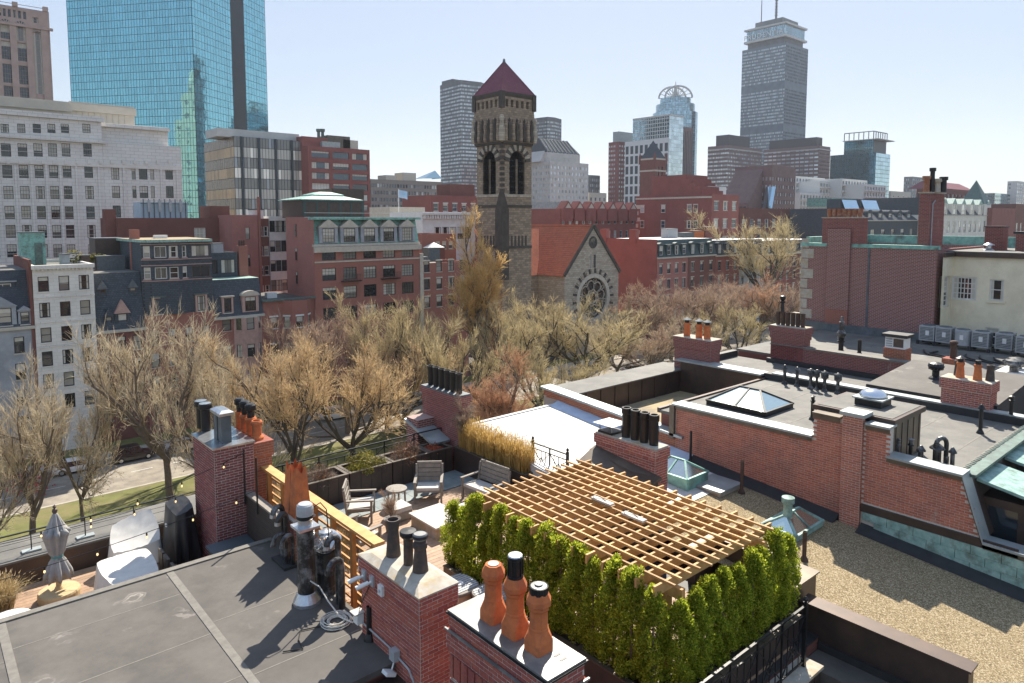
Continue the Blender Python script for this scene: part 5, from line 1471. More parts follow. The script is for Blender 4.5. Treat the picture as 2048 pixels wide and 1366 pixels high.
def perp(d, rng):
    a = Vector((rng.uniform(-1, 1), rng.uniform(-1, 1), rng.uniform(-1, 1)))
    p = a - d * a.dot(d)
    return p.normalized() if p.length > 1e-4 else Vector((1, 0, 0))
def grow(seed, H=16.0, habit='vase', twigs=3, buds=0, tw=.03, limbs=5, sub=5):
    """a bare tree: tapered trunk and limbs (one mesh), thin branches and twigs (the crown)"""
    rng = random.Random(seed); T, C = MB(), MB()
    up = Vector((0, 0, 1))
    ang = {'vase': (.35, .8), 'upright': (.15, .4), 'spread': (.6, 1.15)}[habit]
    L0 = {'vase': .22, 'upright': .3, 'spread': .13}[habit] * H
    nch = [limbs, 7, 6, sub]
    sides = [8, 6, 5, 3, 3]
    def branch(p, d, L, r, lev):
        nseg = (4, 5, 4, 3, 2)[lev]; pts, rs = [p.copy()], [r]
        q = p.copy(); dd = d.copy(); dirs = [dd.copy()]
        for k in range(nseg):
            trop = (.0, .10, .13, .14, .12)[lev]
            if habit == 'spread' and lev == 1: trop = .03
            dd = (dd + perp(dd, rng) * (.06, .2, .2, .2, .16)[lev] + up * trop).normalized()
            q = q + dd * (L / nseg); pts.append(q.copy()); dirs.append(dd.copy())
            rs.append(r * (1 - .62 * (k + 1) / nseg) if lev else r * (1 - .3 * (k + 1) / nseg))
        (T if lev < 3 else C).tube(pts, rs, sides[lev], 0, False)
        if lev == 4:
            for k in range(twigs):
                t = rng.uniform(.1, 1); i = min(int(t * nseg), nseg - 1); s0 = pts[i].lerp(pts[i + 1], t * nseg - i)
                td = (dirs[i + 1] + perp(dirs[i + 1], rng) * rng.uniform(.2, .62) + up * .12).normalized()
                tl = rng.uniform(.4, 1.1) * H / 16
                e = s0 + td * tl; w = perp(td, rng) * tw * .5
                C.quad(s0 - w, s0 + w, e + w * .35, e - w * .35)
                for b in range(buds):
                    c = s0.lerp(e, rng.uniform(.45, 1)); s1 = perp(td, rng) * tw * 1.3
                    C.tri(c - s1, c + s1, c + td * tw * 3)
            return
        n = nch[lev]
        for k in range(n):
            t = 1.0 if (lev == 0 and k < 3) else rng.uniform(.62, 1) if lev == 0 else (.2 + .8 * (k + rng.random()) / n)
            if habit == 'upright' and lev == 0: t = .25 + .75 * k / n
            i = min(int(t * nseg), nseg - 1); s0 = pts[i].lerp(pts[i + 1], min(1, t * nseg - i)); base = dirs[i + 1]
            a = rng.uniform(*ang) if lev == 0 else rng.uniform(.35, .8)
            az = 6.283 * (k + rng.uniform(-.3, .3)) / n
            ref = perp(base, rng) if lev else Vector((math.cos(az), math.sin(az), 0))
            nd = (base * math.cos(a) + ref * math.sin(a)).normalized()
            if lev == 0: nl = H * rng.uniform(.42, .56) * (1 if habit != 'upright' else (1.15 - .6 * t))
            else: nl = L * rng.uniform(.45, .66) * (1.05 - .45 * t)
            branch(s0, nd, nl, max((.05, .045, .028, .017)[lev] * H / 16, r * ((.62, .5, .5, .5)[lev]) * (1 - .35 * t) if lev else r * .58), lev + 1)
        if lev == 0 and habit == 'upright':
            branch(pts[-1], dirs[-1], H * .5, r * .6, 1)
    branch(Vector((0, 0, -.1)), up, L0 if habit != 'upright' else H * .5, H * .019, 0)
    zmax = max(v[2] for v in C.v)
    rr = sorted(math.hypot(v[0], v[1]) for v in C.v)[int(len(C.v) * .97)]
    return T.mesh('trunk', 'bark'), C.mesh('crown', 'tw_grey'), zmax, rr
PROTO = {'v1': grow(1, 16, 'vase'), 'v2': grow(2, 16, 'vase', limbs=6), 'v3': grow(31, 16, 'vase', 4, 1, limbs=5), 'u1': grow(4, 18, 'upright', 4, 2, .034, 10), 's1': grow(5, 11, 'spread', 3, 1, limbs=6), 's2': grow(8, 11, 'spread', 4, 1, limbs=6)}
def slot_mat(o, mat):
    o.material_slots[0].link = 'OBJECT'; o.material_slots[0].material = mat
def tree_at(u, vtop, Y, proto, wpx, crown, label, bark='bark', group='bare trees on the avenue mall', top_d=None):
    tr, cr, zm, rr = PROTO[proto]
    x, y, zt = aty(u, vtop, Y)
    D = x * SYW + y * CYW
    sz = (zt - .1) / zm
    sx = wpx * 1.16 * D / 1407 / 2 / rr
    t = thing('bare_tree', label, 'tree', (x, y, .1), group, RND.uniform(0, 6.28))
    t.scale = (sx, sx, sz)
    for n, me, m in (('trunk', tr, M[bark]), ('crown', cr, M[crown])):
        o = bpy.data.objects.new(n, me); col.objects.link(o); o.parent = t; slot_mat(o, m)
    return t
TREES = [
    (40, 690, 69, 'v1', 230, 'tw_grey', 'grey bare tree at the left edge of the mall'),
    (-60, 760, 66, 's2', 220, 'tw_grey', 'low bare tree cut by the left edge'),
    (150, 735, 73, 's1', 210, 'tw_grey', 'low grey bare tree left of the tall vase-shaped one'),
    (325, 588, 71, 'v2', 290, 'tw_grey', 'tall grey vase-shaped bare tree before the slate tower house'),
    (420, 700, 66, 's1', 200, 'tw_grey', 'low bare tree behind the maroon chimney pots'),
    (575, 645, 66, 'v3', 260, 'tw_tan', 'tan budding tree right of the maroon chimney'),
    (700, 650, 70, 's2', 330, 'tw_tan', 'wide tan budding tree with forked dark trunk behind the planters'),
    (800, 668, 76, 's1', 230, 'tw_tan', 'tan budding tree behind the six-flue chimney'),
    (690, 592, 82, 'v1', 190, 'tw_brown', 'brown bare tree below the green mansard hotel'),
    (770, 575, 80, 'v3', 200, 'tw_olive', 'olive budding tree left of the golden upright tree'),
    (860, 590, 78, 'v2', 190, 'tw_olive', 'olive budding tree at the foot of the golden upright tree'),
    (952, 400, 84, 'u1', 115, 'tw_gold', 'tall narrow golden budding tree in front of the church tower'),
    (1010, 585, 76, 'v1', 190, 'tw_olive', 'olive budding tree right of the golden upright tree'),
    (1085, 572, 78, 'v3', 210, 'tw_olive', 'olive budding tree below the red church roof'),
    (1170, 592, 75, 'v2', 240, 'tw_olive', 'broad olive tree below the rose window'),
    (1235, 640, 80, 's1', 180, 'tw_grey', 'grey twiggy tree beside the parked white cars'),
    (1015, 682, 50, 'u1', 150, 'tw_rust', 'rust-coloured upright tree beyond the white roof'),
    (1290, 556, 88, 's2', 140, 'tw_brown', 'brown bare tree right of the church gable'),
    (1345, 545, 84, 'v1', 150, 'tw_brown', 'brown bare tree before the first mansard house'),
    (1405, 552, 82, 'v2', 150, 'tw_brown', 'brown bare tree before the second mansard house'),
    (1460, 548, 84, 'v3', 160, 'tw_brown', 'reddish bare tree under the great spreading tree'),
    (1520, 540, 80, 'v1', 160, 'tw_rust', 'reddish bare tree left of the dark brick corner'),
    (1572, 555, 74, 'v2', 130, 'tw_brown', 'bare tree touching the quoins of the dark brick wall'),
    (1480, 600, 70, 's1', 170, 'tw_olive', 'low budding tree behind the six-pot chimney'),
    (1530, 412, 92, 'v3', 230, 'tw_olive', 'great spreading tree rising above the mansard roofs'),
    (1380, 625, 74, 's2', 150, 'tw_grey', 'low bare tree behind the three cone-capped pots'),
    (500, 690, 76, 'v2', 190, 'tw_grey', 'grey bare tree between the maroon chimney and the tan trees'),
    (905, 640, 70, 's1', 190, 'tw_olive', 'low olive tree right of the six-flue chimney'),
    (1090, 670, 68, 's2', 220, 'tw_olive', 'low olive tree behind the white roof'),
    (1300, 640, 76, 's2', 170, 'tw_brown', 'low brown tree above the parked white cars'),
    (390, 640, 80, 'v1', 170, 'tw_grey', 'grey bare tree before the pink stone bay'),
    (600, 600, 86, 'v2', 170, 'tw_brown', 'brown bare tree before the low brick house'),
    (1710, 450, 150, 'v1', 120, 'tw_tan', 'distant bare tree left of the wide stack'),
    (1790, 452, 160, 'v2', 130, 'tw_tan', 'distant bare tree left of the tall narrow stack'),
    (1925, 455, 150, 'v3', 90, 'tw_tan', 'distant bare tree right of the tall narrow stack'),
    (2030, 452, 160, 'v1', 110, 'tw_tan', 'distant bare tree at the right edge'),
]
for q in TREES:
    tree_at(q[0], q[1], q[2], q[3], q[4], q[5], q[6], 'bark_dark' if q[5] in ('tw_tan', 'tw_olive') else 'bark')

# ---- arborvitae hedge
M['thuja'] = leaf_mat('arborvitae_leaf', [(0, (.10, .155, .02)), (.3, (.24, .32, .03)), (.75, (.48, .53, .05)), (1, (.72, .66, .09))], 0.58, .6)
def thuja(seed):
    rng = random.Random(seed); mb = MB(); H = 2.15
    prof = lambda t: .34 * (1 - .3 * (1 - t) ** 2) * (1 - max(0, (t - .45) / .55) ** 1.7 * .86) * (1 if t > .08 else .6)
    lobes = []
    for k in range(100):
        t = rng.uniform(.03, .97); a = rng.uniform(0, 6.283); r = prof(t) * rng.uniform(.5, .9)
        lobes.append((r * math.cos(a), r * math.sin(a), t * H, rng.uniform(.06, .12)))
    for k in range(14):
        t = .72 + .02 * k; a = rng.uniform(0, 6.283); r = prof(min(t, .99)) * .5
        lobes.append((r * math.cos(a), r * math.sin(a), t * H, .065))
    for lx, ly, lz, lr in lobes:
        for j in range(80):
            d = Vector((rng.gauss(0, 1), rng.gauss(0, 1), rng.gauss(.25, 1))).normalized()
            p = Vector((lx, ly, lz)) + Vector((d.x * lr, d.y * lr, d.z * lr * 1.5)) * rng.uniform(.65, 1.05)
            g = (d * .7 + Vector((0, 0, .9)) + Vector((rng.uniform(-.4, .4), rng.uniform(-.4, .4), 0))).normalized()
            s = perp(g, rng) * rng.uniform(.009, .017); L = rng.uniform(.035, .065)
            mb.quad(p - s * .6, p + s * .6, p + g * L * .6 + s, p + g * L * .6 - s)
            mb.tri(p + g * L * .6 - s, p + g * L * .6 + s, p + g * L)
    tr = MB().tube([(0, 0, -.1), (.01, 0, .8), (0, .01, 1.9)], [.03, .025, .008], 6)
    return mb.mesh('foliage', M['thuja']), tr.mesh('stem', M['bark'])
TH_ = [thuja(40 + k) for k in range(4)]
def hedge_plant(x, y, s, label, k, z=19.98):
    t = thing('arborvitae', label, 'shrub', (x, y, z), 'arborvitae hedge round the pergola', RND.uniform(0, 6.28))
    t.scale = (s * RND.uniform(1.05, 1.35), s * RND.uniform(1.05, 1.35), s)
    for n, me in (('foliage', TH_[k % 4][0]), ('stem', TH_[k % 4][1])):
        o = bpy.data.objects.new(n, me); col.objects.link(o); o.parent = t
ORD = ['first', 'second', 'third', 'fourth', 'fifth', 'sixth', 'seventh', 'eighth', 'ninth', 'tenth', 'eleventh', 'twelfth', 'thirteenth', 'fourteenth', 'fifteenth']
n1 = 14
for k in range(n1):
    y = 12.75 - k * (12.75 - 7.0) / (n1 - 1)
    hedge_plant(9.25 + RND.uniform(-.06, .06), y, RND.uniform(.78, .92) if k > 1 else .7, ORD[k] + ' arborvitae in the long hedge row, counted from the deck chairs', k)
for k in range(9):
    hedge_plant(9.55 + k * .455, 6.68 + RND.uniform(-.05, .05), RND.uniform(.74, .87), ORD[k] + ' arborvitae in the row above the iron fence, counted from the near corner', k + 1)

# ---- golden grass, shrubs, dry grass
M['gold_grass'] = leaf_mat('golden_grass', [(0, (.40, .25, .07)), (.5, (.58, .39, .13)), (1, (.72, .53, .22))], .35, .7)
M['dry_grass'] = leaf_mat('dry_grass', [(0, (.34, .24, .11)), (.5, (.48, .36, .18)), (1, (.58, .46, .26))], .3, .7)
def grass_mesh(seed, n, h, spread, lean, mat, w=.007):
    rng = random.Random(seed); mb = MB()
    for k in range(n):
        a = rng.uniform(0, 6.283); r = spread * math.sqrt(rng.random()); p = Vector((r * math.cos(a), r * math.sin(a), 0))
        b = rng.uniform(0, 6.283); l = rng.uniform(.05, 1) * lean; hh = h * rng.uniform(.6, 1.05)
        out = Vector((math.cos(b), math.sin(b), 0)); s = Vector((-out.y, out.x, 0)) * w * rng.uniform(.6, 1.3)
        q = p + out * l * hh * .3 + Vector((0, 0, hh * .6)); e = p + out * l * hh * .8 + Vector((0, 0, hh * (1 - .3 * l)))
        mb.quad(p - s, p + s, q + s * .8, q - s * .8); mb.tri(q - s * .8, q + s * .8, e)
        if rng.random() < .5:
            mb.tri(e - s * 1.6, e + s * 1.6, e + (e - q).normalized() * .12)
    return mb.mesh('blades', mat)
GG = [grass_mesh(60 + k, 900, 1.05, .3, .42, M['gold_grass']) for k in range(3)]
def plant(name, label, me, x, y, z, s, group=None, mat=None, part='blades'):
    t = thing(name, label, 'plant', (x, y, z), group, RND.uniform(0, 6.28)); t.scale = (s, s, s)
    o = bpy.data.objects.new(part, me); col.objects.link(o); o.parent = t
    return t
for k in range(7):
    plant('ornamental_grass', ORD[k] + ' clump of golden ornamental grass, counted from the deck corner', GG[k % 3], 13.95, 18.35 - k * .48, 20.25, RND.uniform(.9, 1.12), 'golden grass clumps in the planters')
plant('ornamental_grass', 'pale dry grass clump between the cedar fence and the planters', grass_mesh(71, 700, .9, .35, .5, M['dry_grass']), 7.4, 18.4, 19.7, 1.1)
plant('ornamental_grass', 'dry grass tuft beside the lounge seat and cedar fence', grass_mesh(72, 500, .8, .25, .45, M['dry_grass']), 7.6, 15.2, 19.6, 1.0)
plant('ornamental_grass', 'drooping straw-coloured grass in the pot at the left edge', grass_mesh(73, 1200, .75, .3, 1.1, M['dry_grass']), 1.15, 18.75, 19.3, 1.0)
def bush_mesh(seed, n, rx, rz, mat, leaf=.03, twigs=60, tmat=None):
    rng = random.Random(seed); mb = MB()
    for k in range(twigs):
        d = Vector((rng.gauss(0, 1), rng.gauss(0, 1), abs(rng.gauss(.6, .6)))).normalized()
        e = Vector((d.x * rx, d.y * rx, d.z * rz)) * rng.uniform(.7, 1.1)
        m_ = e * .5 + perp(d, rng) * .05
        mb.tube([(0, 0, 0), m_, e], [.006, .005, .002], 3, 1, False)
        for j in range(4):
            s0 = m_.lerp(e, rng.random()); mb.tube([s0, s0 + (d + perp(d, rng) * .8) * .16], [.003, .0015], 3, 1, False)
    for k in range(n):
        d = Vector((rng.gauss(0, 1), rng.gauss(0, 1), abs(rng.gauss(.3, .8)))).normalized(); r = rng.uniform(.45, 1.0) * (1 + .2 * math.sin(d.x * 7 + d.z * 5 + seed))
        p = Vector((d.x * rx * r, d.y * rx * r, d.z * rz * r)); g = perp(d, rng); s = g.cross(d) * leaf * .5
        mb.quad(p - s, p + s, p + s * .6 + (g + d * .5) * leaf, p - s * .6 + (g + d * .5) * leaf)
    return mb.mesh('foliage', [mat, tmat or M['bark']])
lf_yel = leaf_mat('box_leaf', [(0, (.10, .11, .02)), (.6, (.24, .21, .03)), (1, (.36, .29, .05))], .35)
lf_rust = leaf_mat('rust_leaf', [(0, (.16, .07, .03)), (.6, (.34, .14, .06)), (1, (.46, .22, .1))], .35)
lf_red = leaf_mat('red_leaf', [(0, (.28, .05, .03)), (.6, (.45, .09, .04)), (1, (.55, .2, .08))], .3)
plant('planter_shrub', 'yellow-green box shrub in the third planter', bush_mesh(81, 2600, .55, .55, lf_yel, .035), 10.4, 19.05, 20.25, 1, None, None, 'foliage')
plant('planter_shrub', 'smaller yellow-green shrub at the right of the third planter', bush_mesh(82, 900, .3, .3, lf_yel, .03), 10.98, 18.95, 20.25, 1, None, None, 'foliage')
plant('planter_shrub', 'twiggy red-brown shrub in the fourth planter', bush_mesh(83, 1300, .62, .62, lf_rust, .025, 160), 12.0, 19.05, 20.22, 1, None, None, 'foliage')
plant('planter_shrub', 'bright red low foliage in the corner planter', bush_mesh(84, 800, .35, .2, lf_red, .04, 30), 13.0, 19.0, 20.28, 1, None, None, 'foliage')
plant('planter_shrub', 'rusty twiggy shrub in the second planter', bush_mesh(85, 900, .5, .5, lf_rust, .022, 150), 9.0, 19.05, 20.2, 1, None, None, 'foliage')
plant('planter_shrub', 'rusty twiggy shrub in the planter nearest the cedar fence', bush_mesh(86, 700, .5, .6, lf_rust, .022, 140), 7.8, 19.05, 20.2, 1, None, None, 'foliage')
plant('ornamental_grass', 'tan grass tuft in the open corner between fence and lounge seat', grass_mesh(75, 500, .7, .25, .5, M['dry_grass']), 7.25, 16.6, 19.6, 1)
plant('ornamental_grass', 'tan grass tuft near the end of the cedar fence by the chimney', grass_mesh(76, 500, .7, .25, .5, M['dry_grass']), 7.3, 13.4, 19.6, 1)
plant('ornamental_grass', 'gold dry grass tuft before the cedar fence end', grass_mesh(74, 600, .9, .3, .35, M['dry_grass']), 7.1, 19.3, 20.0, 1)
def sapling(label, x, y, z, seed, H, crown):
    tr, cr, zm, rr = grow(seed, 4, 'upright', 2, 0, .007, 7)
    t = thing('bare_sapling', label, 'shrub', (x, y, z)); f = H / zm; t.scale = (f * 1.2, f * 1.2, f)
    for n, me, m in (('trunk', tr, M['bark']), ('crown', cr, M[crown])):
        o = bpy.data.objects.new(n, me); col.objects.link(o); o.parent = t; slot_mat(o, m)
sapling('bare multi-stemmed sapling beside the six-flue chimney', 13.85, 18.4, 20.2, 91, 2.2, 'tw_brown')
sapling('bare twiggy shrub among the deck chairs', 9.55, 15.9, 19.6, 92, 1.35, 'tw_brown')
lathe_part(thing('plant_pot', 'dark pot holding the bare twiggy shrub', 'pot', (9.55, 15.9, 19.6)), 'pot', 9.55, 15.9, [(.16, 19.6), (.22, 19.95), (.24, 19.97), (.2, 19.96), (.001, 19.94)], 'slat_grey', 18)

# ---- red blossoms on a shrub by the road at the left
rb = thing('flowering_shrub', 'small shrub with red blossoms beside the road at left', 'shrub', (8.8, 78, .1))
rb.location = atz(60, 985, 0)[:2] + (.1,)
o = bpy.data.objects.new('foliage', bush_mesh(87, 240, 2.2, 3.2, leaf_mat('red_blossom', [(0, (.5, .02, .03)), (1, (.65, .05, .06))], .2), .16, 120)); col.objects.link(o); o.parent = rb

# ================================================================== parked cars
def car_paint(name, c):
    q = NT(name); q.color(c); q.set(Roughness=.3); q.b.inputs['Coat Weight'].default_value = .7; return q.mat
tyre = surf('tyre', (.02, .02, .02), (.012, .012, .012), 9, .8)
cglass = surf('car_glass', (.02, .025, .03), (.015, .018, .02), 1, .06, spec=.8)
lampm = surf('car_lamp', (.75, .75, .72), None, 3, .2)
redlamp = surf('car_tail_lamp', (.4, .02, .02), None, 3, .2)
def car_meshes(suv):
    L, W = 4.6, 1.82
    hz = .95 if suv else .82; rt = 1.72 if suv else 1.42
    b = MB()
    def ring(x, w, z0, z1): return [(x, -w, z0), (x, -w * 1.0, (z0 + z1) / 2), (x, -w * .93, z1), (x, w * .93, z1), (x, w, (z0 + z1) / 2), (x, w, z0)]
    b.loft([ring(-2.3, .78, .4, .72), ring(-2.2, .86, .3, hz - .04), ring(-1.4, .91, .26, hz), ring(0, .91, .26, hz), ring(1.0, .91, .26, hz - .02), ring(1.9, .88, .28, hz - .14), ring(2.25, .8, .34, hz - .24), ring(2.3, .7, .42, .58)])
    c = MB()
    t0, t1 = (-2.1, .55) if suv else (-1.35, .35)
    c.loft([[(-2.2 if suv else -1.75, -.80, hz - .02), (1.05, -.80, hz - .02), (1.05, .80, hz - .02), (-2.2 if suv else -1.75, .80, hz - .02)], [(t0, -.68, rt - .05), (t1, -.68, rt - .05), (t1, .68, rt - .05), (t0, .68, rt - .05)]])
    r = MB(); r.box(t0 - .02, -.69, rt - .05, t1 + .02, .69, rt)
    for s in (-1, 1):
        for xa, xb, ta in ((-1.0 if not suv else -.9, -.98 if not suv else -.9, 0), (0, -.02, 0)):
            r.bar((xa, s * .81, hz), (xb, s * .70, rt - .03), .07, .03)
    return b.mesh('body', [car_paint('car_white', (.75, .75, .74))]), c.mesh('cabin_glass', [cglass]), r.mesh('car_roof', [car_paint('car_white_roof', (.75, .75, .74))])
wheel = MB(); wheel.loft([[(.33 * math.cos(6.283 * k / 16), yy, .33 + .33 * math.sin(6.283 * k / 16)) for k in range(16)] for yy in (-.1, .1)]); wheel = wheel.mesh('tyre', tyre)
rim = MB(); rim.loft([[(.2 * math.cos(6.283 * k / 10), yy, .33 + .2 * math.sin(6.283 * k / 10)) for k in range(10)] for yy in (-.115, .115)]); rim = rim.mesh('rim', M['metal_silver'])
lamp_me = MB().box(-.03, -.17, -.06, .03, .17, .06).mesh('headlight', lampm); tail_me = MB().box(-.03, -.17, -.07, .03, .17, .07).mesh('tail_light', redlamp)
CM = [car_meshes(False), car_meshes(True)]
PAINT = {n: car_paint('paint_' + n, c) for n, c in (('white', (.72, .72, .71)), ('black', (.015, .015, .017)), ('grey', (.16, .17, .18)), ('silver', (.42, .43, .44)), ('blue', (.03, .06, .14)), ('red', (.25, .02, .02)))}
def car(label, x, y, suv, paint, rz=0):
    t = thing('parked_car', label, 'car', (x, y, .01), 'cars parked along the avenue', rz)
    b, c, r = CM[suv]
    for n, me, m in (('body', b, paint), ('cabin_glass', c, None), ('car_roof', r, paint)):
        o = bpy.data.objects.new(n, me); col.objects.link(o); o.parent = t
        if m: slot_mat(o, PAINT[m])
    for wx in (-1.42, 1.42):
        for wy in (-.82, .82):
            w = bpy.data.objects.new('wheel', wheel); col.objects.link(w); w.parent = t; w.location = (wx, wy, 0)
            q = bpy.data.objects.new('rim', rim); col.objects.link(q); q.parent = w
    for wy in (-.6, .6):
        for n, me, lx, lz in (('headlight', lamp_me, 2.26, .58), ('tail_light', tail_me, -2.27, .66)):
            w = bpy.data.objects.new(n, me); col.objects.link(w); w.parent = t; w.location = (lx, wy, lz)
CARS = [(7, 89.3, 1, 'grey', 'grey van-like car behind the leftmost tree'), (13.2, 89.3, 0, 'white', 'white sedan behind the low tree at left'), (19.0, 89.3, 1, 'black', 'black car left of the maroon chimney, by the sunny road'), (25, 89.3, 0, 'silver', 'silver sedan behind the maroon chimney'),
        (31.2, 89.3, 1, 'grey', 'grey car behind the tan budding trees'), (38, 89.3, 0, 'black', 'black sedan behind the tan budding trees'), (45, 89.3, 1, 'white', 'white car behind the planters'), (52, 89.3, 0, 'blue', 'blue sedan seen above the planter shrubs'), (59, 89.3, 0, 'silver', 'silver sedan left of the six-flue chimney'), (66, 89.3, 1, 'black', 'black car right of the six-flue chimney'),
        (116.5, 89.3, 0, 'silver', 'silver sedan just behind the white pickup-like car'), (122.6, 88.9, 1, 'white', 'white car nearest the three clay pots'), (129, 89.3, 1, 'black', 'dark car ahead of the white one, right of the clay pots'), (137, 89.3, 0, 'white', 'white sedan right of the three clay pots'), (143.5, 89.3, 1, 'silver', 'silver car seen right of the clay pots'), (152, 89.3, 0, 'white', 'farthest white sedan before the six-pot chimney'),
        (100, 80.9, 0, 'black', 'black sedan parked on the mall side near the olive trees'), (107, 80.9, 1, 'grey', 'grey car parked on the mall side under the grey tree'), (145, 80.9, 0, 'silver', 'silver sedan on the mall side right of the clay pots')]
for x, y, s, p, lb in CARS: car(lb, x, y, s, p)

# ================================================================== the houses across the avenue
M['slate_green'] = surf('slate_green', (.05, .09, .09), (.03, .055, .058), 3, .65)
M['greystone'] = surf('grey_stone', (.375, .388, .413), (.275, .288, .312), .8, .85)
M['pinkstone'] = surf('pink_trim', (.504, .324, .276), (.396, .252, .216), 2, .8)
M['trim'] = surf('pale_trim', (.55, .50, .42), (.44, .40, .33), 2, .8)
M['white_wall'] = surf('white_wall', (.74, .74, .72), (.62, .62, .60), .8, .8)
M['slate'] = brick_tex('slate_courses', (.10, .113, .13), (.066, .076, .088), (.04, .046, .054), .34, .24, .02, .3)
M['limestone2'] = brick_tex('limestone_ashlar', (.76, .725, .675), (.69, .655, .605), (.40, .38, .36), 1.5, .62, .03, .25)
M['limestone'] = brick_tex('limestone_face', (.78, .74, .68), (.70, .66, .60), (.52, .49, .45), 1.1, .42, .015, .3)
YR = 98.0
def mansard(th, x0, x1, y0, z0, z1, dd, mat, roof=None, depth=14):
    mb = MB()
    mb.quad((x0, y0, z0), (x1, y0, z0), (x1, y0 + dd, z1), (x0, y0 + dd, z1))
    mb.quad((x0, y0 + depth, z0), (x0, y0, z0), (x0, y0 + dd, z1), (x0, y0 + depth, z1))
    mb.quad((x1, y0, z0), (x1, y0 + depth, z0), (x1, y0 + depth, z1), (x1, y0 + dd, z1))
    mb.build('mansard_roof', mat, th)
    mb = MB(); mb.box(x0, y0 + dd, z1 - .1, x1, y0 + depth, z1 + .05); mb.build('flat_roof', roof or M['roof_grey'], th)
    bx('cornice', 'trim', th, x0 - .1, y0 - .3, z0 - .35, x1 + .1, y0 + .25, z0)
def dormer(th, xc, y0, z0, w, h, kind='flat', wall=None, roof=None, winmats=None, deep=1.6, style='sash'):
    wall = wall or M['slate']; winmats = winmats or (M['frame_black'], M['win_mid'], M['trim'])
    x0, x1 = xc - w / 2, xc + w / 2
    mb = MB()
    facade(th, (x0, y0), (x1, y0), z0, z0 + h, [(w * .17, w * .83, z0 + .12, z0 + h - .16)], wall, winmats, style, .12, 'part', 'window', mb)
    mb.quad((x0, y0 + deep, z0), (x0, y0, z0), (x0, y0, z0 + h), (x0, y0 + deep, z0 + h))
    mb.quad((x1, y0, z0), (x1, y0 + deep, z0), (x1, y0 + deep, z0 + h), (x1, y0, z0 + h))
    mb.build('dormer', wall, th)
    o = .14; mb = MB(); zt = z0 + h
    if kind == 'gable':
        zt2 = zt + w * .42
        mb.loft([[(x0 - o, y0 - o, zt), (xc, y0 - o, zt2), (x1 + o, y0 - o, zt)], [(x0 - o, y0 + deep, zt), (xc, y0 + deep, zt2), (x1 + o, y0 + deep, zt)]])
    elif kind == 'round':
        ar = [(xc + (w / 2 + o) * math.cos(a), zt + w * .3 * math.sin(a)) for a in [math.pi - math.pi * k / 8 for k in range(9)]]
        mb.loft([[(a, y0 - o, b) for a, b in ar], [(a, y0 + deep, b) for a, b in ar]])
    elif kind == 'spire':
        zt2 = zt + w * 1.0
        mb.loft([[(x0 - o, y0 - o, zt - .1), (xc, y0 - o, zt2), (x1 + o, y0 - o, zt - .1)], [(x0 - o, y0 + deep, zt - .1), (xc, y0 + deep, zt2), (x1 + o, y0 + deep, zt - .1)]])
    else:
        mb.box(x0 - o, y0 - o, zt, x1 + o, y0 + deep, zt + .15)
    mb.build('dormer_roof', roof or M['trim'], th)
def bay(th, x0, x1, y0, z0, z1, proj, wall, rws, winmats, style='sash', cap=None):
    """three-sided projecting bay"""
    w = x1 - x0; a = (x0, y0), (x0 + w * .25, y0 - proj), (x1 - w * .25, y0 - proj), (x1, y0)
    mb = MB()
    for k in range(3):
        P0, P1 = a[k], a[k + 1]; L = math.hypot(P1[0] - P0[0], P1[1] - P0[1]); ww = min(1.1, L * .55)
        rc = [(L / 2 - ww / 2, L / 2 + ww / 2, zb, zb + h) for zb, h in rws] if k != 1 or L < 2.6 else [(L * f - .5, L * f + .5, zb, zb + h) for zb, h in rws for f in (.27, .73)]
        facade(th, P0, P1, z0, z1, rc, wall, winmats, style, .15, 'part', 'window', mb)
    mb.build('bay', wall, th)
    MB().prism([(p[0], p[1]) for p in a], z1, z1 + .15).build('bay_cap', cap or M['trim'], th)
BW = (M['frame_black'], M['win_mid'], M['trim'])
def rz_(v, x): return CAM_H + (438 - v) / 1407 * (x * SYW + YR * CYW)     # height of a row of the photograph on the avenue frontage

# grey gothic house at the left edge
h = thing('town_house', 'grey stone gothic house with pointed dormer at the left edge', 'house', (5, 104, 0))
block(h, -4, YR, 11.1, YR + 14, 0, 15.6, M['greystone'], grid(15.1, 5, 1.0, rows(4, 3.2, 3.1, 1.9)), (), winmats=BW, parapet=.1)
mansard(h, -4, 11.1, YR, 15.6, 22.0, 2.2, M['slate'])
dormer(h, 8.2, YR + .1, 15.7, 2.6, 2.3, 'gable', M['greystone'], M['greystone'], BW)
dormer(h, 10.3, YR + .1, 15.7, 1.3, 1.7, 'gable', M['greystone'], M['greystone'], BW)
dormer(h, 8.5, YR + 1.5, 19.3, 2.4, 1.4, 'flat', M['slate'], M['metal_grey'], (M['frame_white'], M['win_mid'], M['trim']), 2.5, 'grid21')
bx('party_wall', 'bt_brown', h, 10.85, YR - .1, 0, 11.15, YR + 14, 23.3)
# white limestone house
h = thing('town_house', 'narrow white limestone house with three windows per floor', 'house', (14, 104, 0))
w0 = 11.2
rr_ = [(rz_(v, 14) - .88, 1.76) for v in (567, 619, 669, 717, 763, 808)]
block(h, w0, YR - .15, 17.4, YR + 14, 0, 22.6, M['limestone'], grid(6.2, 3, 1.08, rr_), (), winmats=(M['frame_black'], M['win_dark'], M['limestone']), parapet=.4)
bx('cornice', 'limestone', h, w0 - .1, YR - .5, 22.15, 17.5, YR - .16, 22.6)
for k in range(16):
    bx('dentil', 'limestone', h, w0 + .1 + k * .385, YR - .38, 21.95, w0 + .28 + k * .385, YR - .16, 22.149)
for zz in (rz_(593, 14), rz_(643, 14), rz_(693, 14)):
    bx('string_course', 'limestone2', h, w0 - .02, YR - .24, zz - .08, 17.42, YR - .16, zz + .08)
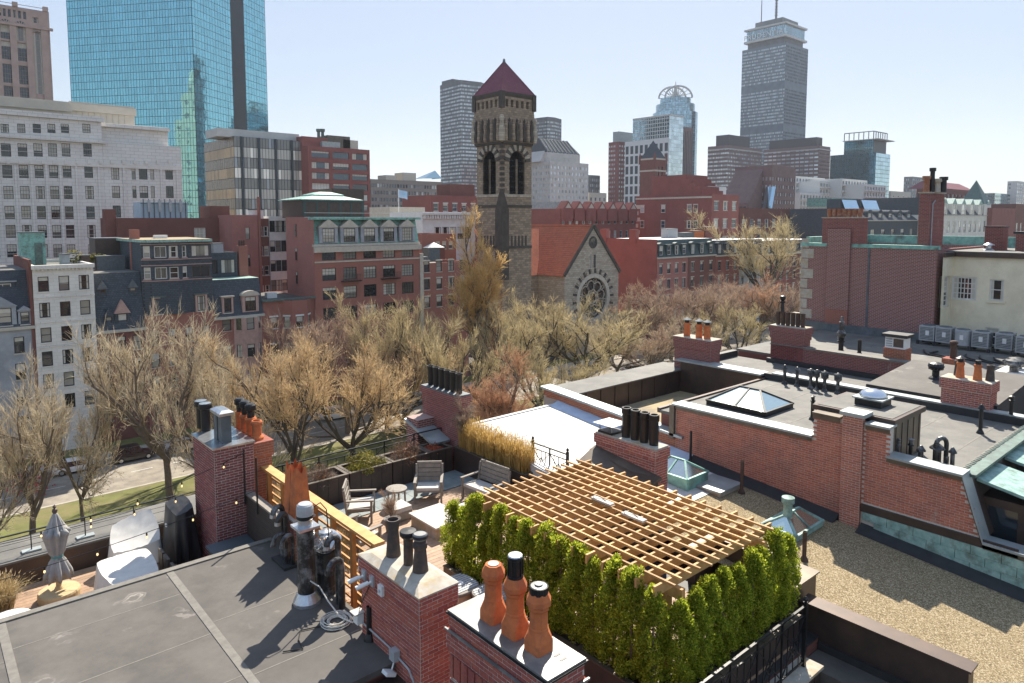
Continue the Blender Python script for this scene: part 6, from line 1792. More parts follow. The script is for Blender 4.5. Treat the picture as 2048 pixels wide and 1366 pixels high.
# slate house with gothic dormers
h = thing('town_house', 'dark slate mansard house with pointed gothic dormers', 'house', (20, 104, 0))
block(h, 17.45, YR, 22.9, YR + 14, 0, 14.2, M['bt_brown'], grid(5.4, 3, 1.0, rows(4, 2.8, 2.9, 1.8)), (), winmats=BW, parapet=.1)
mansard(h, 17.45, 22.9, YR, 14.2, 21.2, 1.6, M['slate'], M['roof_grey'])
for x in (18.5, 21.9): dormer(h, x, YR + .95, 18.2, .95, 1.2, 'spire', M['slate'], M['metal_lead'], (M['frame_brown'], M['win_dark'], M['slate']), 1.2)
dormer(h, 20.4, YR + .15, 14.3, 1.6, 2.0, 'spire', M['slate'], M['pinkstone'], (M['frame_black'], M['win_mid'], M['slate']), 1.6)
dormer(h, 18.9, YR + .15, 14.3, 1.0, 1.7, 'spire', M['slate'], M['slate'], (M['frame_black'], M['win_mid'], M['slate']), 1.4)
# slate-clad tower house
h = thing('town_house', 'tall slate-clad house with two banks of penthouse windows', 'house', (27, 104, 0))
block(h, 22.95, YR, 31.5, YR + 14, 0, 15.6, M['bt_red'], grid(8.5, 4, 1.0, rows(4, 2.8, 3.0, 1.9)), (), winmats=BW, parapet=.1)
sl = M['slate']; wt = (M['frame_white'], M['win_dark'], M['pinkstone'])
zA, zB = rz_(503, 27), rz_(545, 27)
mb = MB()
pts = [(22.95, YR + 3), (22.95, YR + .9), (24.0, YR + .1), (27.3, YR - .5), (28.6, YR + .2), (31.5, YR + .2)]
sets = [[], [(.3, 1.15)], [(.35, 1.75), (2.05, 3.1)], [(.35, 1.1)], [(.3, 2.6)]]
for k in range(5):
    P0, P1 = pts[k], pts[k + 1]; L = math.hypot(P1[0] - P0[0], P1[1] - P0[1])
    rc = [(a, min(b, L - .12), z - .75, z + .75, 'grid21' if b - a > 1.2 else 'sash') for a, b in sets[k] for z in (zA, zB)]
    facade(h, P0, P1, 15.6, 25.0, rc, sl, (M['frame_white'] if k < 4 else M['frame_brown'], M['win_dark'], M['pinkstone']), 'sash', .12, 'part', 'window', mb)
mb.quad((22.95, YR + 12, 15.6), (22.95, YR + 3, 15.6), (22.95, YR + 3, 25), (22.95, YR + 12, 25)); mb.quad((31.5, YR + .2, 15.6), (31.5, YR + 12, 15.6), (31.5, YR + 12, 25), (31.5, YR + .2, 25))
mb.build('slate_storeys', sl, h)
for zz in (zA - 1.0, zA + 1.0, zB - 1.0, zB + 1.0):
    for k in range(1, 5): MB().bar((pts[k][0], pts[k][1] - .06, zz), (pts[k + 1][0], pts[k + 1][1] - .06, zz), .1, .1).build('trim_band', 'pinkstone', h)
MB().prism([(p[0], p[1] - .5) for p in pts[1:]] + [(31.9, YR + 12), (22.5, YR + 12)], 25.0, 25.35, 0, 1).build('roof', [M['copper_pale'], M['roof_tan']], h)
for x in (24.6, 26.6, 29.9): dormer(h, x, YR - .05, 15.6, 1.5, 2.3, 'flat', M['pinkstone'], M['copper_dark'], BW)
bx('chimney', 'bt_red', h, 22.9, YR + 5.5, 19, 24.0, YR + 6.3, 26.6)
bx('roof_dome', 'white_paint', h, 26, YR + 6, 25.35, 27.6, YR + 7, 25.8)
# brick house with rounded dormer and pink bay
h = thing('town_house', 'brick house with slate mansard, round-topped dormer and pink stone bay', 'house', (35, 104, 0))
rb_ = [(rz_(v, 35) - .9, 1.8) for v in (648, 704, 755)]
block(h, 31.55, YR, 38.3, YR + 14, 0, 14.6, M['bt_red'], [(1.0, 2.2, a, a + b, None) for a, b in rb_], (), winmats=(M['frame_black'], M['win_mid'], M['pinkstone']), parapet=.1)
bay(h, 34.1, 38.0, YR, 0, 14.3, 1.0, M['pinkstone'], rb_, (M['frame_black'], M['win_mid'], M['pinkstone']))
mansard(h, 31.55, 38.3, YR, 14.6, 19.6, 1.4, M['slate'], M['copper_pale'])
dormer(h, 33.4, YR + .1, 15.0, 1.5, 2.3, 'flat', M['pinkstone'], M['trim'], BW)
dormer(h, 36.5, YR + .0, 15.0, 2.3, 2.3, 'round', M['pinkstone'], M['trim'], BW, 1.6, 'grid21')
block(h, 31.6, YR + 5, 36.6, YR + 13, 19.6, 23.2, M['slate'], [(.3, 2.2, 20.2, 22.2, 'grid31'), (2.7, 4.7, 20.2, 22.2, 'grid21')], (), winmats=(M['frame_black'], M['win_mid'], M['slate']), wname='penthouse_window')
bx('chimney', 'bt_red', h, 36.9, YR + 5, 18, 38.2, YR + 6.2, 24.1)
for k in range(3): lathe_part(h, 'chimney_pot', 37.2 + k * .35, YR + 5.6, [(.16, 24.1), (.13, 24.9)], 'pipe_rust', 8)
# low brick house with white-trimmed bay
h = thing('town_house', 'low brick house with dark flat roof and white-trimmed bay windows', 'house', (42, 104, 0))
block(h, 38.35, YR + .3, 46.15, YR + 14, 0, 16.2, M['bt_red'], [(1.0, 2.1, rz_(645, 42) - .8, rz_(645, 42) + .8, 'sashsill'), (1.0, 2.1, 8.2, 9.9, 'sashsill')], (), M['roof_dark'], (M['frame_black'], M['win_dark'], M['white_wall']), parapet=.05)
bay(h, 41.0, 45.6, YR + .3, 0, 16.2, 1.2, M['bt_red'], [(rz_(645, 42) - .8, 1.6), (8.0, 1.7)], (M['frame_black'], M['win_dark'], M['white_wall']), 'sashsill', M['roof_dark'])
bx('cornice', 'copper_dark', h, 38.2, YR - .1, 16.2, 46.3, YR + .6, 16.45)
bx('roof_unit', 'white_paint', h, 40.5, YR + 4, 16.2, 42.0, YR + 5, 17.0)
# apartment house with copper mansard
h = thing('apartment_house', 'brick apartment house with green copper mansard and five dormers', 'building', (55, 106, 0))
x0, x1 = 46.2, 64.8
zc_ = 23.9
rA = [(rz_(v, 55) - .95, 1.9) for v in (505, 545, 582, 622)]
gr_ = grid(x1 - x0, 5, 2.25, rA, .6, .6, 'grid44')
ysd = atx(572, 440, x0)[1]
sd = [(a, a + .65, z - 1, z + .9, None) for a in (ysd - YR - 6.5,) for z in (26.3, 22.6, 18.9, 15.3)]
block(h, x0, YR, x1, ysd, 0, zc_, M['bt_red'], gr_, [], M['roof_grey'], (M['frame_black'], M['win_mid'], M['trim']), parapet=.1)
bx('party_wall', 'bt_pink', h, x0 - .05, YR + .0, 0, x0 + .02, ysd, 28.3)
for q in sd:
    put('window', window_mesh(.65, 1.9, 'sash', (M['frame_brown'], M['win_dark'], M['bt_pink']), .05), h, WM[h].inverted() @ Matrix(((0, 1, 0, x0 - .11), (-1, 0, 0, YR + 6.5), (0, 0, 1, q[2]), (0, 0, 0, 1))), True)
mansard(h, x0, x1, YR + .2, zc_ + .3, 27.9, 1.0, M['copper'], M['roof_grey'], ysd - YR)
bx('stone_cornice', 'trim', h, x0 - .1, YR - .45, zc_ - .9, x1 + .15, YR - .02, zc_ - .1)
bx('roof_edge', 'copper', h, x0 - .2, YR - .2, 27.9, x1 + .2, YR + 1.5, 28.25)
bx('string_course', 'trim', h, x0, YR - .12, rz_(522, 55), x1, YR - .02, rz_(522, 55) + .22)
p5 = (x1 - x0 - 1.2) / 5
for k in range(5):
    dormer(h, x0 + .6 + p5 * (k + .5), YR - .05, zc_ + .45, 3.0, 2.4, 'gable', M['greystone'], M['trim'], (M['frame_black'], M['win_mid'], M['trim']), 1.4, 'grid44')
for k in (1, 3):
    xc = x0 + .6 + p5 * (k + .5); zb = rA[1][0] - .15
    bl = MB(); bl.box(xc - 1.6, YR - .9, zb - .12, xc + 1.6, YR - .02, zb)
    for j in range(13): bl.box(xc - 1.58 + j * .262, YR - .88, zb, xc - 1.55 + j * .262, YR - .85, zb + .95)
    bl.box(xc - 1.6, YR - .9, zb + .95, xc + 1.6, YR - .83, zb + 1.0); bl.build('balcony', 'metal_black', h)
# roof pavilion on it
pv = thing('roof_pavilion', 'copper-roofed glass pavilion on top of the brick apartment house', 'pavilion', (52, 106, 28))
X0, X1 = aty(606, 430, 106)[0], aty(728, 430, 106)[0]
facade(pv, (X0, 106), (X1, 106), 28.2, 31.0, grid(X1 - X0, 5, 1.7, [(28.5, 2.2)], .4, .3, 'grid32'), M['frame_green'], (M['frame_white'], M['win_sky'], M['frame_green']))
bx('core', 'metal_brown', pv, X0, 106.05, 28.2, X1, 114, 31.0)
mb = MB(); c4 = [(X0 - .5, 105.6), (X1 - .3, 105.6), (X1 - .3, 114.5), (X0 - .5, 114.5)]; c5 = [(X0 + 2.6, 108), (X1 - 2.6, 108), (X1 - 2.6, 112), (X0 + 2.6, 112)]
mb.loft([[(*p, 31.0) for p in c4], [(*p, 31.15) for p in c4], [(*p, 31.8) for p in c5], [(*p, 32.0) for p in c5]]); mb.build('roof', 'copper_pale', pv)
mb = MB(); mb.loft([[(p[0], p[1], 32.0) for p in c5], [((X0 + X1) / 2 + a, 110 + b, 32.5) for a, b in ((-1, -.8), (1, -.8), (1, .8), (-1, .8))]]); mb.build('lantern', 'copper', pv)
mb = MB(); mb.box(X0 - 3, YR + .9, 28.25, x1 - .5, YR + 1.0, 28.3); mb.box(X0 - 3, YR + .9, 28.9, x1 - .5, YR + .96, 28.95); mb.build('deck_rail', 'frame_white', pv)
bx_ = thing('lift_house', 'dark clad lift house behind the copper pavilion', 'roof structure', (60, 112, 28))
Xa, Xb = aty(664, 400, 112)[0], aty(728, 400, 112)[0]
facade(bx_, (Xa, 112), (Xb, 112), 28, aty(700, 378, 112)[2], grid(Xb - Xa, 3, 1.4, [(29.0, 2.2)], .3, 1.5), M['metal_brown'], (M['frame_brown'], M['win_sky'], M['metal_brown']))
bx('core', 'metal_brown', bx_, Xa, 112.05, 28, Xb, 117, aty(700, 378, 112)[2] - .01)
# small brick houses between hotel and church
h = thing('town_house', 'small brick house with limestone quoins right of the copper mansard house', 'house', (68, 104, 0))
block(h, 65.0, YR, 75, YR + 10, 0, 20.6, M['bt_red'], grid(10, 4, 1.1, [(rz_(v, 68) - .9, 1.8) for v in (533, 568, 604)]), (), winmats=(M['frame_black'], M['win_mid'], M['trim']), style='sashsill')
bx('stone_strip', 'trim', h, 64.85, YR - .12, 0, 65.5, YR + .3, 22.3)
bx('roof_unit', 'metal_lead', h, 67, YR + 3, 20.6, 68.6, YR + 4.4, 21.5)
h = thing('town_house', 'plain brick house with a white pyramid roof light left of the church', 'house', (70, 112, 0))
Xa, Xb = aty(843, 470, 112)[0], aty(912, 470, 112)[0]
block(h, Xa, 112, Xb, 122, 0, aty(880, 468, 112)[2], M['bt_red'], grid(Xb - Xa, 3, 1.0, [(18.5, 1.8), (22.2, 1.5)], 3, .5), (), winmats=(M['frame_white'], M['win_mid'], M['trim']))
mb = MB(); c4 = [(Xa + .3, 109.5, 22.6), (Xa + 3.6, 109.5, 22.6), (Xa + 3.6, 111.9, 22.6), (Xa + .3, 111.9, 22.6)]
for k in range(4): mb.tri(c4[k], c4[(k + 1) % 4], (Xa + 1.9, 110.7, 23.6))
mb.build('roof_light', 'white_paint', h); bx('stair_tower', 'bt_brown', h, Xa + .3, 109.5, 16, Xa + 3.6, 111.9, 22.59)
h = thing('office_building', 'low white building with bracketed cornice left of the church tower', 'building', (85, 132, 0))
Xa, Xb = aty(845, 440, 132)[0], aty(950, 440, 132)[0]
za = aty(845, 424, 132)[2]
block(h, Xa, 132, Xb, 146, 0, za, M['white_wall'], grid(Xb - Xa, 5, 1.9, [(za - 6.2, 2.8)], 3, 1), (), M['roof_white'], (M['frame_black'], M['win_dark'], M['white_wall']), style='grid21')
for k in range(22): bx('bracket', 'white_wall', h, Xa + .2 + k * (Xb - Xa) / 22, 131.3, za - 1.5, Xa + .6 + k * (Xb - Xa) / 22, 131.98, za - .6)
bx('cornice', 'white_wall', h, Xa - .4, 131.0, za - .6, Xb, 131.98, za - .1)
h = thing('town_house', 'red brick building with white-trimmed windows behind the white building', 'house', (100, 165, 0))
Xa, Xb = aty(862, 400, 165)[0], aty(955, 400, 165)[0]; za = aty(862, 390, 165)[2]
block(h, Xa, 165, Xb, 180, 0, za, M['bt_far'], grid(Xb - Xa, 5, 1.7, [(za - 4.5, 2.2), (za - 8.5, 2.2)]), (), M['roof_dark'], (M['frame_white'], M['win_sky'], M['white_wall']), style='sashsill')
bx('lift_house', 'bt_brown', h, Xa + 9, 168, za - .4, Xa + 18, 175, za + 3.5)
h = thing('office_building', 'cream parapet building behind the avenue trees left of the church', 'building', (80, 150, 0))
Xa, Xb = aty(780, 420, 150)[0], aty(850, 420, 150)[0]; za = aty(800, 414, 150)[2]
block(h, Xa, 150, Xb, 160, 0, za, M['trim'], grid(Xb - Xa, 5, 1.2, [(za - 3.2, 1.8)]), (), M['roof_grey'], (M['frame_black'], M['win_dark'], M['trim']))
fp_ = thing('flagpole', 'flagpole with pale blue flag against the grey office slab', 'flag', (76, 145, 20))
xq, yq, zq = aty(797, 378, 145)
MB().tube([(xq, yq, 20), (xq, yq, zq)], .09, 6).build('pole', 'white_paint', fp_)
mb = MB(); n = 8
for k in range(n):
    a, b = k / n, (k + 1) / n; f = lambda t: (xq + 2.6 * t, yq + .3 * math.sin(t * 7), 0)
    mb.quad((f(a)[0], f(a)[1], zq - 1.9 - .6 * a), (f(b)[0], f(b)[1], zq - 1.9 - .6 * b), (f(b)[0], f(b)[1], zq - .1 - .5 * b), (f(a)[0], f(a)[1], zq - .1 - .5 * a))
mb.build('flag', surf('flag_cloth', (.22, .42, .62), (.5, .6, .7), .6, .8), fp_)

# ---- brick buildings behind the left part of the row
h = thing('brick_building', 'long brown brick building behind the slate houses', 'building', (30, 125, 0))
Yb = 122
Xa, Xb = aty(190, 450, Yb)[0], aty(462, 450, Yb)[0]; za = aty(300, 436, Yb)[2]
block(h, Xa + 3, Yb, Xb, Yb + 12, 0, za, M['bt_brown'], [(Xb - Xa - 9, Xb - Xa - 7.2, za - 3.5, za - 1.6, 'grid22')], (), M['roof_grey'], (M['frame_white'], M['win_mid'], M['trim']))
bx('stack', 'bt_brown', h, Xb - 3.2, Yb + .5, za - .3, Xb, Yb + 6, aty(440, 412, Yb)[2])
bx('stack', 'bt_brown', h, Xa + 1.6, Yb + 1, 10, Xa + 3.1, Yb + 3, aty(210, 418, Yb)[2])
Xc, Xd = aty(282, 410, Yb + 4)[0], aty(374, 410, Yb + 4)[0]
t = thing('water_tank_house', 'pale blue rooftop plant room with antenna panels', 'roof structure', (30, 127, 28))
zt_ = aty(300, 404, Yb + 4)[2]
MB().box(Xc, Yb + 4, za - .6, Xd, Yb + 9, zt_).build('cabin', surf('pale_blue', (.46, .56, .63), (.38, .47, .54), 1, .6), t)
for k in range(9):
    x = Xc + .3 + k * (Xd - Xc - .6) / 8
    bx('strut', 'metal_lead', t, x - .05, Yb + 3.7, za - .5, x + .05, Yb + 3.9, zt_ + .5)
    if k % 2: bx('antenna', 'grey_paint', t, x - .22, Yb + 3.5, zt_ - 1.6, x + .22, Yb + 3.68, zt_ + .3)
bx('frame_rail', 'metal_lead', t, Xc - .2, Yb + 3.7, zt_ - .3, Xd + .2, Yb + 3.8, zt_ - .2)
h = thing('brick_building', 'pink-brown windowless brick flank above the low brick house', 'building', (42, 118, 0))
Yb = 116
Xa, Xb = aty(463, 440, Yb)[0], aty(515, 440, Yb)[0]; za = aty(490, 430, Yb)[2]
block(h, Xa, Yb, Xb, Yb + 10, 0, za, M['bt_pink'], [(2.2, 2.9, za - 4, za - 2, None), (2.2, 2.9, za - 8.5, za - 6.5, None)], (), M['roof_grey'], (M['frame_brown'], M['win_dark'], M['bt_pink']))
h = thing('brick_building', 'narrow dark brick wall with small sash windows beside the white wall', 'building', (45, 118, 0))
Xa, Xb = Xb + .05, aty(539, 440, Yb)[0]
block(h, Xa, Yb + .4, Xb, Yb + 10, 0, za - .6, M['bt_brown'], grid(Xb - Xa, 2, .8, rows(6, za - 20, 3.3, 1.6)), (), M['roof_grey'], (M['frame_white'], M['win_dark'], M['trim']))
MB().tube([(Xa + .3, Yb + .2, 8), (Xa + .3, Yb + .2, za + 3)], .28, 8).build('flue', 'bt_red', h)
h = thing('white_building', 'white painted rear wall with black windows beside the pink flank', 'building', (48, 118, 0))
Xa, Xb = Xb + .05, aty(573, 440, Yb)[0]
block(h, Xa, Yb + .2, Xb, Yb + 10, 0, za - .2, M['white_wall'], grid(Xb - Xa, 3, .95, rows(6, za - 19.6, 3.35, 1.9)), (), M['roof_grey'], (M['frame_black'], M['win_dark'], M['white_wall']))
# rooftop clutter along the left row
def clutter(name, label, cat, x0, y0, x1, y1, z0, z1, mat):
    t = thing(name, label, cat, ((x0 + x1) / 2, (y0 + y1) / 2, z0))
    MB().box(x0, y0, z0, x1, y1, z1).build('case', mat, t)
    bx('lid', 'metal_lead', t, x0 - .08, y0 - .08, z1, x1 + .08, y1 + .08, z1 + .12)
    return t
def clut_px(name, label, cat, u0, u1, v0, v1, Y, mat, dep=2):
    a, b = aty(u0, v1, Y), aty(u1, v1, Y); zt = aty(u0, v0, Y)[2]
    return clutter(name, label, cat, a[0], Y, b[0], Y + dep, a[2] - 1.2, zt, mat)
hs = clut_px('stair_head', 'mottled green stair head with a panelled door above the limestone house', 'roof structure', 44, 93, 466, 527, 106, M['copper'], 3)
a, b = aty(71, 520, 105.9), aty(86, 520, 105.9)
bx('door', 'copper_dark', hs, a[0], 105.85, 22.3, b[0], 105.98, 25.0)
clut_px('roof_unit', 'grey roof unit left of the bright shrub', 'air conditioner', 122, 140, 510, 528, 104, M['metal_grey'], 1.2)
clut_px('roof_unit', 'silver roof unit right of the stair head', 'air conditioner', 140, 158, 508, 528, 105, M['metal_silver'], 1.2)
clut_px('roof_unit', 'brown roof cabinet beside the yellow hedge', 'roof cabinet', 163, 180, 512, 528, 105, M['metal_brown'], 1.2)
clut_px('roof_unit', 'row of dark roof condensers left of the slate tower house', 'air conditioner', 195, 250, 514, 528, 105, M['metal_lead'], 1.5)
clut_px('roof_unit', 'pair of pale condensers right of the slate tower house', 'air conditioner', 427, 447, 488, 503, 106, M['grey_paint'], 1.5)
clut_px('stair_head', 'brown wooden roof shed with a white window', 'roof structure', 192, 250, 478, 527, 110, M['metal_brown'], 4)
clut_px('roof_unit', 'white roof unit on the mansard house behind the pink flank', 'air conditioner', 506, 527, 420, 436, 117, M['white_paint'], 2)
clut_px('roof_unit', 'metal cabinet behind the small brick house', 'air conditioner', 858, 880, 497, 509, 103, M['metal_lead'], 2)
x, y, z = aty(147, 525, 106); plant('roof_shrub', 'rounded green shrub on the roof above the limestone house', bush_mesh(95, 900, 1.0, 1.3, lf_yel, .14, 20), x, y, 22.4, 1.2, None, None, 'foliage')
for k in range(4):
    x, y, z = aty(162 + k * 13, 520, 107); plant('roof_shrub', ORD[k] + ' clump of the yellow roof hedge behind the limestone house', bush_mesh(96, 700, .7, .8, lf_yel, .12, 12), x, y, 22.4, 1.1, 'yellow roof hedge', None, 'foliage')

# ================================================================== church with bell tower
M['pudding'] = brick_tex('puddingstone', (.46, .355, .26), (.19, .145, .108), (.14, .11, .085), .8, .4, .03, .45)
M['pudding_pale'] = brick_tex('puddingstone_pale', (.58, .51, .41), (.31, .265, .21), (.22, .18, .145), .8, .4, .03, .4)
M['stone_dk'] = surf('dark_sandstone', (.085, .068, .056), (.05, .042, .036), 1, .9, bump=.3, bscale=4)
M['tile_red'] = brick_tex('red_tile', (.60, .20, .11), (.46, .15, .085), (.30, .11, .07), .5, .28, .03, .5, (.22, .11, .085))
M['tile_maroon'] = brick_tex('maroon_tile', (.25, .095, .12), (.19, .072, .095), (.12, .05, .065), .5, .3, .03, .4)
th = thing('church_tower', 'square rough-stone church bell tower with maroon pyramid roof', 'tower', (86.6, 102, 0))
x0, y0, _ = atd(1004, 300, 128)
x1 = aty(1063, 400, y0)[0]; y1 = atx(954, 400, x0)[1]
zof = lambda v: CAM_H + (438 - v) / 1407 * 128
zs = {k: zof(v) for k, v in dict(arc=392, top=290, fr=272, fr2=228, corn=193, eave=187).items()}
w, dpt = x1 - x0, y1 - y0
mb = MB()
def arch_rects(W, sill, spring, half, n=8):
    """an arched opening cut as narrow upright strips"""
    c = W / 2; out = []
    for k in range(n):
        a0, a1 = c - half + 2 * half * k / n, c - half + 2 * half * (k + 1) / n
        m = (a0 + a1) / 2 - c
        out.append((a0, a1, sill, spring + math.sqrt(max(.01, half * half - m * m)), 'bare'))
    return out
zsill, zspr = zof(388), zof(322)
for P0, P1, W in (((x0, y0), (x1, y0), w), ((x0, y1), (x0, y0), dpt)):
    facade(th, P0, P1, 0, zs['top'], arch_rects(W, zsill, zspr, W * .26), M['pudding'], None, 'bare', 1.0, 'part', 'x', mb)
mb.quad((x1, y0, 0), (x1, y1, 0), (x1, y1, zs['top']), (x1, y0, zs['top'])); mb.quad((x1, y1, 0), (x0, y1, 0), (x0, y1, zs['top']), (x1, y1, zs['top']))
mb.build('shaft', 'pudding', th)
bx('belfry_core', 'stone_dk', th, x0 + 1.02, y0 + 1.02, zsill - 1, x1 - .8, y1 - .8, zs['top'] - .5)
for face in (0, 1):
    W = w if face == 0 else dpt
    pt = (lambda a, o, z: (x0 + a, y0 - o, z)) if face == 0 else (lambda a, o, z: (x0 - o, y1 - a, z))
    c = W / 2; half = W * .26
    for k in range(13):                                        # arch stones
        a = math.pi * (k + .5) / 13
        p, q = pt(c - (half + .05) * math.cos(a), .08, zspr + (half + .05) * math.sin(a)), pt(c - (half + 1.25) * math.cos(a), .08, zspr + (half + 1.25) * math.sin(a))
        MB().bar(p, q, .62, .3, 0, (0, -1, 0) if face == 0 else (-1, 0, 0)).build('arch_stone', M['pudding_pale' if k % 2 else 'stone_dk'], th)
    bx('mullion', 'pudding', th, *[min(u, v) for u, v in zip(pt(c - .22, -.6, zsill), pt(c + .22, -.1, zspr + .4))], *[max(u, v) for u, v in zip(pt(c - .22, -.6, zsill), pt(c + .22, -.1, zspr + .4))])
    for k in range(7):
        za = zsill + .3 + k * .95
        A, B = pt(c - half + .05, -.75, za), pt(c + half - .05, -.3, za + .22)
        bx('louvre', 'slate', th, min(A[0], B[0]), min(A[1], B[1]), min(A[2], B[2]), max(A[0], B[0]), max(A[1], B[1]), max(A[2], B[2]))
    for zz, o, m_ in ((zs['top'], .25, 'stone_dk'), (zsill - .5, .18, 'pudding_pale'), (zof(415), .15, 'stone_dk'), (zof(498), .15, 'stone_dk')):
        A, B = pt(-.0, 0, zz), pt(W + .0, o, zz + .5)
        MB().box(min(A[0], B[0]), min(A[1], B[1]), zz, max(A[0], B[0]), max(A[1], B[1]), zz + .5).build('string_course', M[m_], th)
    for k in range(6):                                         # narrow lancets low on the shaft
        a = W * (.2 + .12 * k)
        A, B = pt(a - .22, .02, zof(495)), pt(a + .22, .06, zof(472))
        bx('lancet', 'stone_dk', th, min(A[0], B[0]), min(A[1], B[1]), min(A[2], B[2]), max(A[0], B[0]), max(A[1], B[1]), max(A[2], B[2]))
# frieze with figures, corner angels, arcade storey
o = .35
bx('frieze', 'pudding', th, x0 - o, y0 - o, zs['top'] + .4, x1 + o, y1 + o, zs['fr2'] + .2)
for face in (0, 1):
    W = w if face == 0 else dpt
    for k in range(8):
        a = W * (k + .5) / 8
        X, Y = (x0 + a, y0 - o - .15) if face == 0 else (x0 - o - .15, y0 + a)
        MB().lathe(X, Y, [(.36, zs['top'] + .7), (.42, zs['top'] + 1.4), (.3, zs['top'] + 2.6), (.4, zs['top'] + 3.4), (.3, zs['top'] + 3.9), (.18, zs['top'] + 4.1), (.26, zs['top'] + 4.4), (.001, zs['top'] + 4.9)], 8).build('figure', M['stone_dk' if k % 2 else 'pudding'], th)
    for k in range(22):
        a = W * (k + .5) / 22; X, Y = (x0 + a, y0 - o - .05) if face == 0 else (x0 - o - .05, y0 + a)
        bx('corbel', 'stone_dk', th, X - .12, Y - .12, zs['top'] + .1, X + .12, Y + .12, zs['top'] + .5)
for X, Y in ((x0 - o, y0 - o), (x1 + o, y0 - o), (x0 - o, y1 + o)):
    MB().lathe(X, Y, [(.5, zs['top'] + .6), (.62, zs['top'] + 2), (.5, zs['top'] + 3.2), (.36, zs['top'] + 3.9), (.5, zs['top'] + 4.6), (.3, zs['top'] + 5.2)], 9).build('corner_figure', 'pudding_pale', th)
zar0, zar1 = zs['fr2'] + .2, zs['eave'] - .6
mb = MB()
A0, B0, A1, B1 = x0 - .3, y0 - .3, x1 + .3, y1 + .3
for P0, P1, W in (((A0, B0), (A1, B0), w + .6), ((A0, B1), (A0, B0), dpt + .6)):
    rc = [(W * (.1 + .16 * k) + .1, W * (.1 + .16 * k) + .75, zar0 + .9, zar1 - .7, 'bare') for k in range(5)]
    facade(th, P0, P1, zar0, zar1, rc, M['pudding'], (M['stone_dk'], M['stone_dk'], M['stone_dk']), 'bare', .6, 'part', 'arcade_niche', mb)
mb.quad((A1, B0, zar0), (A1, B1, zar0), (A1, B1, zar1), (A1, B0, zar1)); mb.quad((A1, B1, zar0), (A0, B1, zar0), (A0, B1, zar1), (A1, B1, zar1)); mb.build('arcade_storey', 'pudding', th)
mb = MB(); E0, E1 = .55, 1.0
mb.loft([[(x0 - q, y0 - q, z), (x1 + q, y0 - q, z), (x1 + q, y1 + q, z), (x0 - q, y1 + q, z)] for q, z in ((.32, zar1 - .2), (.5, zar1 + .25), (.55, zs['eave']))]); mb.build('eaves_cornice', 'stone_dk', th)
for X, Y in ((x0 - .2, y0 - .2), (x1 + .2, y0 - .2), (x0 - .2, y1 + .2)):
    bx('corner_turret', 'stone_dk', th, X - .42, Y - .42, zar0 + .6, X + .42, Y + .42, zs['eave'] + .05)
apex = ((x0 + x1) / 2, (y0 + y1) / 2, zof(124) + .6)
mb = MB(); q = .42; c4 = [(x0 - q, y0 - q), (x1 + q, y0 - q), (x1 + q, y1 + q), (x0 - q, y1 + q)]
for k in range(4): mb.tri((*c4[k], zs['eave']), (*c4[(k + 1) % 4], zs['eave']), apex)
mb.build('spire_roof', 'tile_maroon', th)
for k in range(4): MB().bar((*c4[k], zs['eave']), apex, .22, .22).build('hip_tile', 'tile_maroon', th)
lathe_part(th, 'finial', apex[0], apex[1], [(.35, apex[2] - .9), (.3, apex[2] - .2), (.2, apex[2] + .4), (.001, apex[2] + .6)], 'metal_lead', 8)
MB().loft([[(x0 - .9 + a * q_, y0 - .9 + b * q_, z) for a, b in ((0, 0), (1.8, 0), (1.8, 1.8), (0, 1.8))] for q_, z in ((1, zof(560)), (1, zof(420)), (.35, zof(385)))]).build('corner_buttress', 'stone_dk', th)
for k in range(9):
    za = zof(385) + k * 1.0
    bx('quoin', 'stone_dk', th, x0 - .22, y0 - .22, za, x0 + .45, y0 + .45, za + .62)
# nave with gable and rose window
ch_ = thing('stone_church', 'stone church with red tile roof and rose window gable', 'church', (108, 110, 0))
gx0, gx1 = 99.6, 116.0; gy = 98.5; ez = 16.9; rz2 = 26.4; gm = (gx0 + gx1) / 2
gyb = 130
rc_, rzc, rrad = gm + .3, 11.6, 4.6
ng = 40
mb = MB()
ring = [(rc_ + rrad * math.cos(6.283 * k / ng), rzc + rrad * math.sin(6.283 * k / ng)) for k in range(ng)]
def gtop(x): return ez + (rz2 - ez) * (1 - abs(x - gm) / ((gx1 - gx0) / 2))
cols_ = 48
for k in range(cols_):                                  # gable wall in upright strips around the round opening
    a, b = gx0 + (gx1 - gx0) * k / cols_, gx0 + (gx1 - gx0) * (k + 1) / cols_
    m_ = (a + b) / 2 - rc_
    if abs(m_) < rrad:
        hh = math.sqrt(rrad * rrad - m_ * m_)
        mb.quad((a, gy, 0), (b, gy, 0), (b, gy, rzc - hh), (a, gy, rzc - hh)); mb.quad((a, gy, rzc + hh), (b, gy, rzc + hh), (b, gy, gtop(b)), (a, gy, gtop(a)))
    else:
        mb.quad((a, gy, 0), (b, gy, 0), (b, gy, gtop(b)), (a, gy, gtop(a)))
mb.quad((gx0, gyb, 0), (gx0, gy, 0), (gx0, gy, ez), (gx0, gyb, ez)); mb.quad((gx1, gy, 0), (gx1, gyb, 0), (gx1, gyb, ez), (gx1, gy, ez))
mb.build('wall', 'pudding_pale', ch_)
mb = MB()
mb.quad((gx0 - .5, gy - .1, ez - .4), (gm, gy - .1, rz2 + .15), (gm, gyb, rz2 + .15), (gx0 - .5, gyb, ez - .4)); mb.quad((gm, gy - .1, rz2 + .15), (gx1 + .5, gy - .1, ez - .4), (gx1 + .5, gyb, ez - .4), (gm, gyb, rz2 + .15))
mb.build('roof', 'tile_red', ch_)
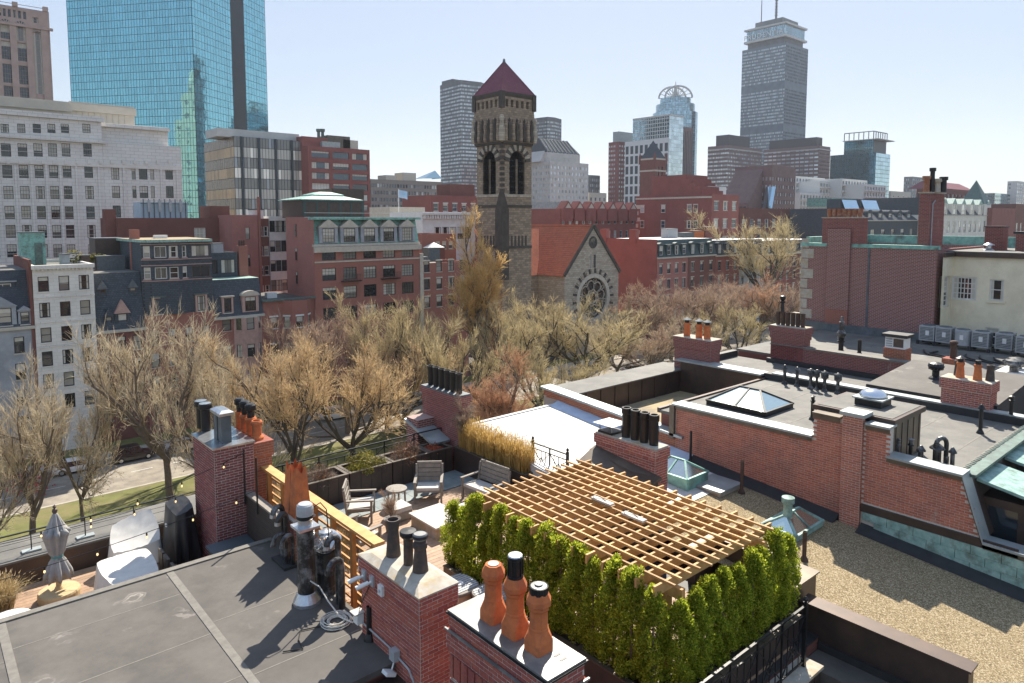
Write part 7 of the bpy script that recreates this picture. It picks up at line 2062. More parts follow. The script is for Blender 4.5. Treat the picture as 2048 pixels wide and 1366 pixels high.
for k in range(26):                                     # courses of tile standing proud
    t = (k + .5) / 26; xa = gx0 - .5 + (gm - gx0 + .5) * t; za = ez - .4 + (rz2 + .55 - ez) * t
    MB().bar((xa, gy, za + .02), (xa, gyb, za + .02), .12, .05).build('tile_course', 'tile_red', ch_)
MB().bar((gm, gy - .1, rz2 + .2), (gm, gyb, rz2 + .2), .5, .3).build('ridge', 'tile_red', ch_)
for s in (-1, 1):
    xe = gx0 - .3 if s < 0 else gx1 + .3
    MB().bar((xe, gy - .15, ez - .2), (gm, gy - .15, rz2 + .3), .6, .35, 0, (0, -1, 0)).build('gable_coping', 'stone_dk', ch_)
mb = MB(); mb.poly([(x, gy + .45, z) for x, z in ring]); mb.build('rose_glass', 'win_dark', ch_)
def hoop(r0, r1, y0_, y1_, mat, name, cx=rc_, cz=rzc, n=32):
    m = MB(); R = [[(cx + r * math.cos(6.283 * k / n), y_, cz + r * math.sin(6.283 * k / n)) for k in range(n)] for r, y_ in ((r0, y1_), (r0, y0_), (r1, y0_), (r1, y1_))]
    m.loft(R, 0, False); m.build(name, M[mat], ch_)
hoop(rrad - .35, rrad + .5, gy - .12, gy + .4, 'trim', 'rose_rim'); hoop(1.0, 1.3, gy + .2, gy + .4, 'pudding_pale', 'rose_ring')
for k in range(8):
    a = 6.283 * k / 8 + .2; hoop(.95, 1.2, gy + .2, gy + .4, 'pudding_pale', 'rose_ring', rc_ + 2.6 * math.cos(a), rzc + 2.6 * math.sin(a), 16)
    hoop(.28, .42, gy + .2, gy + .4, 'pudding_pale', 'rose_ring', rc_ + 3.8 * math.cos(a + .39), rzc + 3.8 * math.sin(a + .39), 10)
for k in range(28):
    a = math.pi * (k + .5) / 28 * 1.3 - .47
    p = (rc_ + (rrad + .6) * math.cos(a), gy - .06, rzc + (rrad + .6) * math.sin(a)); q = (rc_ + (rrad + 1.6) * math.cos(a), gy - .06, rzc + (rrad + 1.6) * math.sin(a))
    MB().bar(p, q, .45, .2, 0, (0, -1, 0)).build('arch_stone', M['stone_dk' if k % 2 else 'pudding_pale'], ch_)
for a in (-.7, .3): bx('lancet', 'win_dark', ch_, gm + a, gy - .05, 17.9, gm + a + .55, gy + .0, 20.6)
hoop(.9, 1.25, gy - .1, gy + .02, 'stone_dk', 'gable_roundel', gm, 23.2, 20)
mb = MB(); mb.poly([(gm + .9 * math.cos(6.283 * k / 16), gy - .03, 23.2 + .9 * math.sin(6.283 * k / 16)) for k in range(16)]); mb.build('roundel_glass', 'win_dark', ch_)
# transept roof beside the tower and small porch roof at the right
mb = MB(); mb.quad((x1 - 2, 106, ez - .5), (gx0, 106, ez - .5), (gx0 + 6.5, 113, 25.9), (x1 - 2, 113, 25.9)); mb.build('transept_roof', 'tile_red', ch_)
bx('transept_wall', 'pudding', ch_, x1 - 1, 106.2, 0, gx0 - .05, 112, ez - .5)
mb = MB(); mb.quad((gx1 + .3, 100, 7.5), (gx1 + 5, 100, 7.5), (gx1 + 5, 106, 12.5), (gx1 + .3, 106, 12.5)); mb.build('porch_roof', 'tile_red', ch_)
bx('porch_wall', 'pudding_pale', ch_, gx1 + .4, 100.3, 0, gx1 + 4.8, 106, 7.6)

# ---- mansard row right of the church
def mansard_house(label, xa, xb, ze, zr, brick, slate, nwin, side_top=None):
    h = thing('town_house', label, 'house', ((xa + xb) / 2, 104, 0))
    block(h, xa, YR, xb, YR + 16, 0, ze, brick, grid(xb - xa, nwin, 1.2, rows(4, ze - 14.6, 3.6, 2.2)), (), M['roof_grey'], (M['frame_black'], M['win_sky'], M['trim']), style='sashsill', parapet=.1)
    mansard(h, xa, xb, YR, ze, zr, 1.2, slate, M['roof_white'], 16)
    p = (xb - xa) / nwin
    for k in range(nwin): dormer(h, xa + p * (k + .5), YR + .0, ze + .35, min(1.9, p * .8), 2.4, 'flat' if k % 2 else 'round', slate, slate, (M['frame_white'], M['win_sky'], M['slate_green']), 1.4)
    return h
h = mansard_house('pink brick mansard house with green-black slate, first right of the church', 128.7, 140.5, 19.3, 23.2, M['bt_pink'], M['slate_green'], 4)
mb = MB(); ys = atx(1200, 480, 128.6)[1]
mb.quad((128.6, ys, 0), (128.6, YR, 0), (128.6, YR, 23.4), (128.6, ys, 23.4)); mb.build('party_wall', 'bt_far', h)
for k, zz in enumerate((23.4, 23.4)): bx('chimney', 'bt_far', h, 128.4, YR + 6 + k * 9, 22.5, 129.6, YR + 8 + k * 9, 25.6)
mansard_house('brown brick mansard house, second right of the church', 140.6, 152, 19.3, 23.2, M['bt_brown'], M['slate_green'], 3)
mansard_house('orange-banded house with grey slate mansard, third right of the church', 152.1, 163, 19.0, 22.6, M['bt_far'], M['slate'], 3)
mansard_house('grey stone mansard house behind the great spreading tree', 163.1, 176, 18.5, 22.6, M['greystone'], M['slate'], 4)
mansard_house('brick mansard house hidden behind the reddish trees', 176.1, 190, 18.5, 22.0, M['bt_far'], M['slate'], 4)
mansard_house('last brick mansard house before the dark brick wall', 190.1, 206, 18.5, 22.0, M['bt_brown'], M['slate'], 4)
for k, (u, lb) in enumerate(((1378, 'dark roof tank above the brown mansard house'), (1398, 'orange pots on the party chimney of the mansard row'), (1345, 'grey rooftop plant cage above the pink mansard house'), (1420, 'brick chimney block above the third mansard house'))):
    clut_px('roof_unit', lb, 'roof structure', u - 10, u + 10, 466 - 4 * k, 484, 106, (M['metal_lead'], M['terracotta'], M['grey_paint'], M['bt_far'])[k], 2)

# ================================================================== the skyline
M['tower_grey'] = surf('tower_concrete', (.16, .165, .17), (.12, .125, .13), .3, .8)
M['pru_frame'] = surf('tower_frame_blue', (.15, .19, .22), (.11, .145, .175), .2, .6)
M['pale_conc'] = surf('pale_concrete', (.55, .545, .52), (.46, .455, .43), .3, .8)
M['purple_brick'] = surf('purple_brick', (.20, .125, .115), (.155, .10, .095), .4, .85)
M['pink_granite'] = surf('pink_granite', (.46, .34, .29), (.37, .265, .225), .4, .8)
M['beige_metal'] = surf('beige_panel', (.50, .46, .385), (.44, .405, .34), .6, .6)
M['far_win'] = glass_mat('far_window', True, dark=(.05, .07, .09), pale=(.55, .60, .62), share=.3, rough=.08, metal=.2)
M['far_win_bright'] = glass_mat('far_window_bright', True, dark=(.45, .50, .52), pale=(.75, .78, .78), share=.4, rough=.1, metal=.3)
M['far_win_teal'] = mirror_glass('far_glass_teal', (.30, .48, .55), .08, .5)
M['mull'] = surf('mullion_dark', (.03, .045, .055), None, 1, .5)
def skyscraper(name, label, uc, ul, ur, vt, D, wall, pitch, cf, cs, wf, hf, wins, mode='stuff', zmin=12, topm=1.5, roof=None, style='bare', depth=.35, cat='tower'):
    x0, y0, x1, y1, zt = corners(uc, ul, ur, vt, D)
    h = thing(name, label, cat, ((x0 + x1) / 2, (y0 + y1) / 2, 0))
    n = max(1, int((zt - topm - zmin) / pitch))
    rws = [(zt - topm - (k + 1) * pitch + pitch * (1 - hf) / 2, pitch * hf) for k in range(n)]
    fr = grid(x1 - x0, cf, (x1 - x0) / cf * wf, rws) if cf else []
    sd = grid(y1 - y0, cs, (y1 - y0) / cs * wf, rws) if cs else []
    block(h, x0, y0, x1, max(y1, y0 + 10), 0, zt, wall, fr, sd, roof or M['roof_grey'], wins, style, mode, depth, 1.0)
    return h, (x0, y0, x1, y1, zt)
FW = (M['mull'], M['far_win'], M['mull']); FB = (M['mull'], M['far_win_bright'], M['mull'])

def curtain(th, P0, P1, z0, z1, nc, nr, glass, frame, limit=0, gap=.12, tilt=.0, name='pane', backed=True, depth_order=None):
    d = Vector((P1[0] - P0[0], P1[1] - P0[1], 0)); W = d.length; d.normalize(); inn = Vector((-d.y, d.x, 0))
    if backed:
        mb = MB(); mb.quad((P0[0], P0[1], z0), (P1[0], P1[1], z0), (P1[0], P1[1], z1), (P0[0], P0[1], z1)); mb.build('mullion_wall', frame, th)
    pw, ph = W / nc, (z1 - z0) / nr
    gl = glass if isinstance(glass, list) else [glass]; ng_ = len(gl)
    mes = [MB().box(0, -.08, 0, pw - gap, -.01, ph - gap).mesh(name, g) for g in gl]
    T0 = Matrix(((d.x, inn.x, 0, 0), (d.y, inn.y, 0, 0), (0, 0, 1, 0), (0, 0, 0, 1)))
    cells = []
    for i in range(nc):
        for k in range(nr):
            p = Vector((P0[0], P0[1], 0)) + d * (i * pw + gap / 2) + Vector((0, 0, z0 + k * ph + gap / 2))
            cells.append(((p - Vector((0, 0, CAM_H))).length if depth_order is None else depth_order(p), k % ng_, p))
    cells.sort(key=lambda t: t[0]); inv = WM[th].inverted()
    rest = MB()
    for n_, (dd, gk, p) in enumerate(cells):
        T = Matrix.Translation(p) @ T0
        if tilt: T = T @ Matrix.Rotation(RND.uniform(-tilt, tilt), 4, 'Z') @ Matrix.Rotation(RND.uniform(-tilt, tilt), 4, 'X')
        if n_ < limit: put(name, mes[gk], th, inv @ T, True)
        else: rest.mbox(T, 0, -.08, 0, pw - gap, -.01, ph - gap, gk)
    if len(cells) > limit: stuff(rest.build(name + 'l_field', gl, th))

# ---- mirrored glass tower
gt = thing('glass_tower', 'teal mirrored glass skyscraper with dark vertical notch', 'tower', (0, 0, 0))
A = atd(146, 260, 388); B = atd(392, 260, 372); Cn = atd(468, 260, 405); Dn = atd(494, 260, 418); E_ = atd(536, 260, 440)
Bz = 135
teal = mirror_glass('tower_mirror', (.25, .57, .64), .035, .16, .05)
zb_ = 8
fl_h = 3.9; nfl = 46
curtain(gt, A[:2], B[:2], zb_, zb_ + nfl * fl_h, 44, nfl, teal, M['mull'], 300, .22, .0012, depth_order=lambda p: abs(p.z - 100) + .2 * (p - Vector((B[0], B[1], 100))).length)
curtain(gt, B[:2], Cn[:2], zb_, zb_ + nfl * fl_h, 14, nfl, teal, M['mull'], 0, .22, .0012)
curtain(gt, Dn[:2], E_[:2], zb_, zb_ + nfl * fl_h, 8, nfl, teal, M['mull'], 0, .22, .0012)
mb = MB()
cm_ = (Vector(Cn) + Vector(Dn)) / 2; nd = Vector((Dn[1] - Cn[1], -(Dn[0] - Cn[0]), 0)).normalized() * -9
pn = cm_ + nd
for P0, P1 in ((Cn, pn), (pn, Dn)):
    mb.quad((P0[0], P0[1], zb_), (P1[0], P1[1], zb_), (P1[0], P1[1], zb_ + nfl * fl_h), (P0[0], P0[1], zb_ + nfl * fl_h))
mb.build('notch', surf('notch_dark', (.02, .03, .045), None, 1, .3), gt)
back = [(E_[0], E_[1]), (E_[0] * 1.1, E_[1] * 1.1), (A[0] * 1.12, A[1] * 1.12), (A[0], A[1])]
mb = MB()
for P0, P1 in zip(back, back[1:]): mb.quad((*P0, 0), (*P1, 0), (*P1, zb_ + nfl * fl_h), (*P0, zb_ + nfl * fl_h))
mb.build('rear_wall', 'mull', gt)
for P0, P1 in ((A, B), (B, Cn), (Dn, E_)):
    for k in range(0, 45 if P0 is A else (15 if P0 is B else 9), 4):
        n_ = 44 if P0 is A else (14 if P0 is B else 8)
        if k > n_: continue
        p = Vector(P0).lerp(Vector(P1), k / n_)
        bx('mullion', 'mull', gt, p.x - .14, p.y - .14, zb_, p.x + .14, p.y + .14, zb_ + nfl * fl_h)

# ---- stepped stone tower that the mirrored glass reflects
h = thing('stone_tower', 'cream stepped stone tower seen only as a reflection in the teal glass', 'tower', (-108, 392, 0))
for xa, ya, yb, za, zb in ((-118, 383, 402, 0, 107), (-116, 383, 396, 107, 128), (-112, 384, 391, 128, 139)):
    mb = MB(); L = yb - ya
    facade(h, (-100, ya), (-100, yb), za, zb, grid(L, 3 if za < 100 else 2, 1.5, rows(int((zb - za) / 5.4), za + 1.6, 5.4, 2.8)), M['trim'], FW, 'bare', .3, 'stuff', 'window', mb)
    mb.box(xa, ya + .02, za, -100.4, yb - .02, zb - .02); mb.build('shaft', 'trim', h)
MB().lathe(-105, 387.5, [(4, 139), (3, 142), (.3, 149)], 4).build('spire', 'trim', h)

# ---- pink stone tower at the left
y0 = atd(97, 200, 230)[1]; x1 = aty(97, 14, y0)[0]; x0 = x1 - 40; zt = aty(97, 24, y0)[2]
h = thing('stone_tower', 'pink granite tower with arched window bays at the left edge', 'tower', (x1 - 20, y0 + 10, 0))
px = lambda u: aty(u, 100, y0)[0] - x0
pz = lambda v: aty(60, v, y0)[2]
rc = []
for a, b in ((3, 24), (33, 54), (68, 85)):
    if a == 68: rc.append((px(a), px(b), pz(186), pz(62), 'grid38'))
    else:
        for v0, v1 in ((54, 84), (88, 124), (133, 170), (176, 200)): rc.append((px(a), px(b), pz(v1), pz(v0), 'grid44'))
for a in (1, 10, 20, 30, 40, 50): rc.append((px(a), px(a + 6), pz(40), pz(25), 'plain'))
rc.append((px(68), px(80), pz(44), pz(33), 'grid22'))
for q in [r for r in rc if r[0] < 15]: pass
block(h, x0, y0, x1, y0 + 26, 0, zt, M['pink_granite'], rc, (), M['roof_grey'], (M['pink_granite'], M['win_dark'], M['pink_granite']), 'plain', 'part', .6)
for a, b in ((3, 24), (33, 54), (68, 85)):
    c, r = (px(a) + px(b)) / 2 + x0, (px(b) - px(a)) / 2
    zt2 = pz(62 if a == 68 else 54)
    mb = MB(); mb.poly([(c + r * math.cos(math.pi * k / 10), y0 - .12, zt2 + r * 1.0 * math.sin(math.pi * k / 10)) for k in range(11)]); mb.build('arch_pane', 'win_dark', h)
    for k in range(1, 5):
        an = math.pi * k / 5; MB().bar((c, y0 - .2, zt2), (c + r * math.cos(an), y0 - .2, zt2 + r * math.sin(an)), .25, .2, 0, (0, -1, 0)).build('arch_bar', 'pink_granite', h)
for a in (28, 60, 90):
    bx('pilaster', 'pink_granite', h, x0 + px(a) - .9, y0 - .5, 0, x0 + px(a) + .9, y0 - .02, zt - 6)
bx('cornice', 'pink_granite', h, x0, y0 - .8, zt - 6, x1 + .8, y0 - .02, zt - 5.2)
for k in range(4): bx('finial_block', 'pink_granite', h, x1 - 1.6 - k * 8, y0 - .3, zt, x1 - .2 - k * 8, y0 + 1, zt + 1.4)
bx('rail', 'pink_granite', h, x0, y0 + .2, zt + .8, x1, y0 + .35, zt + .95)

# ---- white limestone office block
lb = thing('office_building', 'large white limestone office block with carved bands at upper left', 'building', (20, 155, 0))
Yl = 150
lx = lambda u: aty(u, 300, Yl)[0]
lz = lambda v, u=100: aty(u, v, Yl)[2]
XL0 = lx(-160)
us = [(-120, 18), (-88, 18), (-56, 18), (-22, 19), (12, 20), (45, 19), (76, 18), (105, 18), (132, 17), (175, 17)]
rw = [(300, 26), (343, 26), (385, 26), (425, 26), (463, 26), (502, 26)]
fr = [(lx(u - w / 2) - XL0, lx(u + w / 2) - XL0, lz(v + h_ / 2, u), lz(v - h_ / 2, u), 'grid33') for u, w in us for v, h_ in rw]
fr += [(lx(u - 8) - XL0, lx(u + 8) - XL0, lz(266, u), lz(248, u), 'grid33') for u, w in us]
x1m = lx(205); zt = lz(226, 100)
WL = (M['frame_black'], M['win_mid'], M['limestone2'])
block(lb, XL0, Yl, x1m, Yl + 40, 0, zt, M['limestone2'], fr, (), M['roof_grey'], WL, parapet=.6)
x2m = lx(362); zt2 = lz(292, 330)
fr2 = [(lx(u - w / 2) - x1m, lx(u + w / 2) - x1m, lz(v + 12, u), lz(v - 12, u), 'grid33' if w > 9 else 'sash') for u, w in ((228, 16), (265, 8), (284, 17), (302, 8), (336, 15)) for v in (347, 384, 423, 462)]
block(lb, x1m + .02, Yl, x2m, Yl + 40, 0, zt2, M['limestone2'], fr2, (), M['roof_grey'], WL, parapet=.4)
fr3 = [(lx(236) - x1m, lx(300) - x1m, lz(320, 270) + .0, lz(310, 270), 'plain')]
bx('upper_storey', 'limestone2', lb, x1m + .02, Yl + 2, zt2, lx(343), Yl + 36, lz(248, 270))
bx('cornice', 'limestone2', lb, XL0, Yl - .7, lz(281, 100), x1m + .6, Yl - .02, lz(275, 100))
bx('cornice', 'limestone2', lb, XL0, Yl - .5, zt - .9, x1m + .4, Yl - .02, zt)
bx('cornice', 'limestone2', lb, x1m, Yl + 1.3, lz(290, 270), lx(346), Yl + 1.98, lz(286, 270))
bx('cornice', 'limestone2', lb, x1m, Yl + 1.2, lz(256, 270), lx(345), Yl + 1.98, lz(250, 270))
bx('carved_band', 'limestone', lb, XL0, Yl - .3, lz(330, 100), x2m, Yl - .02, lz(320, 100))
for k in range(20):
    u = -100 + k * 23
    bx('carved_panel', 'limestone', lb, lx(u - 3), Yl - .5, lz(328, u), lx(u + 3), Yl - .3, lz(321, u))
for u in (-5, 28, 60, 90, 118, 150, 195, 245, 320, 352):
    bx('pilaster', 'limestone2', lb, lx(u - 2), Yl - .25, 0, lx(u + 2), Yl - .02, lz(330, u))
for k in range(30):
    zz = lz(290) - k * 1.05 + 8
    if zz < zt: bx('joint_line', 'limestone', lb, XL0, Yl - .03, zz, x1m, Yl - .005, zz + .05)
pa = thing('roof_penthouse', 'beige ribbed metal penthouse on the limestone block', 'roof structure', (10, 170, 40))
def ribbed(u0, u1, v0, v1, Y, dep):
    xa, xb = aty(u0, v0, Y)[0], aty(u1, v0, Y)[0]; z1 = aty((u0 + u1) / 2, v0, Y)[2]; z0 = aty(u1, v1, Y)[2] - 6
    bx('body', 'beige_metal', pa, xa, Y, z0, xb, Y + dep, z1)
    bx('band', 'beige_metal', pa, xa - .3, Y - .4, z1 - 1.9, xb + .3, Y - .02, z1 - .4)
    n = int((xb - xa) / 1.1)
    for k in range(n): bx('rib', 'beige_metal', pa, xa + k * 1.1, Y - .12, z0, xa + k * 1.1 + .12, Y - .02, z1 - 2)
ribbed(-160, 139, 190, 230, 160, 25); ribbed(139, 268, 208, 245, 168, 20)

# ---- bronze and glass office beside it
x0, y0, x1, y1, zt = corners(467, 408, 613, 272, 215)
h = thing('office_building', 'bronze-glass office block with pale spandrel panels', 'building', ((x0 + x1) / 2, y0 + 12, 0))
pal = [glass_mat('spandrel_panel', True, (.50, .48, .42), (.58, .56, .5), .12, .3), glass_mat('vision_panel', True, (.17, .17, .16), (.3, .33, .36), .1, .1)]
brz = [surf('bronze_panel', (.55, .37, .18), (.42, .28, .13), .8, .35, piece=.45), surf('bronze_dark', (.20, .135, .075), (.13, .09, .05), .8, .25, piece=.4)]
bx('core', 'mull', h, x0 + .05, y0 + .05, 0, x1, y1, zt - .1)
curtain(h, (x0, y0), (x1, y0), zt - 44, zt, 24, 14, pal, M['mull'], 150, .16)
curtain(h, (x0, y1), (x0, y0), zt - 44, zt, 16, 14, brz, M['mull'], 100, .16)
for k in range(5):
    xx = x0 + (x1 - x0) * (k + .42) / 4.4
    if xx < x1: bx('pier', 'mull', h, xx - .35, y0 - .5, 0, xx + .35, y0 - .1, zt)
a, b = aty(435, 266, y0 + 3), aty(598, 266, y0 + 3)
bx('roof_screen', 'pale_conc', h, a[0], y0 + 3, zt, b[0], y0 + 14, aty(470, 258, y0 + 3)[2])
# ---- red brick office
x0, y0, x1, y1, zt = corners(616, 616, 739, 292, 240)
y0 = atd(616, 292, 225)[1]; x0 = aty(616, 292, y0)[0]; x1 = aty(739, 292, y0)[0]; zt = aty(670, 295, y0)[2]
h = thing('office_building', 'red brick office block with ribbon windows', 'building', ((x0 + x1) / 2, y0 + 10, 0))
rws = [(aty(640, v, y0)[2] - 1.0, 2.1) for v in (309, 331, 352, 373, 394, 415)]
W_ = x1 - x0
fr = [(W_ * a, W_ * b, z, z + hh, 'grid61') for a, b in ((.05, .33), (.385, .65), (.70, .96)) for z, hh in rws]
block(h, x0, y0, x1, y0 + 18, 0, zt, M['bt_far'], fr, (), M['roof_grey'], (M['frame_black'], M['win_sky'], M['bt_far']), depth=.3)
plx = thing('roof_plant', 'jumbled plant rooms on the red brick office', 'roof structure', (x0 + 8, y0 + 6, zt))
for u0, u1, v0, m_ in ((604, 655, 272, 'bt_far'), (655, 700, 270, 'metal_bronze'), (640, 676, 283, 'metal_grey'), (686, 716, 279, 'trim')):
    a, b = aty(u0, v0, y0 + 4), aty(u1, v0, y0 + 4); MB().box(a[0], y0 + 4 - (1.5 if m_ == 'metal_grey' else 0), zt - .8, b[0], y0 + 10, a[2]).build('plant_room', M[m_], plx)
for u in (637, 645): 
    a = aty(u, 258, y0 + 6); MB().lathe(a[0], a[1], [(.5, zt), (.5, a[2] - 1), (.8, a[2] - .8), (.8, a[2])], 10).build('exhaust', 'copper_dark', plx)
# ---- grey slab in the distance
h, q = skyscraper('office_building', 'long low grey-brown office slab in the distance', 742, 740, 884, 358, 420, surf('taupe', (.27, .23, .195), (.22, .185, .155)), 4.2, 26, 0, .72, .5, FW, zmin=6, cat='building')
for u0, u1, v0 in ((772, 793, 350), (806, 832, 345)):
    a, b = aty(u0, v0, q[1] + 8), aty(u1, v0, q[1] + 8); bx('roof_room', 'trim', h, a[0], q[1] + 8, q[4] - 1, b[0], q[1] + 18, a[2])
mb = MB(); a, b = aty(848, 357, q[1] + 12), aty(884, 357, q[1] + 12); tp = aty(870, 341, q[1] + 18)
mb.tri(a, b, tp); mb.tri(b, (b[0], b[1] + 12, b[2]), tp); mb.tri((a[0], a[1] + 12, a[2]), a, tp); mb.build('glass_pyramid', 'far_win_teal', h)
# ---- tall hotel tower with canted corners, and its twin
def canted(label, us_, vt, D, ds, pitch, cols_, name='hotel_tower'):
    pts = [atd(u, vt, D + d) for u, d in zip(us_, ds)]
    h = thing(name, label, 'tower', (pts[1][0], pts[1][1] + 10, 0)); zt = pts[0][2]
    mb = MB(); wm = MB()
    n = int((zt - 15) / pitch)
    for k in range(len(pts) - 1):
        L = (Vector(pts[k + 1][:2]) - Vector(pts[k][:2])).length
        rws = [(zt - 3 - (j + 1) * pitch + .8, pitch * .5) for j in range(n)]
        facade(h, pts[k], pts[k + 1], 0, zt, grid(L, cols_[k], L / cols_[k] * .8, rws), M['tower_grey'], FB, 'bare', .3, 'stuff', 'window', mb)
    p, q = pts[-1], pts[0]
    pb, qb = (p[0] * 1.04, p[1] * 1.04), (q[0] * 1.04, q[1] * 1.04)
    for P0, P1 in ((p, pb), (pb, qb), (qb, q)):
        mb.quad((P0[0], P0[1], 0), (P1[0], P1[1], 0), (P1[0], P1[1], zt), (P0[0], P0[1], zt))
    mb.build('wall', 'tower_grey', h)
    mb = MB(); mb.poly([(a[0], a[1], zt) for a in pts] + [(*pb, zt), (*qb, zt)]); mb.build('roof', 'roof_dark', h)
    return h, pts, zt
h, pts, zt = canted('tall grey striped hotel tower left of the church tower', (880, 922, 962, 985), 171, 600, (25, 0, 10, 30), 3.05, (14, 14, 8))
c0 = atd(905, 160, 620); c1 = atd(952, 160, 615); bx('roof_house', 'tower_grey', h, c0[0], c0[1], zt - 1, c1[0], c0[1] + 16, c0[2] + 1)
canted('grey striped tower showing right of the church tower', (1040, 1095, 1110, 1123), 240, 620, (20, 0, 4, 16), 3.05, (20, 5, 5))
# ---- white stepped building with slate roof
wsb = surf('white_precast', (.56, .54, .50), (.47, .45, .42), .4, .8)
h, q = skyscraper('hotel_building', 'white stepped hotel with steep dark roof right of the church tower', 1100, 1060, 1177, 322, 400, wsb, 3.4, 11, 8, .42, .5, (M['mull'], M['far_win_bright'], wsb), zmin=14)
x0, y0, x1, y1, zt = q
x0b, x1b = aty(1094, 300, y0 + 4)[0], aty(1160, 300, y0 + 4)[0]; zc2 = aty(1120, 306, y0 + 4)[2]; zr_ = aty(1120, 281, y0 + 12)[2]
rws = [(zt + 1 + k * 3.4, 1.8) for k in range(2)]
facade(h, (x0b, y0 + 4), (x1b, y0 + 4), zt - 1, zc2, grid(x1b - x0b, 9, 1.5, rws), wsb, (M['mull'], M['far_win_teal'], wsb), 'bare', .3, 'stuff')
mb = MB(); mb.quad((x0b, y0 + 4, zc2), (x1b, y0 + 4, zc2), (x1b - 3, y0 + 12, zr_), (x0b + 1, y0 + 12, zr_)); mb.quad((x0b, y0 + 24, zc2), (x0b, y0 + 4, zc2), (x0b + 1, y0 + 12, zr_), (x0b + 1, y0 + 18, zr_)); mb.quad((x1b, y0 + 4, zc2), (x1b, y0 + 24, zc2), (x1b - 3, y0 + 18, zr_), (x1b - 3, y0 + 12, zr_)); mb.build('steep_roof', 'slate', h)
MB().box(x0b, y0 + 4.1, zt - 1, x1b, y0 + 24, zc2 - .1).build('upper_core', wsb, h)
for k in range(9): MB().bar((x0b + 1 + k * (x1b - x0b - 3) / 8, y0 + 4, zc2 + .2), (x0b + 2 + k * (x1b - x0b - 5) / 8, y0 + 12, zr_ + .2), .4, .3).build('roof_rib', 'metal_lead', h)
mb = MB(); g0 = aty(1070, 316, y0 + 10)[0]; mb.loft([[(g0, y0 + 6, zt), (g0 + 11, y0 + 6, zt), (g0 + 5.5, y0 + 6, zt + 9)], [(g0, y0 + 20, zt), (g0 + 11, y0 + 20, zt), (g0 + 5.5, y0 + 20, zt + 9)]]); mb.build('side_gable', wsb, h)
# ---- small distant pieces
skyscraper('office_building', 'small distant grey office right of the white stepped hotel', 1180, 1176, 1200, 350, 520, M['tower_grey'], 4, 5, 1, .7, .5, FB, zmin=14, cat='building')
skyscraper('office_building', 'cream block below the distant grey office', 1178, 1170, 1213, 385, 430, M['trim'], 5, 4, 2, .4, .4, FW, zmin=14, cat='building')
h, q = skyscraper('apartment_tower', 'brick apartment tower with grey crown left of the glass cluster', 1238, 1224, 1275, 283, 520, M['bt_far'], 3.3, 8, 4, .6, .45, FB)
bx('crown', 'metal_grey', h, q[0] + 1, q[1] + 1, q[4] - 1, q[2], q[3], q[4] + 7.5)
# white framed tower with glass top
x0, y0, x1, y1, zt = corners(1338, 1250, 1366, 275, 480)
h = thing('apartment_tower', 'white-framed tower with glass top and pale glass side', 'tower', ((x0 + x1) / 2, y0 + 8, 0))
wf_ = surf('white_frame', (.70, .70, .69), (.6, .6, .59))
n = 14
L = y1 - y0
rws = [(zt - 2.5 - (k + 1) * 7.1 + .7, 5.6) for k in range(13)]
facade(h, (x0, y1), (x0, y0), 0, zt, grid(L, 9, L / 9 * .62, rws), wf_, (M['mull'], M['far_win_teal'], wf_), 'grid21', .5, 'part')
curtain(h, (x0, y0), (x1, y0), 8, aty(1350, 232, y0)[2], 6, 34, mirror_glass('pale_mirror', (.62, .72, .76), .08, .35), M['pale_conc'], 0, .1)
ztop = aty(1340, 228, y0)[2]; y2 = atx(1266, 240, x0)[1]
curtain(h, (x0, y2), (x0, y0), zt, ztop, 16, 6, M['far_win_teal'], wf_, 60, .5)
bx('core', 'mull', h, x0 + .05, y0 + .05, 0, x1, y1, zt - .05); bx('upper_core', 'mull', h, x0 + .05, y0 + .05, zt, x1, y2, ztop - .05)
bx('roof_edge', 'pale_conc', h, x0 - .3, y0 - .3, ztop - 1.2, x1 + .3, y2, ztop)
# ---- rounded glass tower with arched crown
rt = thing('glass_tower', 'rounded blue glass tower with arched wheel crown', 'tower', (0, 0, 0))
cx_, cy_, _ = atd(1349, 300, 760)
zl = lambda v: CAM_H + (438 - v) / 1407 * 740
rwd = lambda px_: px_ / 1407 * 750
gl2 = mirror_glass('round_glass', (.34, .50, .58), .06, .45)
def drum(r, z0, z1, n, nr, limit=0):
    for k in range(n):
        a0, a1 = rad(130 + 230 * k / n), rad(130 + 230 * (k + 1) / n)
        P0, P1 = (cx_ + r * math.cos(a0), cy_ + r * math.sin(a0)), (cx_ + r * math.cos(a1), cy_ + r * math.sin(a1))
        curtain(rt, P0, P1, z0, z1, 2, nr, gl2, M['pru_frame'], 0, .25, 0, 'pane')
    MB().lathe(cx_, cy_, [(r - .3, z0), (r - .3, z1)], 24).build('drum_core', 'pru_frame', rt)
drum(rwd(44), 10, zl(225), 14, 30); drum(rwd(38), zl(225), zl(208), 12, 5); drum(rwd(30), zl(208), zl(196), 12, 4)
for s in (-1, 1):
    for k in range(3):
        rr0 = rwd(27)
        pts = [(cx_ + CYW * rr0 * math.cos(a), cy_ - SYW * rr0 * math.cos(a) + s * 4, zl(194) + rwd(23) * math.sin(a)) for a in [math.pi * j / 16 for j in range(17)]]
    MB().tube(pts, 1.0, 6).build('crown_arch', 'pale_conc', rt)
    for j in range(9):
        a = math.pi * j / 8; p = (cx_ + CYW * rr0 * math.cos(a), cy_ - SYW * rr0 * math.cos(a) + s * 4, zl(194) + rwd(23) * math.sin(a))
        MB().bar((cx_, cy_ + s * 4, zl(192)), p, .6, .6).build('crown_spoke', 'pale_conc', rt)
MB().lathe(cx_, cy_, [(3.4, zl(196)), (2.6, zl(184)), (1.6, zl(176)), (1.2, zl(168))], 8).build('crown_core', 'pale_conc', rt)
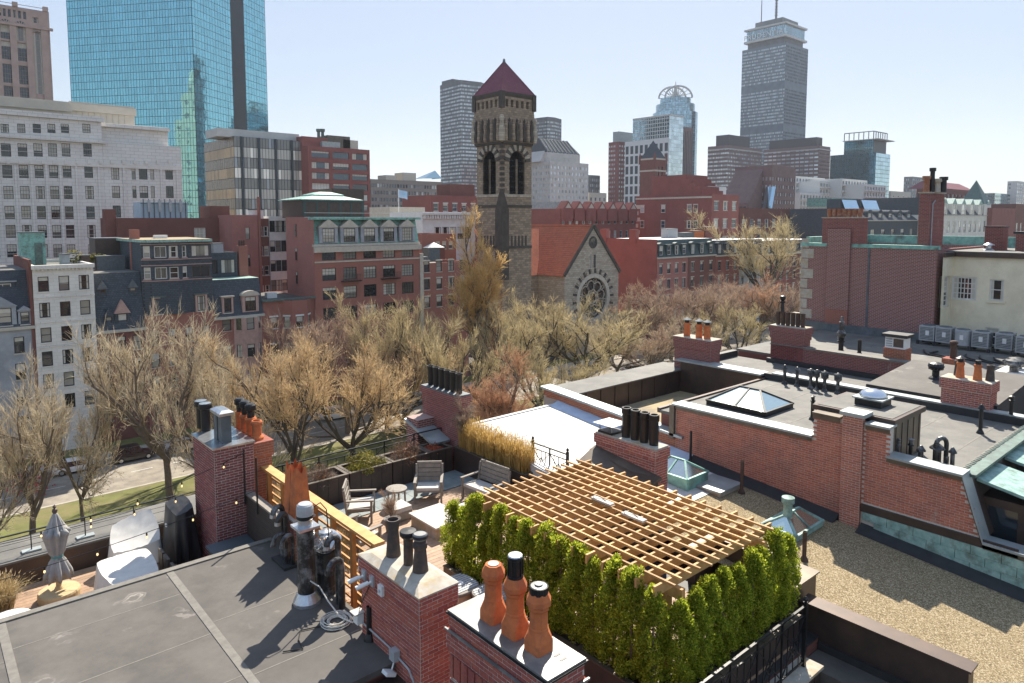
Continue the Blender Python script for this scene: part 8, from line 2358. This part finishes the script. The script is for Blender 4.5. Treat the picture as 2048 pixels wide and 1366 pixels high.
MB().tube([(cx_, cy_, zl(176)), (cx_, cy_, zl(161))], .4, 5).build('mast', 'pale_conc', rt)
# dark striped pier building in front of it
skyscraper('office_building', 'dark ribbed block below the rounded glass tower', 1366, 1363, 1386, 253, 560, M['purple_brick'], 60, 6, 1, .5, .95, FW)
# ---- tallest tower with roof sign
x0, y0, x1, y1, zt = corners(1572, 1485, 1617, 84, 720)
pt_ = thing('skyscraper', 'tallest grey-blue office tower with rooftop sign and mast', 'tower', ((x0 + x1) / 2, (y0 + y1) / 2, 0))
n = 44; pitch = (zt - 60) / n
skip = {11, 12, 24, 25}
rws = [(zt - 2 - (k + 1) * pitch + pitch * .25, pitch * .55) for k in range(n) if k not in skip]
mb = MB()
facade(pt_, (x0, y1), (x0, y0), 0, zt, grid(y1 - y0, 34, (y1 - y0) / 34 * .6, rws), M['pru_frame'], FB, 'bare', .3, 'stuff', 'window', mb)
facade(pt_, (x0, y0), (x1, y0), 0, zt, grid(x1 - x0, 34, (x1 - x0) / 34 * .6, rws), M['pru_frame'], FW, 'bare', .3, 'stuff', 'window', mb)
mb.quad((x1, y0, 0), (x1, y1, 0), (x1, y1, zt), (x1, y0, zt)); mb.quad((x1, y1, 0), (x0, y1, 0), (x0, y1, zt), (x1, y1, zt)); mb.quad((x0, y0, zt), (x1, y0, zt), (x1, y1, zt), (x0, y1, zt))
mb.build('wall', 'pru_frame', pt_)
pxm = 720 / 1407
zc1, zc2, zc3 = zt + 6.5, zt + 10, zt + 21
i_ = 4
bx('neck', 'tower_grey', pt_, x0 + i_, y0 + i_, zt, x1 - i_, y1 - i_, zc1)
bx('deck_edge', 'pale_conc', pt_, x0 + 1.0, y0 + 1.0, zc1, x1 - 1.0, y1 - 1.0, zc1 + 2.2)
for P0, P1, c in (((x0 + 3, y1 - 3), (x0 + 3, y0 + 3), 20), ((x0 + 3, y0 + 3), (x1 - 3, y0 + 3), 20)):
    curtain(pt_, P0, P1, zc1 + 2.2, zc3 - 1.8, c, 1, M['far_win_teal'], M['pale_conc'], 0, .7)
bx('crown_core', 'pru_frame', pt_, x0 + 3.1, y0 + 3.1, zc1 + 2.2, x1 - 3.1, y1 - 3.1, zc3 - 1.8)
bx('roof_edge', 'pale_conc', pt_, x0 + 1, y0 + 1, zc3 - 1.8, x1 - 1, y1 - 1, zc3)
bx('roof_house', 'tower_grey', pt_, x0 + 9, y0 + 9, zc3, x1 - 6, y1 - 9, zc3 + 7)
cu = bpy.data.curves.new('sign_text', 'FONT'); cu.body = 'PRUDENTIAL'; cu.size = 7.2; cu.extrude = .25; cu.space_character = 1.18
cu.align_x = 'CENTER'
so = bpy.data.objects.new('sign_lettering', cu); col.objects.link(so)
bpy.context.view_layer.update()
sm = bpy.data.meshes.new_from_object(so.evaluated_get(bpy.context.evaluated_depsgraph_get())); sm.name = 'sign_lettering'
bpy.data.objects.remove(so); bpy.data.curves.remove(cu)
sm.materials.clear(); sm.materials.append(M['white_paint'])
put('sign_lettering', sm, pt_, WM[pt_].inverted() @ Matrix(((0, 0, -1, x0 + 2.4), (-1, 0, 0, (y0 + y1) / 2), (0, 1, 0, zc1 + 3.6), (0, 0, 0, 1))), True)
mx_, my_ = (x0 + x1) / 2, (y0 + y1) / 2
MB().lathe(mx_, my_, [(1.2, zc3 + 7), (.9, zc3 + 20), (.5, zc3 + 40), (.25, zc3 + 60)], 6).build('mast', 'tower_grey', pt_)
for k in range(10): MB().lathe(mx_, my_, [(1.5, zc3 + 14 + k * 3), (1.5, zc3 + 15 + k * 3)], 6).build('antenna_ring', 'tower_grey', pt_)
MB().lathe(x0 + 12, y1 - 14, [(.6, zc3), (.35, zc3 + 30)], 6).build('mast', 'tower_grey', pt_)
# ---- brick slabs with dark crowns
def slab(label, uc, ul, ur, vt, D, cr):
    h, q = skyscraper('apartment_tower', label, uc, ul, ur, vt, D, M['purple_brick'], 3.4, 22, 12, .85, .42, FB, zmin=14)
    x0, y0, x1, y1, zt = q
    bx('band', 'pale_conc', h, x0 - .6, y0 - .6, zt - 3.4, x1 + .6, y0 - .02, zt - 2.6); bx('band', 'pale_conc', h, x0 - .6, y0, zt - 3.4, x0 - .02, y1, zt - 2.6)
    a = aty(cr[0], cr[2], y0 + 4); b = aty(cr[1], cr[2], y0 + 4)
    MB().box(a[0], y0 + 4, zt - 1, b[0], y1 - 3, a[2]).build('crown', surf('crown_dark', (.08, .07, .075)), h)
slab('brick apartment slab left of the tallest tower base', 1456, 1416, 1524, 290, 600, (1458, 1500, 269))
slab('brick apartment slab right of the tallest tower base', 1638, 1528, 1661, 291, 620, (1634, 1645, 274))
# ---- purple-brown stepped building with slanted glass
h, q = skyscraper('office_building', 'purple-brown office building with slanted skylight shafts', 1545, 1470, 1592, 330, 330, M['purple_brick'], 3.6, 9, 10, .55, .45, (M['mull'], M['far_win_bright'], M['purple_brick']), 'stuff', 10, 4.5, cat='building')
x0, y0, x1, y1, zt = q
mb = MB(); ya, yb = atx(1515, 340, x0 - 5)[1], atx(1460, 340, x0 - 5)[1]; za = aty(1500, 340, (ya + yb) / 2)[2]
mb.loft([[(x0 - 12, ya, 0), (x0 - 12, yb, 0), (x0 - 12, yb, za - 16), (x0 - 12, ya, za - 16)], [(x0 - .05, ya, 0), (x0 - .05, yb, 0), (x0 - .05, yb, za), (x0 - .05, ya, za)]]); mb.build('stepped_wing', 'purple_brick', h)
for k in range(2):
    yy = ya - 3.5 if k == 0 else y0 + 3; w_ = 3.2
    mb = MB(); mb.quad((x0 - 6, yy, zt - 32), (x0 - 6, yy - w_, zt - 32), (x0 - .1, yy - w_, zt - 10), (x0 - .1, yy, zt - 10)); mb.build('slanted_glass', mirror_glass('slanted_glass', (.5, .66, .74), .06, .1), h)
for k in range(6):
    z = 14 + k * 3.6
    for j in range(7):
        yy = yb - 2 - (yb - ya - 3) * j / 7; xx = x0 - 12 + 12 * max(0, (z - za + 16)) / 16
        if xx < x0 - 1: bx('window', 'far_win', h, xx - .1, yy - 1.3, z, xx - .02, yy, z + 1.8)
# ---- white terraced apartments
wt_ = surf('white_terrace', (.62, .615, .59), (.5, .5, .48))
h = thing('apartment_building', 'white terraced apartment building stepping behind dark roofs', 'building', atd(1680, 400, 390)[:2] + (0,))
for k, (u0, u1, v0, D) in enumerate(((1592, 1650, 352, 396), (1640, 1690, 362, 388), (1684, 1735, 357, 390), (1728, 1772, 368, 384), (1600, 1770, 385, 372))):
    x0, y0, zt = atd(u0, v0, D); x1 = aty(u1, v0, y0)[0]
    rws = [(zt - 3.2 - j * 3.4, 2.0) for j in range(5)]
    rws = [r for r in rws if r[0] > 13]
    mb = MB(); n = max(3, int((x1 - x0) / 3.4))
    facade(h, (x0, y0), (x1, y0), 0, zt, grid(x1 - x0, n, 1.9, rws), wt_, (M['mull'], M['far_win'], wt_), 'bare', .8, 'stuff', 'window', mb)
    mb.quad((x0, y0 + 20, 0), (x0, y0, 0), (x0, y0, zt), (x0, y0 + 20, zt)); mb.quad((x0, y0, zt), (x1, y0, zt), (x1, y0 + 20, zt), (x0, y0 + 20, zt)); mb.quad((x1, y0, 0), (x1, y0 + 20, 0), (x1, y0 + 20, zt), (x1, y0, zt)); mb.build('wall', wt_, h)
    for j in range(n):
        xx = x0 + (x1 - x0) * (j + .5) / n
        for z, hh in rws[:3]: MB().box(xx - 1.4, y0 - 1.1, z - .7, xx + 1.4, y0 - .02, z + .2).build('balcony', wt_, h)
# ---- blue glass tower with open roof frame
x0, y0, x1, y1, zt = corners(1752, 1661, 1781, 305, 540)
h = thing('glass_tower', 'blue glass tower with open steel frame on its roof', 'tower', ((x0 + x1) / 2, y0 + 8, 0))
bg_ = mirror_glass('blue_mirror', (.10, .30, .42), .07, .6); bg2 = mirror_glass('pale_blue_mirror', (.45, .66, .76), .07, .3)
curtain(h, (x0, y1), (x0, y0), 10, zt, 26, 22, bg_, M['mull'], 0, .3); curtain(h, (x0, y0), (x1, y0), 10, zt, 6, 22, bg2, M['mull'], 0, .3)
bx('core', 'mull', h, x0 + .05, y0 + .05, 0, x1, y1, zt - .05)
zt2 = CAM_H + (438 - 281) / 1407 * 545; y2 = atx(1686, 290, x0)[1]
curtain(h, (x0 + 2, y2), (x0 + 2, y0 + 3), zt, zt2, 16, 4, mirror_glass('blue_mirror_top', (.22, .42, .52), .07, .4), M['mull'], 0, .3); bx('upper_core', 'mull', h, x0 + 2.05, y0 + 3, zt, x1 - 1, y2, zt2)
bx('roof_plate', 'pale_conc', h, x0 - 1, y0 - 2, zt2 - .3, x1 + 2, y2, zt2 + .3)
z3 = CAM_H + (438 - 265) / 1407 * 545
for a, b in (((x0 + 2, y2), (x0 + 2, y0 + 3)), ((x0 + 2, y0 + 3), (x1, y0 + 3))):
    MB().bar((*a, z3), (*b, z3), .6, .6).build('frame_beam', 'tower_grey', h)
    for k in range(7):
        p = Vector(a).lerp(Vector(b), k / 6); bx('frame_post', 'tower_grey', h, p.x - .25, p.y - .25, zt2, p.x + .25, p.y + .25, z3)
# ---- far right distance
skyscraper('office_building', 'far grey-blue office left of the tall narrow stack', 1825, 1814, 1886, 353, 900, M['tower_grey'], 4.5, 16, 3, .5, .5, FW, zmin=14, cat='building')
skyscraper('office_building', 'far blue glass hospital block at the right horizon', 1990, 1962, 2060, 386, 820, M['far_win_teal'], 4.5, 20, 6, .8, .5, FW, zmin=14, cat='building')
skyscraper('office_building', 'far pale tower at the right edge', 2035, 2028, 2060, 362, 850, M['pale_conc'], 4.5, 6, 2, .8, .5, FW, zmin=14, cat='building')
skyscraper('office_building', 'far tan block behind the blue glass tower base', 1782, 1776, 1822, 382, 620, M['trim'], 6, 4, 1, .3, .2, FW, zmin=14, cat='building')
h, q = skyscraper('brick_building', 'red-roofed brick hall right of the tall narrow stack', 1880, 1850, 1948, 376, 330, M['bt_brown'], 4, 9, 4, .5, .5, FW, zmin=12, cat='building')
mb = MB(); x0, y0, x1, y1, zt = q; mb.quad((x0, y0, zt), (x1, y0, zt), (x1 - 3, y0 + 6, zt + 3.6), (x0 + 3, y0 + 6, zt + 3.6)); mb.quad((x0, y0 + 14, zt), (x0, y0, zt), (x0 + 3, y0 + 6, zt + 3.6), (x0 + 3, y0 + 9, zt + 3.6)); mb.build('hip_roof', 'tile_maroon', h)

# ================================================================== brick mid-ground right of the church
h, q = skyscraper('brick_block', 'tall plain maroon brick block with stepped shoulder and corner quoins', 1424, 1272, 1478, 388, 205, M['bt_far'], 5.2, 3, 0, .5, .5, (M['frame_white'], M['win_sky'], M['trim']), 'part', 6, .8, None, 'sashsill', .2, 'building')
x0, y0, x1, y1, zt = q
for k in range(9): bx('quoin', 'trim', h, x0 - .06, y1 - (1.1 if k % 2 else 1.8), zt - 4 - k * 2, x0 - .01, y1 + .05, zt - 2.8 - k * 2)
bx('string_course', 'trim', h, x0 - .2, y0, zt - 1.1, x0 - .01, y1, zt - .6)
for f, zz in ((.93, .0), (.64, .0), (.3, 0), (.22, 0)):
    for r_ in (3.8, 8.6):
        yy = y1 - (y1 - y0) * (1 - f) if f > .5 else y0 + (y1 - y0) * f
        put('window', window_mesh(1.5, 2.2, 'sashsill', (M['frame_white'], M['win_sky'], M['trim']), .05), h, WM[h].inverted() @ Matrix(((0, 1, 0, x0 - .12), (-1, 0, 0, yy), (0, 0, 1, zt - r_ - 1.4), (0, 0, 0, 1))), True)
ya, yb = atx(1365, 380, x0 + 1)[1], atx(1303, 380, x0 + 1)[1]
for k in range(6):
    bx('stepped_gable', 'bt_far', h, x0 + 1, ya - k * 1.4 - 1.4, zt - 1, x0 + 12, ya - k * 1.4 if k else yb, aty(1330, 351, (ya + yb) / 2)[2] - k * 1.2)
clut_px('roof_chimney', 'twin brick chimney on the plain maroon block', 'chimney', 1348, 1372, 352, 390, y0 + 14, M['bt_far'], 3)
clut_px('roof_greenhouse', 'white-roofed rooftop room on the plain maroon block', 'roof structure', 1416, 1452, 372, 392, y0 + 6, M['white_wall'], 4)
# victorian brick row
h = thing('brick_row', 'ornate red brick row house range with small gables right of the church roof', 'building', (125, 145, 0))
Yv = 140; xa, xb = aty(1120, 420, Yv)[0], aty(1272, 420, Yv)[0]; zt = aty(1180, 418, Yv)[2]
block(h, xa, Yv, xb, Yv + 12, 0, zt, M['bt_far'], grid(xb - xa, 12, 1.2, rows(4, zt - 17, 4.2, 2.2)), (), M['roof_grey'], (M['frame_white'], M['win_sky'], M['bt_far']), style='sashsill')
for k in range(7):
    x = xa + (xb - xa) * (k + .5) / 7
    mb = MB(); mb.loft([[(x - 2, Yv - .9, zt - 3.5), (x + 2, Yv - .9, zt - 3.5), (x + 2, Yv - .9, zt), (x, Yv - .9, zt + 2.2), (x - 2, Yv - .9, zt)], [(x - 2, Yv + 2, zt - 3.5), (x + 2, Yv + 2, zt - 3.5), (x + 2, Yv + 2, zt), (x, Yv + 2, zt + 2.2), (x - 2, Yv + 2, zt)]]); mb.build('gable', 'bt_far', h)
    mb = MB(); mb.tri((x - 1.2, Yv - .98, zt + .2), (x + 1.2, Yv - .98, zt + .2), (x, Yv - .98, zt + 1.6)); mb.build('gable_panel', 'trim', h)
h = thing('cream_building', 'low cream building with grey roof behind the church roof', 'building', (112, 165, 0))
Yv = 165; xa, xb = aty(1055, 420, Yv)[0], aty(1135, 420, Yv)[0]; zt = aty(1090, 428, Yv)[2]
block(h, xa, Yv, xb, Yv + 14, 0, zt, M['trim'], grid(xb - xa, 7, 1.6, [(zt - 5, 3)]), (), M['metal_grey'], (M['frame_black'], M['win_dark'], M['trim']))
bx('grey_storey', 'metal_grey', h, xa, Yv + 4, zt - .5, xb + 4, Yv + 12, zt + 4)
# brick church spire in the distance
sp = thing('brick_steeple', 'distant brick church steeple with slate spire before the white-framed tower', 'steeple', atd(1304, 380, 320)[:2] + (0,))
sx, sy, _ = atd(1305, 380, 320); ws = 18 / 1407 * 320
sz = lambda v: CAM_H + (438 - v) / 1407 * 320
facade(sp, (sx - ws, sy - ws), (sx + ws, sy - ws), 0, sz(322), [(ws * .5, ws * .8, sz(372), sz(335), 'bare'), (ws * 1.2, ws * 1.5, sz(372), sz(335), 'bare')], M['bt_brown'], (M['mull'], M['win_dark'], M['mull']), 'bare', .4)
facade(sp, (sx - ws, sy + ws), (sx - ws, sy - ws), 0, sz(322), [(ws * .5, ws * .8, sz(372), sz(335), 'bare'), (ws * 1.2, ws * 1.5, sz(372), sz(335), 'bare')], M['bt_brown'], (M['mull'], M['win_dark'], M['mull']), 'bare', .4)
bx('core', 'bt_brown', sp, sx - ws + .05, sy - ws + .5, 0, sx + ws, sy + ws - .05, sz(323))
mb = MB(); c4 = [(sx - ws, sy - ws), (sx + ws, sy - ws), (sx + ws, sy + ws), (sx - ws, sy + ws)]
for k in range(4): mb.tri((*c4[k], sz(320)), (*c4[(k + 1) % 4], sz(320)), (sx, sy, sz(283)))
mb.build('spire', 'slate', sp)
for p in c4: MB().lathe(p[0], p[1], [(.6, sz(330)), (.6, sz(316)), (.001, sz(306))], 6).build('pinnacle', 'bt_brown', sp)
for v in (322, 345): bx('string_course', 'trim', sp, sx - ws - .2, sy - ws - .2, sz(v), sx + ws + .2, sy + ws + .2, sz(v) + .7)
# ---- dark roofed range with skylights, and the cream mansion, right of the great tree
h = thing('slate_range', 'dark slate range with tilted rooftop skylights behind the wide stack', 'building', (170, 110, 0))
Yv = 108; xa, xb = aty(1690, 430, Yv)[0], aty(1850, 430, Yv)[0]; zt = aty(1750, 424, Yv)[2]
block(h, xa, Yv, xb, Yv + 20, 0, zt - 3, M['slate'], grid(xb - xa, 8, 3.2, [(zt - 9, 2.6)]), (), M['roof_grey'], (M['frame_black'], M['win_dark'], M['slate']), style='grid21')
mansard(h, xa, xb, Yv, zt - 3, zt + 1, 5, M['slate'], M['roof_grey'], 20)
for k in range(8):
    x = xa + (xb - xa) * (k + .5) / 8; dormer(h, x, Yv + 1.2, zt - 2.6, 4.2, 2.2, 'round', M['slate'], M['slate'], (M['frame_white'], M['win_sky'], M['slate']), 3)
for u0, u1 in ((1683, 1712), (1722, 1752)):
    a, b = aty(u0, 412, Yv + 8), aty(u1, 412, Yv + 8)
    bx('studio', 'slate', h, a[0] - 1, Yv + 8.05, zt - 1, b[0] + 1, Yv + 13, a[2] + 2.6)
    mb = MB(); mb.quad((a[0], Yv + 6.5, a[2] - 1.5), (b[0], Yv + 6.5, a[2] - 1.5), (b[0], Yv + 8, a[2] + 2.3), (a[0], Yv + 8, a[2] + 2.3)); mb.build('skylight_glass', mirror_glass('studio_glass', (.45, .62, .75), .08, .2), h)
h = thing('mansion', 'pale stone mansion with green copper dormers right of the tall narrow stack', 'building', (250, 110, 0))
Yv = 100; xa, xb = aty(1880, 430, Yv)[0], aty(1984, 430, Yv)[0]; zt = aty(1930, 430, Yv)[2]
block(h, xa, Yv, xb, Yv + 30, 0, zt, M['limestone'], grid(xb - xa, 10, 3.4, [(zt - 7.5, 5), (zt - 15, 5)]), (), M['slate'], (M['frame_white'], M['far_win'], M['limestone']), style='grid22')
mansard(h, xa, xb, Yv, zt, zt + 7, 5, M['slate'], M['slate'], 30)
for k in range(6): dormer(h, xa + (xb - xa) * (k + .5) / 6, Yv + .1, zt, 5.5, 4.6, 'gable', M['limestone'], M['copper_pale'], (M['frame_white'], M['far_win'], M['limestone']), 4)
mb = MB(); xt = xb - 7; c4 = [(xt - 5, Yv), (xt + 5, Yv), (xt + 5, Yv + 10), (xt - 5, Yv + 10)]
for k in range(4): mb.quad((*c4[k], zt + 5), (*c4[(k + 1) % 4], zt + 5), (xt + .3, Yv + 5, zt + 16), (xt - .3, Yv + 5, zt + 16))
mb.build('corner_roof', 'copper_dark', h); bx('corner_tower', 'limestone', h, xt - 5, Yv + .01, zt, xt + 5, Yv + 10, zt + 5)
clut_px('mansion_chimney', 'brick chimney on the pale stone mansion', 'chimney', 1918, 1934, 394, 432, Yv + 12, M['bt_far'], 3)
h = thing('brick_building', 'plain red brick flank at the right edge above the green parapet', 'building', (300, 110, 0))
Yv = 98; xa, xb = aty(1984, 440, Yv)[0], aty(2030, 440, Yv)[0]
block(h, xa, Yv, xb, Yv + 20, 0, aty(2000, 416, Yv)[2], M['bt_far'], (), (), M['roof_grey'])
h = thing('brick_building', 'small brown brick house at the right edge beside the red flank', 'building', (330, 110, 0))
xa, xb = xb + .2, xb + 60
block(h, xa, Yv, xb, Yv + 20, 0, aty(2040, 408, Yv)[2], M['bt_brown'], grid(xb - xa, 8, 3, [(14, 4), (22, 4)]), (), M['roof_grey'], (M['frame_white'], M['win_sky'], M['trim']))
h = thing('brick_building', 'brick rear buildings behind the great spreading tree', 'building', (190, 130, 0))
Yv = 130; xa, xb = aty(1480, 440, Yv)[0], aty(1690, 440, Yv)[0]
block(h, xa, Yv, xb, Yv + 20, 0, aty(1600, 418, Yv)[2], M['bt_brown'], grid(xb - xa, 16, 2.4, [(14, 3), (20, 3), (25, 3)]), (), M['roof_white'], (M['frame_white'], M['win_sky'], M['trim']))
clut_px('roof_vault', 'green glass barrel roof above the brick rear buildings', 'roof structure', 1664, 1715, 396, 408, 150, M['copper'], 12)

# ---- low rooftops that fill the distance as one mass
rngc = random.Random(5)
mbs = [MB(), MB(), MB()]
for k in range(420):
    az = rngc.uniform(-.72, .78); d = rngc.uniform(230, 1500)
    x, y = d * math.sin(YAW + az), d * math.cos(YAW + az)
    if y < 150: continue
    if -.62 < az < -.18 and d < 420: continue
    w_, l_ = rngc.uniform(9, 26), rngc.uniform(9, 26); hh = rngc.uniform(12, 24) + (d > 700) * rngc.uniform(0, 8)
    b_ = mbs[rngc.randrange(3)]; b_.box(x, y, 0, x + w_, y + l_, hh)
    if rngc.random() < .6: b_.box(x + 2, y + 2, hh, x + 2 + w_ * .3, y + 2 + l_ * .3, hh + rngc.uniform(1.5, 4))
al = MB()
for m_i, b_ in enumerate(mbs):
    i0 = len(al.v); al.v += b_.v; al.f += [tuple(q_ + i0 for q_ in f) for f in b_.f]; al.m += [m_i] * len(b_.f)
o = al.build('distant_rooftops', [M['bt_far'], M['bt_brown'], M['pale_conc']])
tag(o, 'mass of distant low brick and grey rooftops along the horizon', 'rooftops', None, 'stuff')

# ---- the air itself
hz = NT('haze_air')
hz.t.nodes.remove(hz.b)
vol = hz.n('ShaderNodeVolumePrincipled')
vol.inputs['Color'].default_value = (.78, .86, 1, 1); vol.inputs['Density'].default_value = .0001; vol.inputs['Anisotropy'].default_value = .3
hz.l(vol.outputs[0], hz.out.inputs['Volume'])
o = MB().box(-2600, -500, -1.5, 3100, 3600, 320).build('haze', hz.mat)
tag(o, 'pale blue haze over the whole city', 'haze', None, 'stuff')
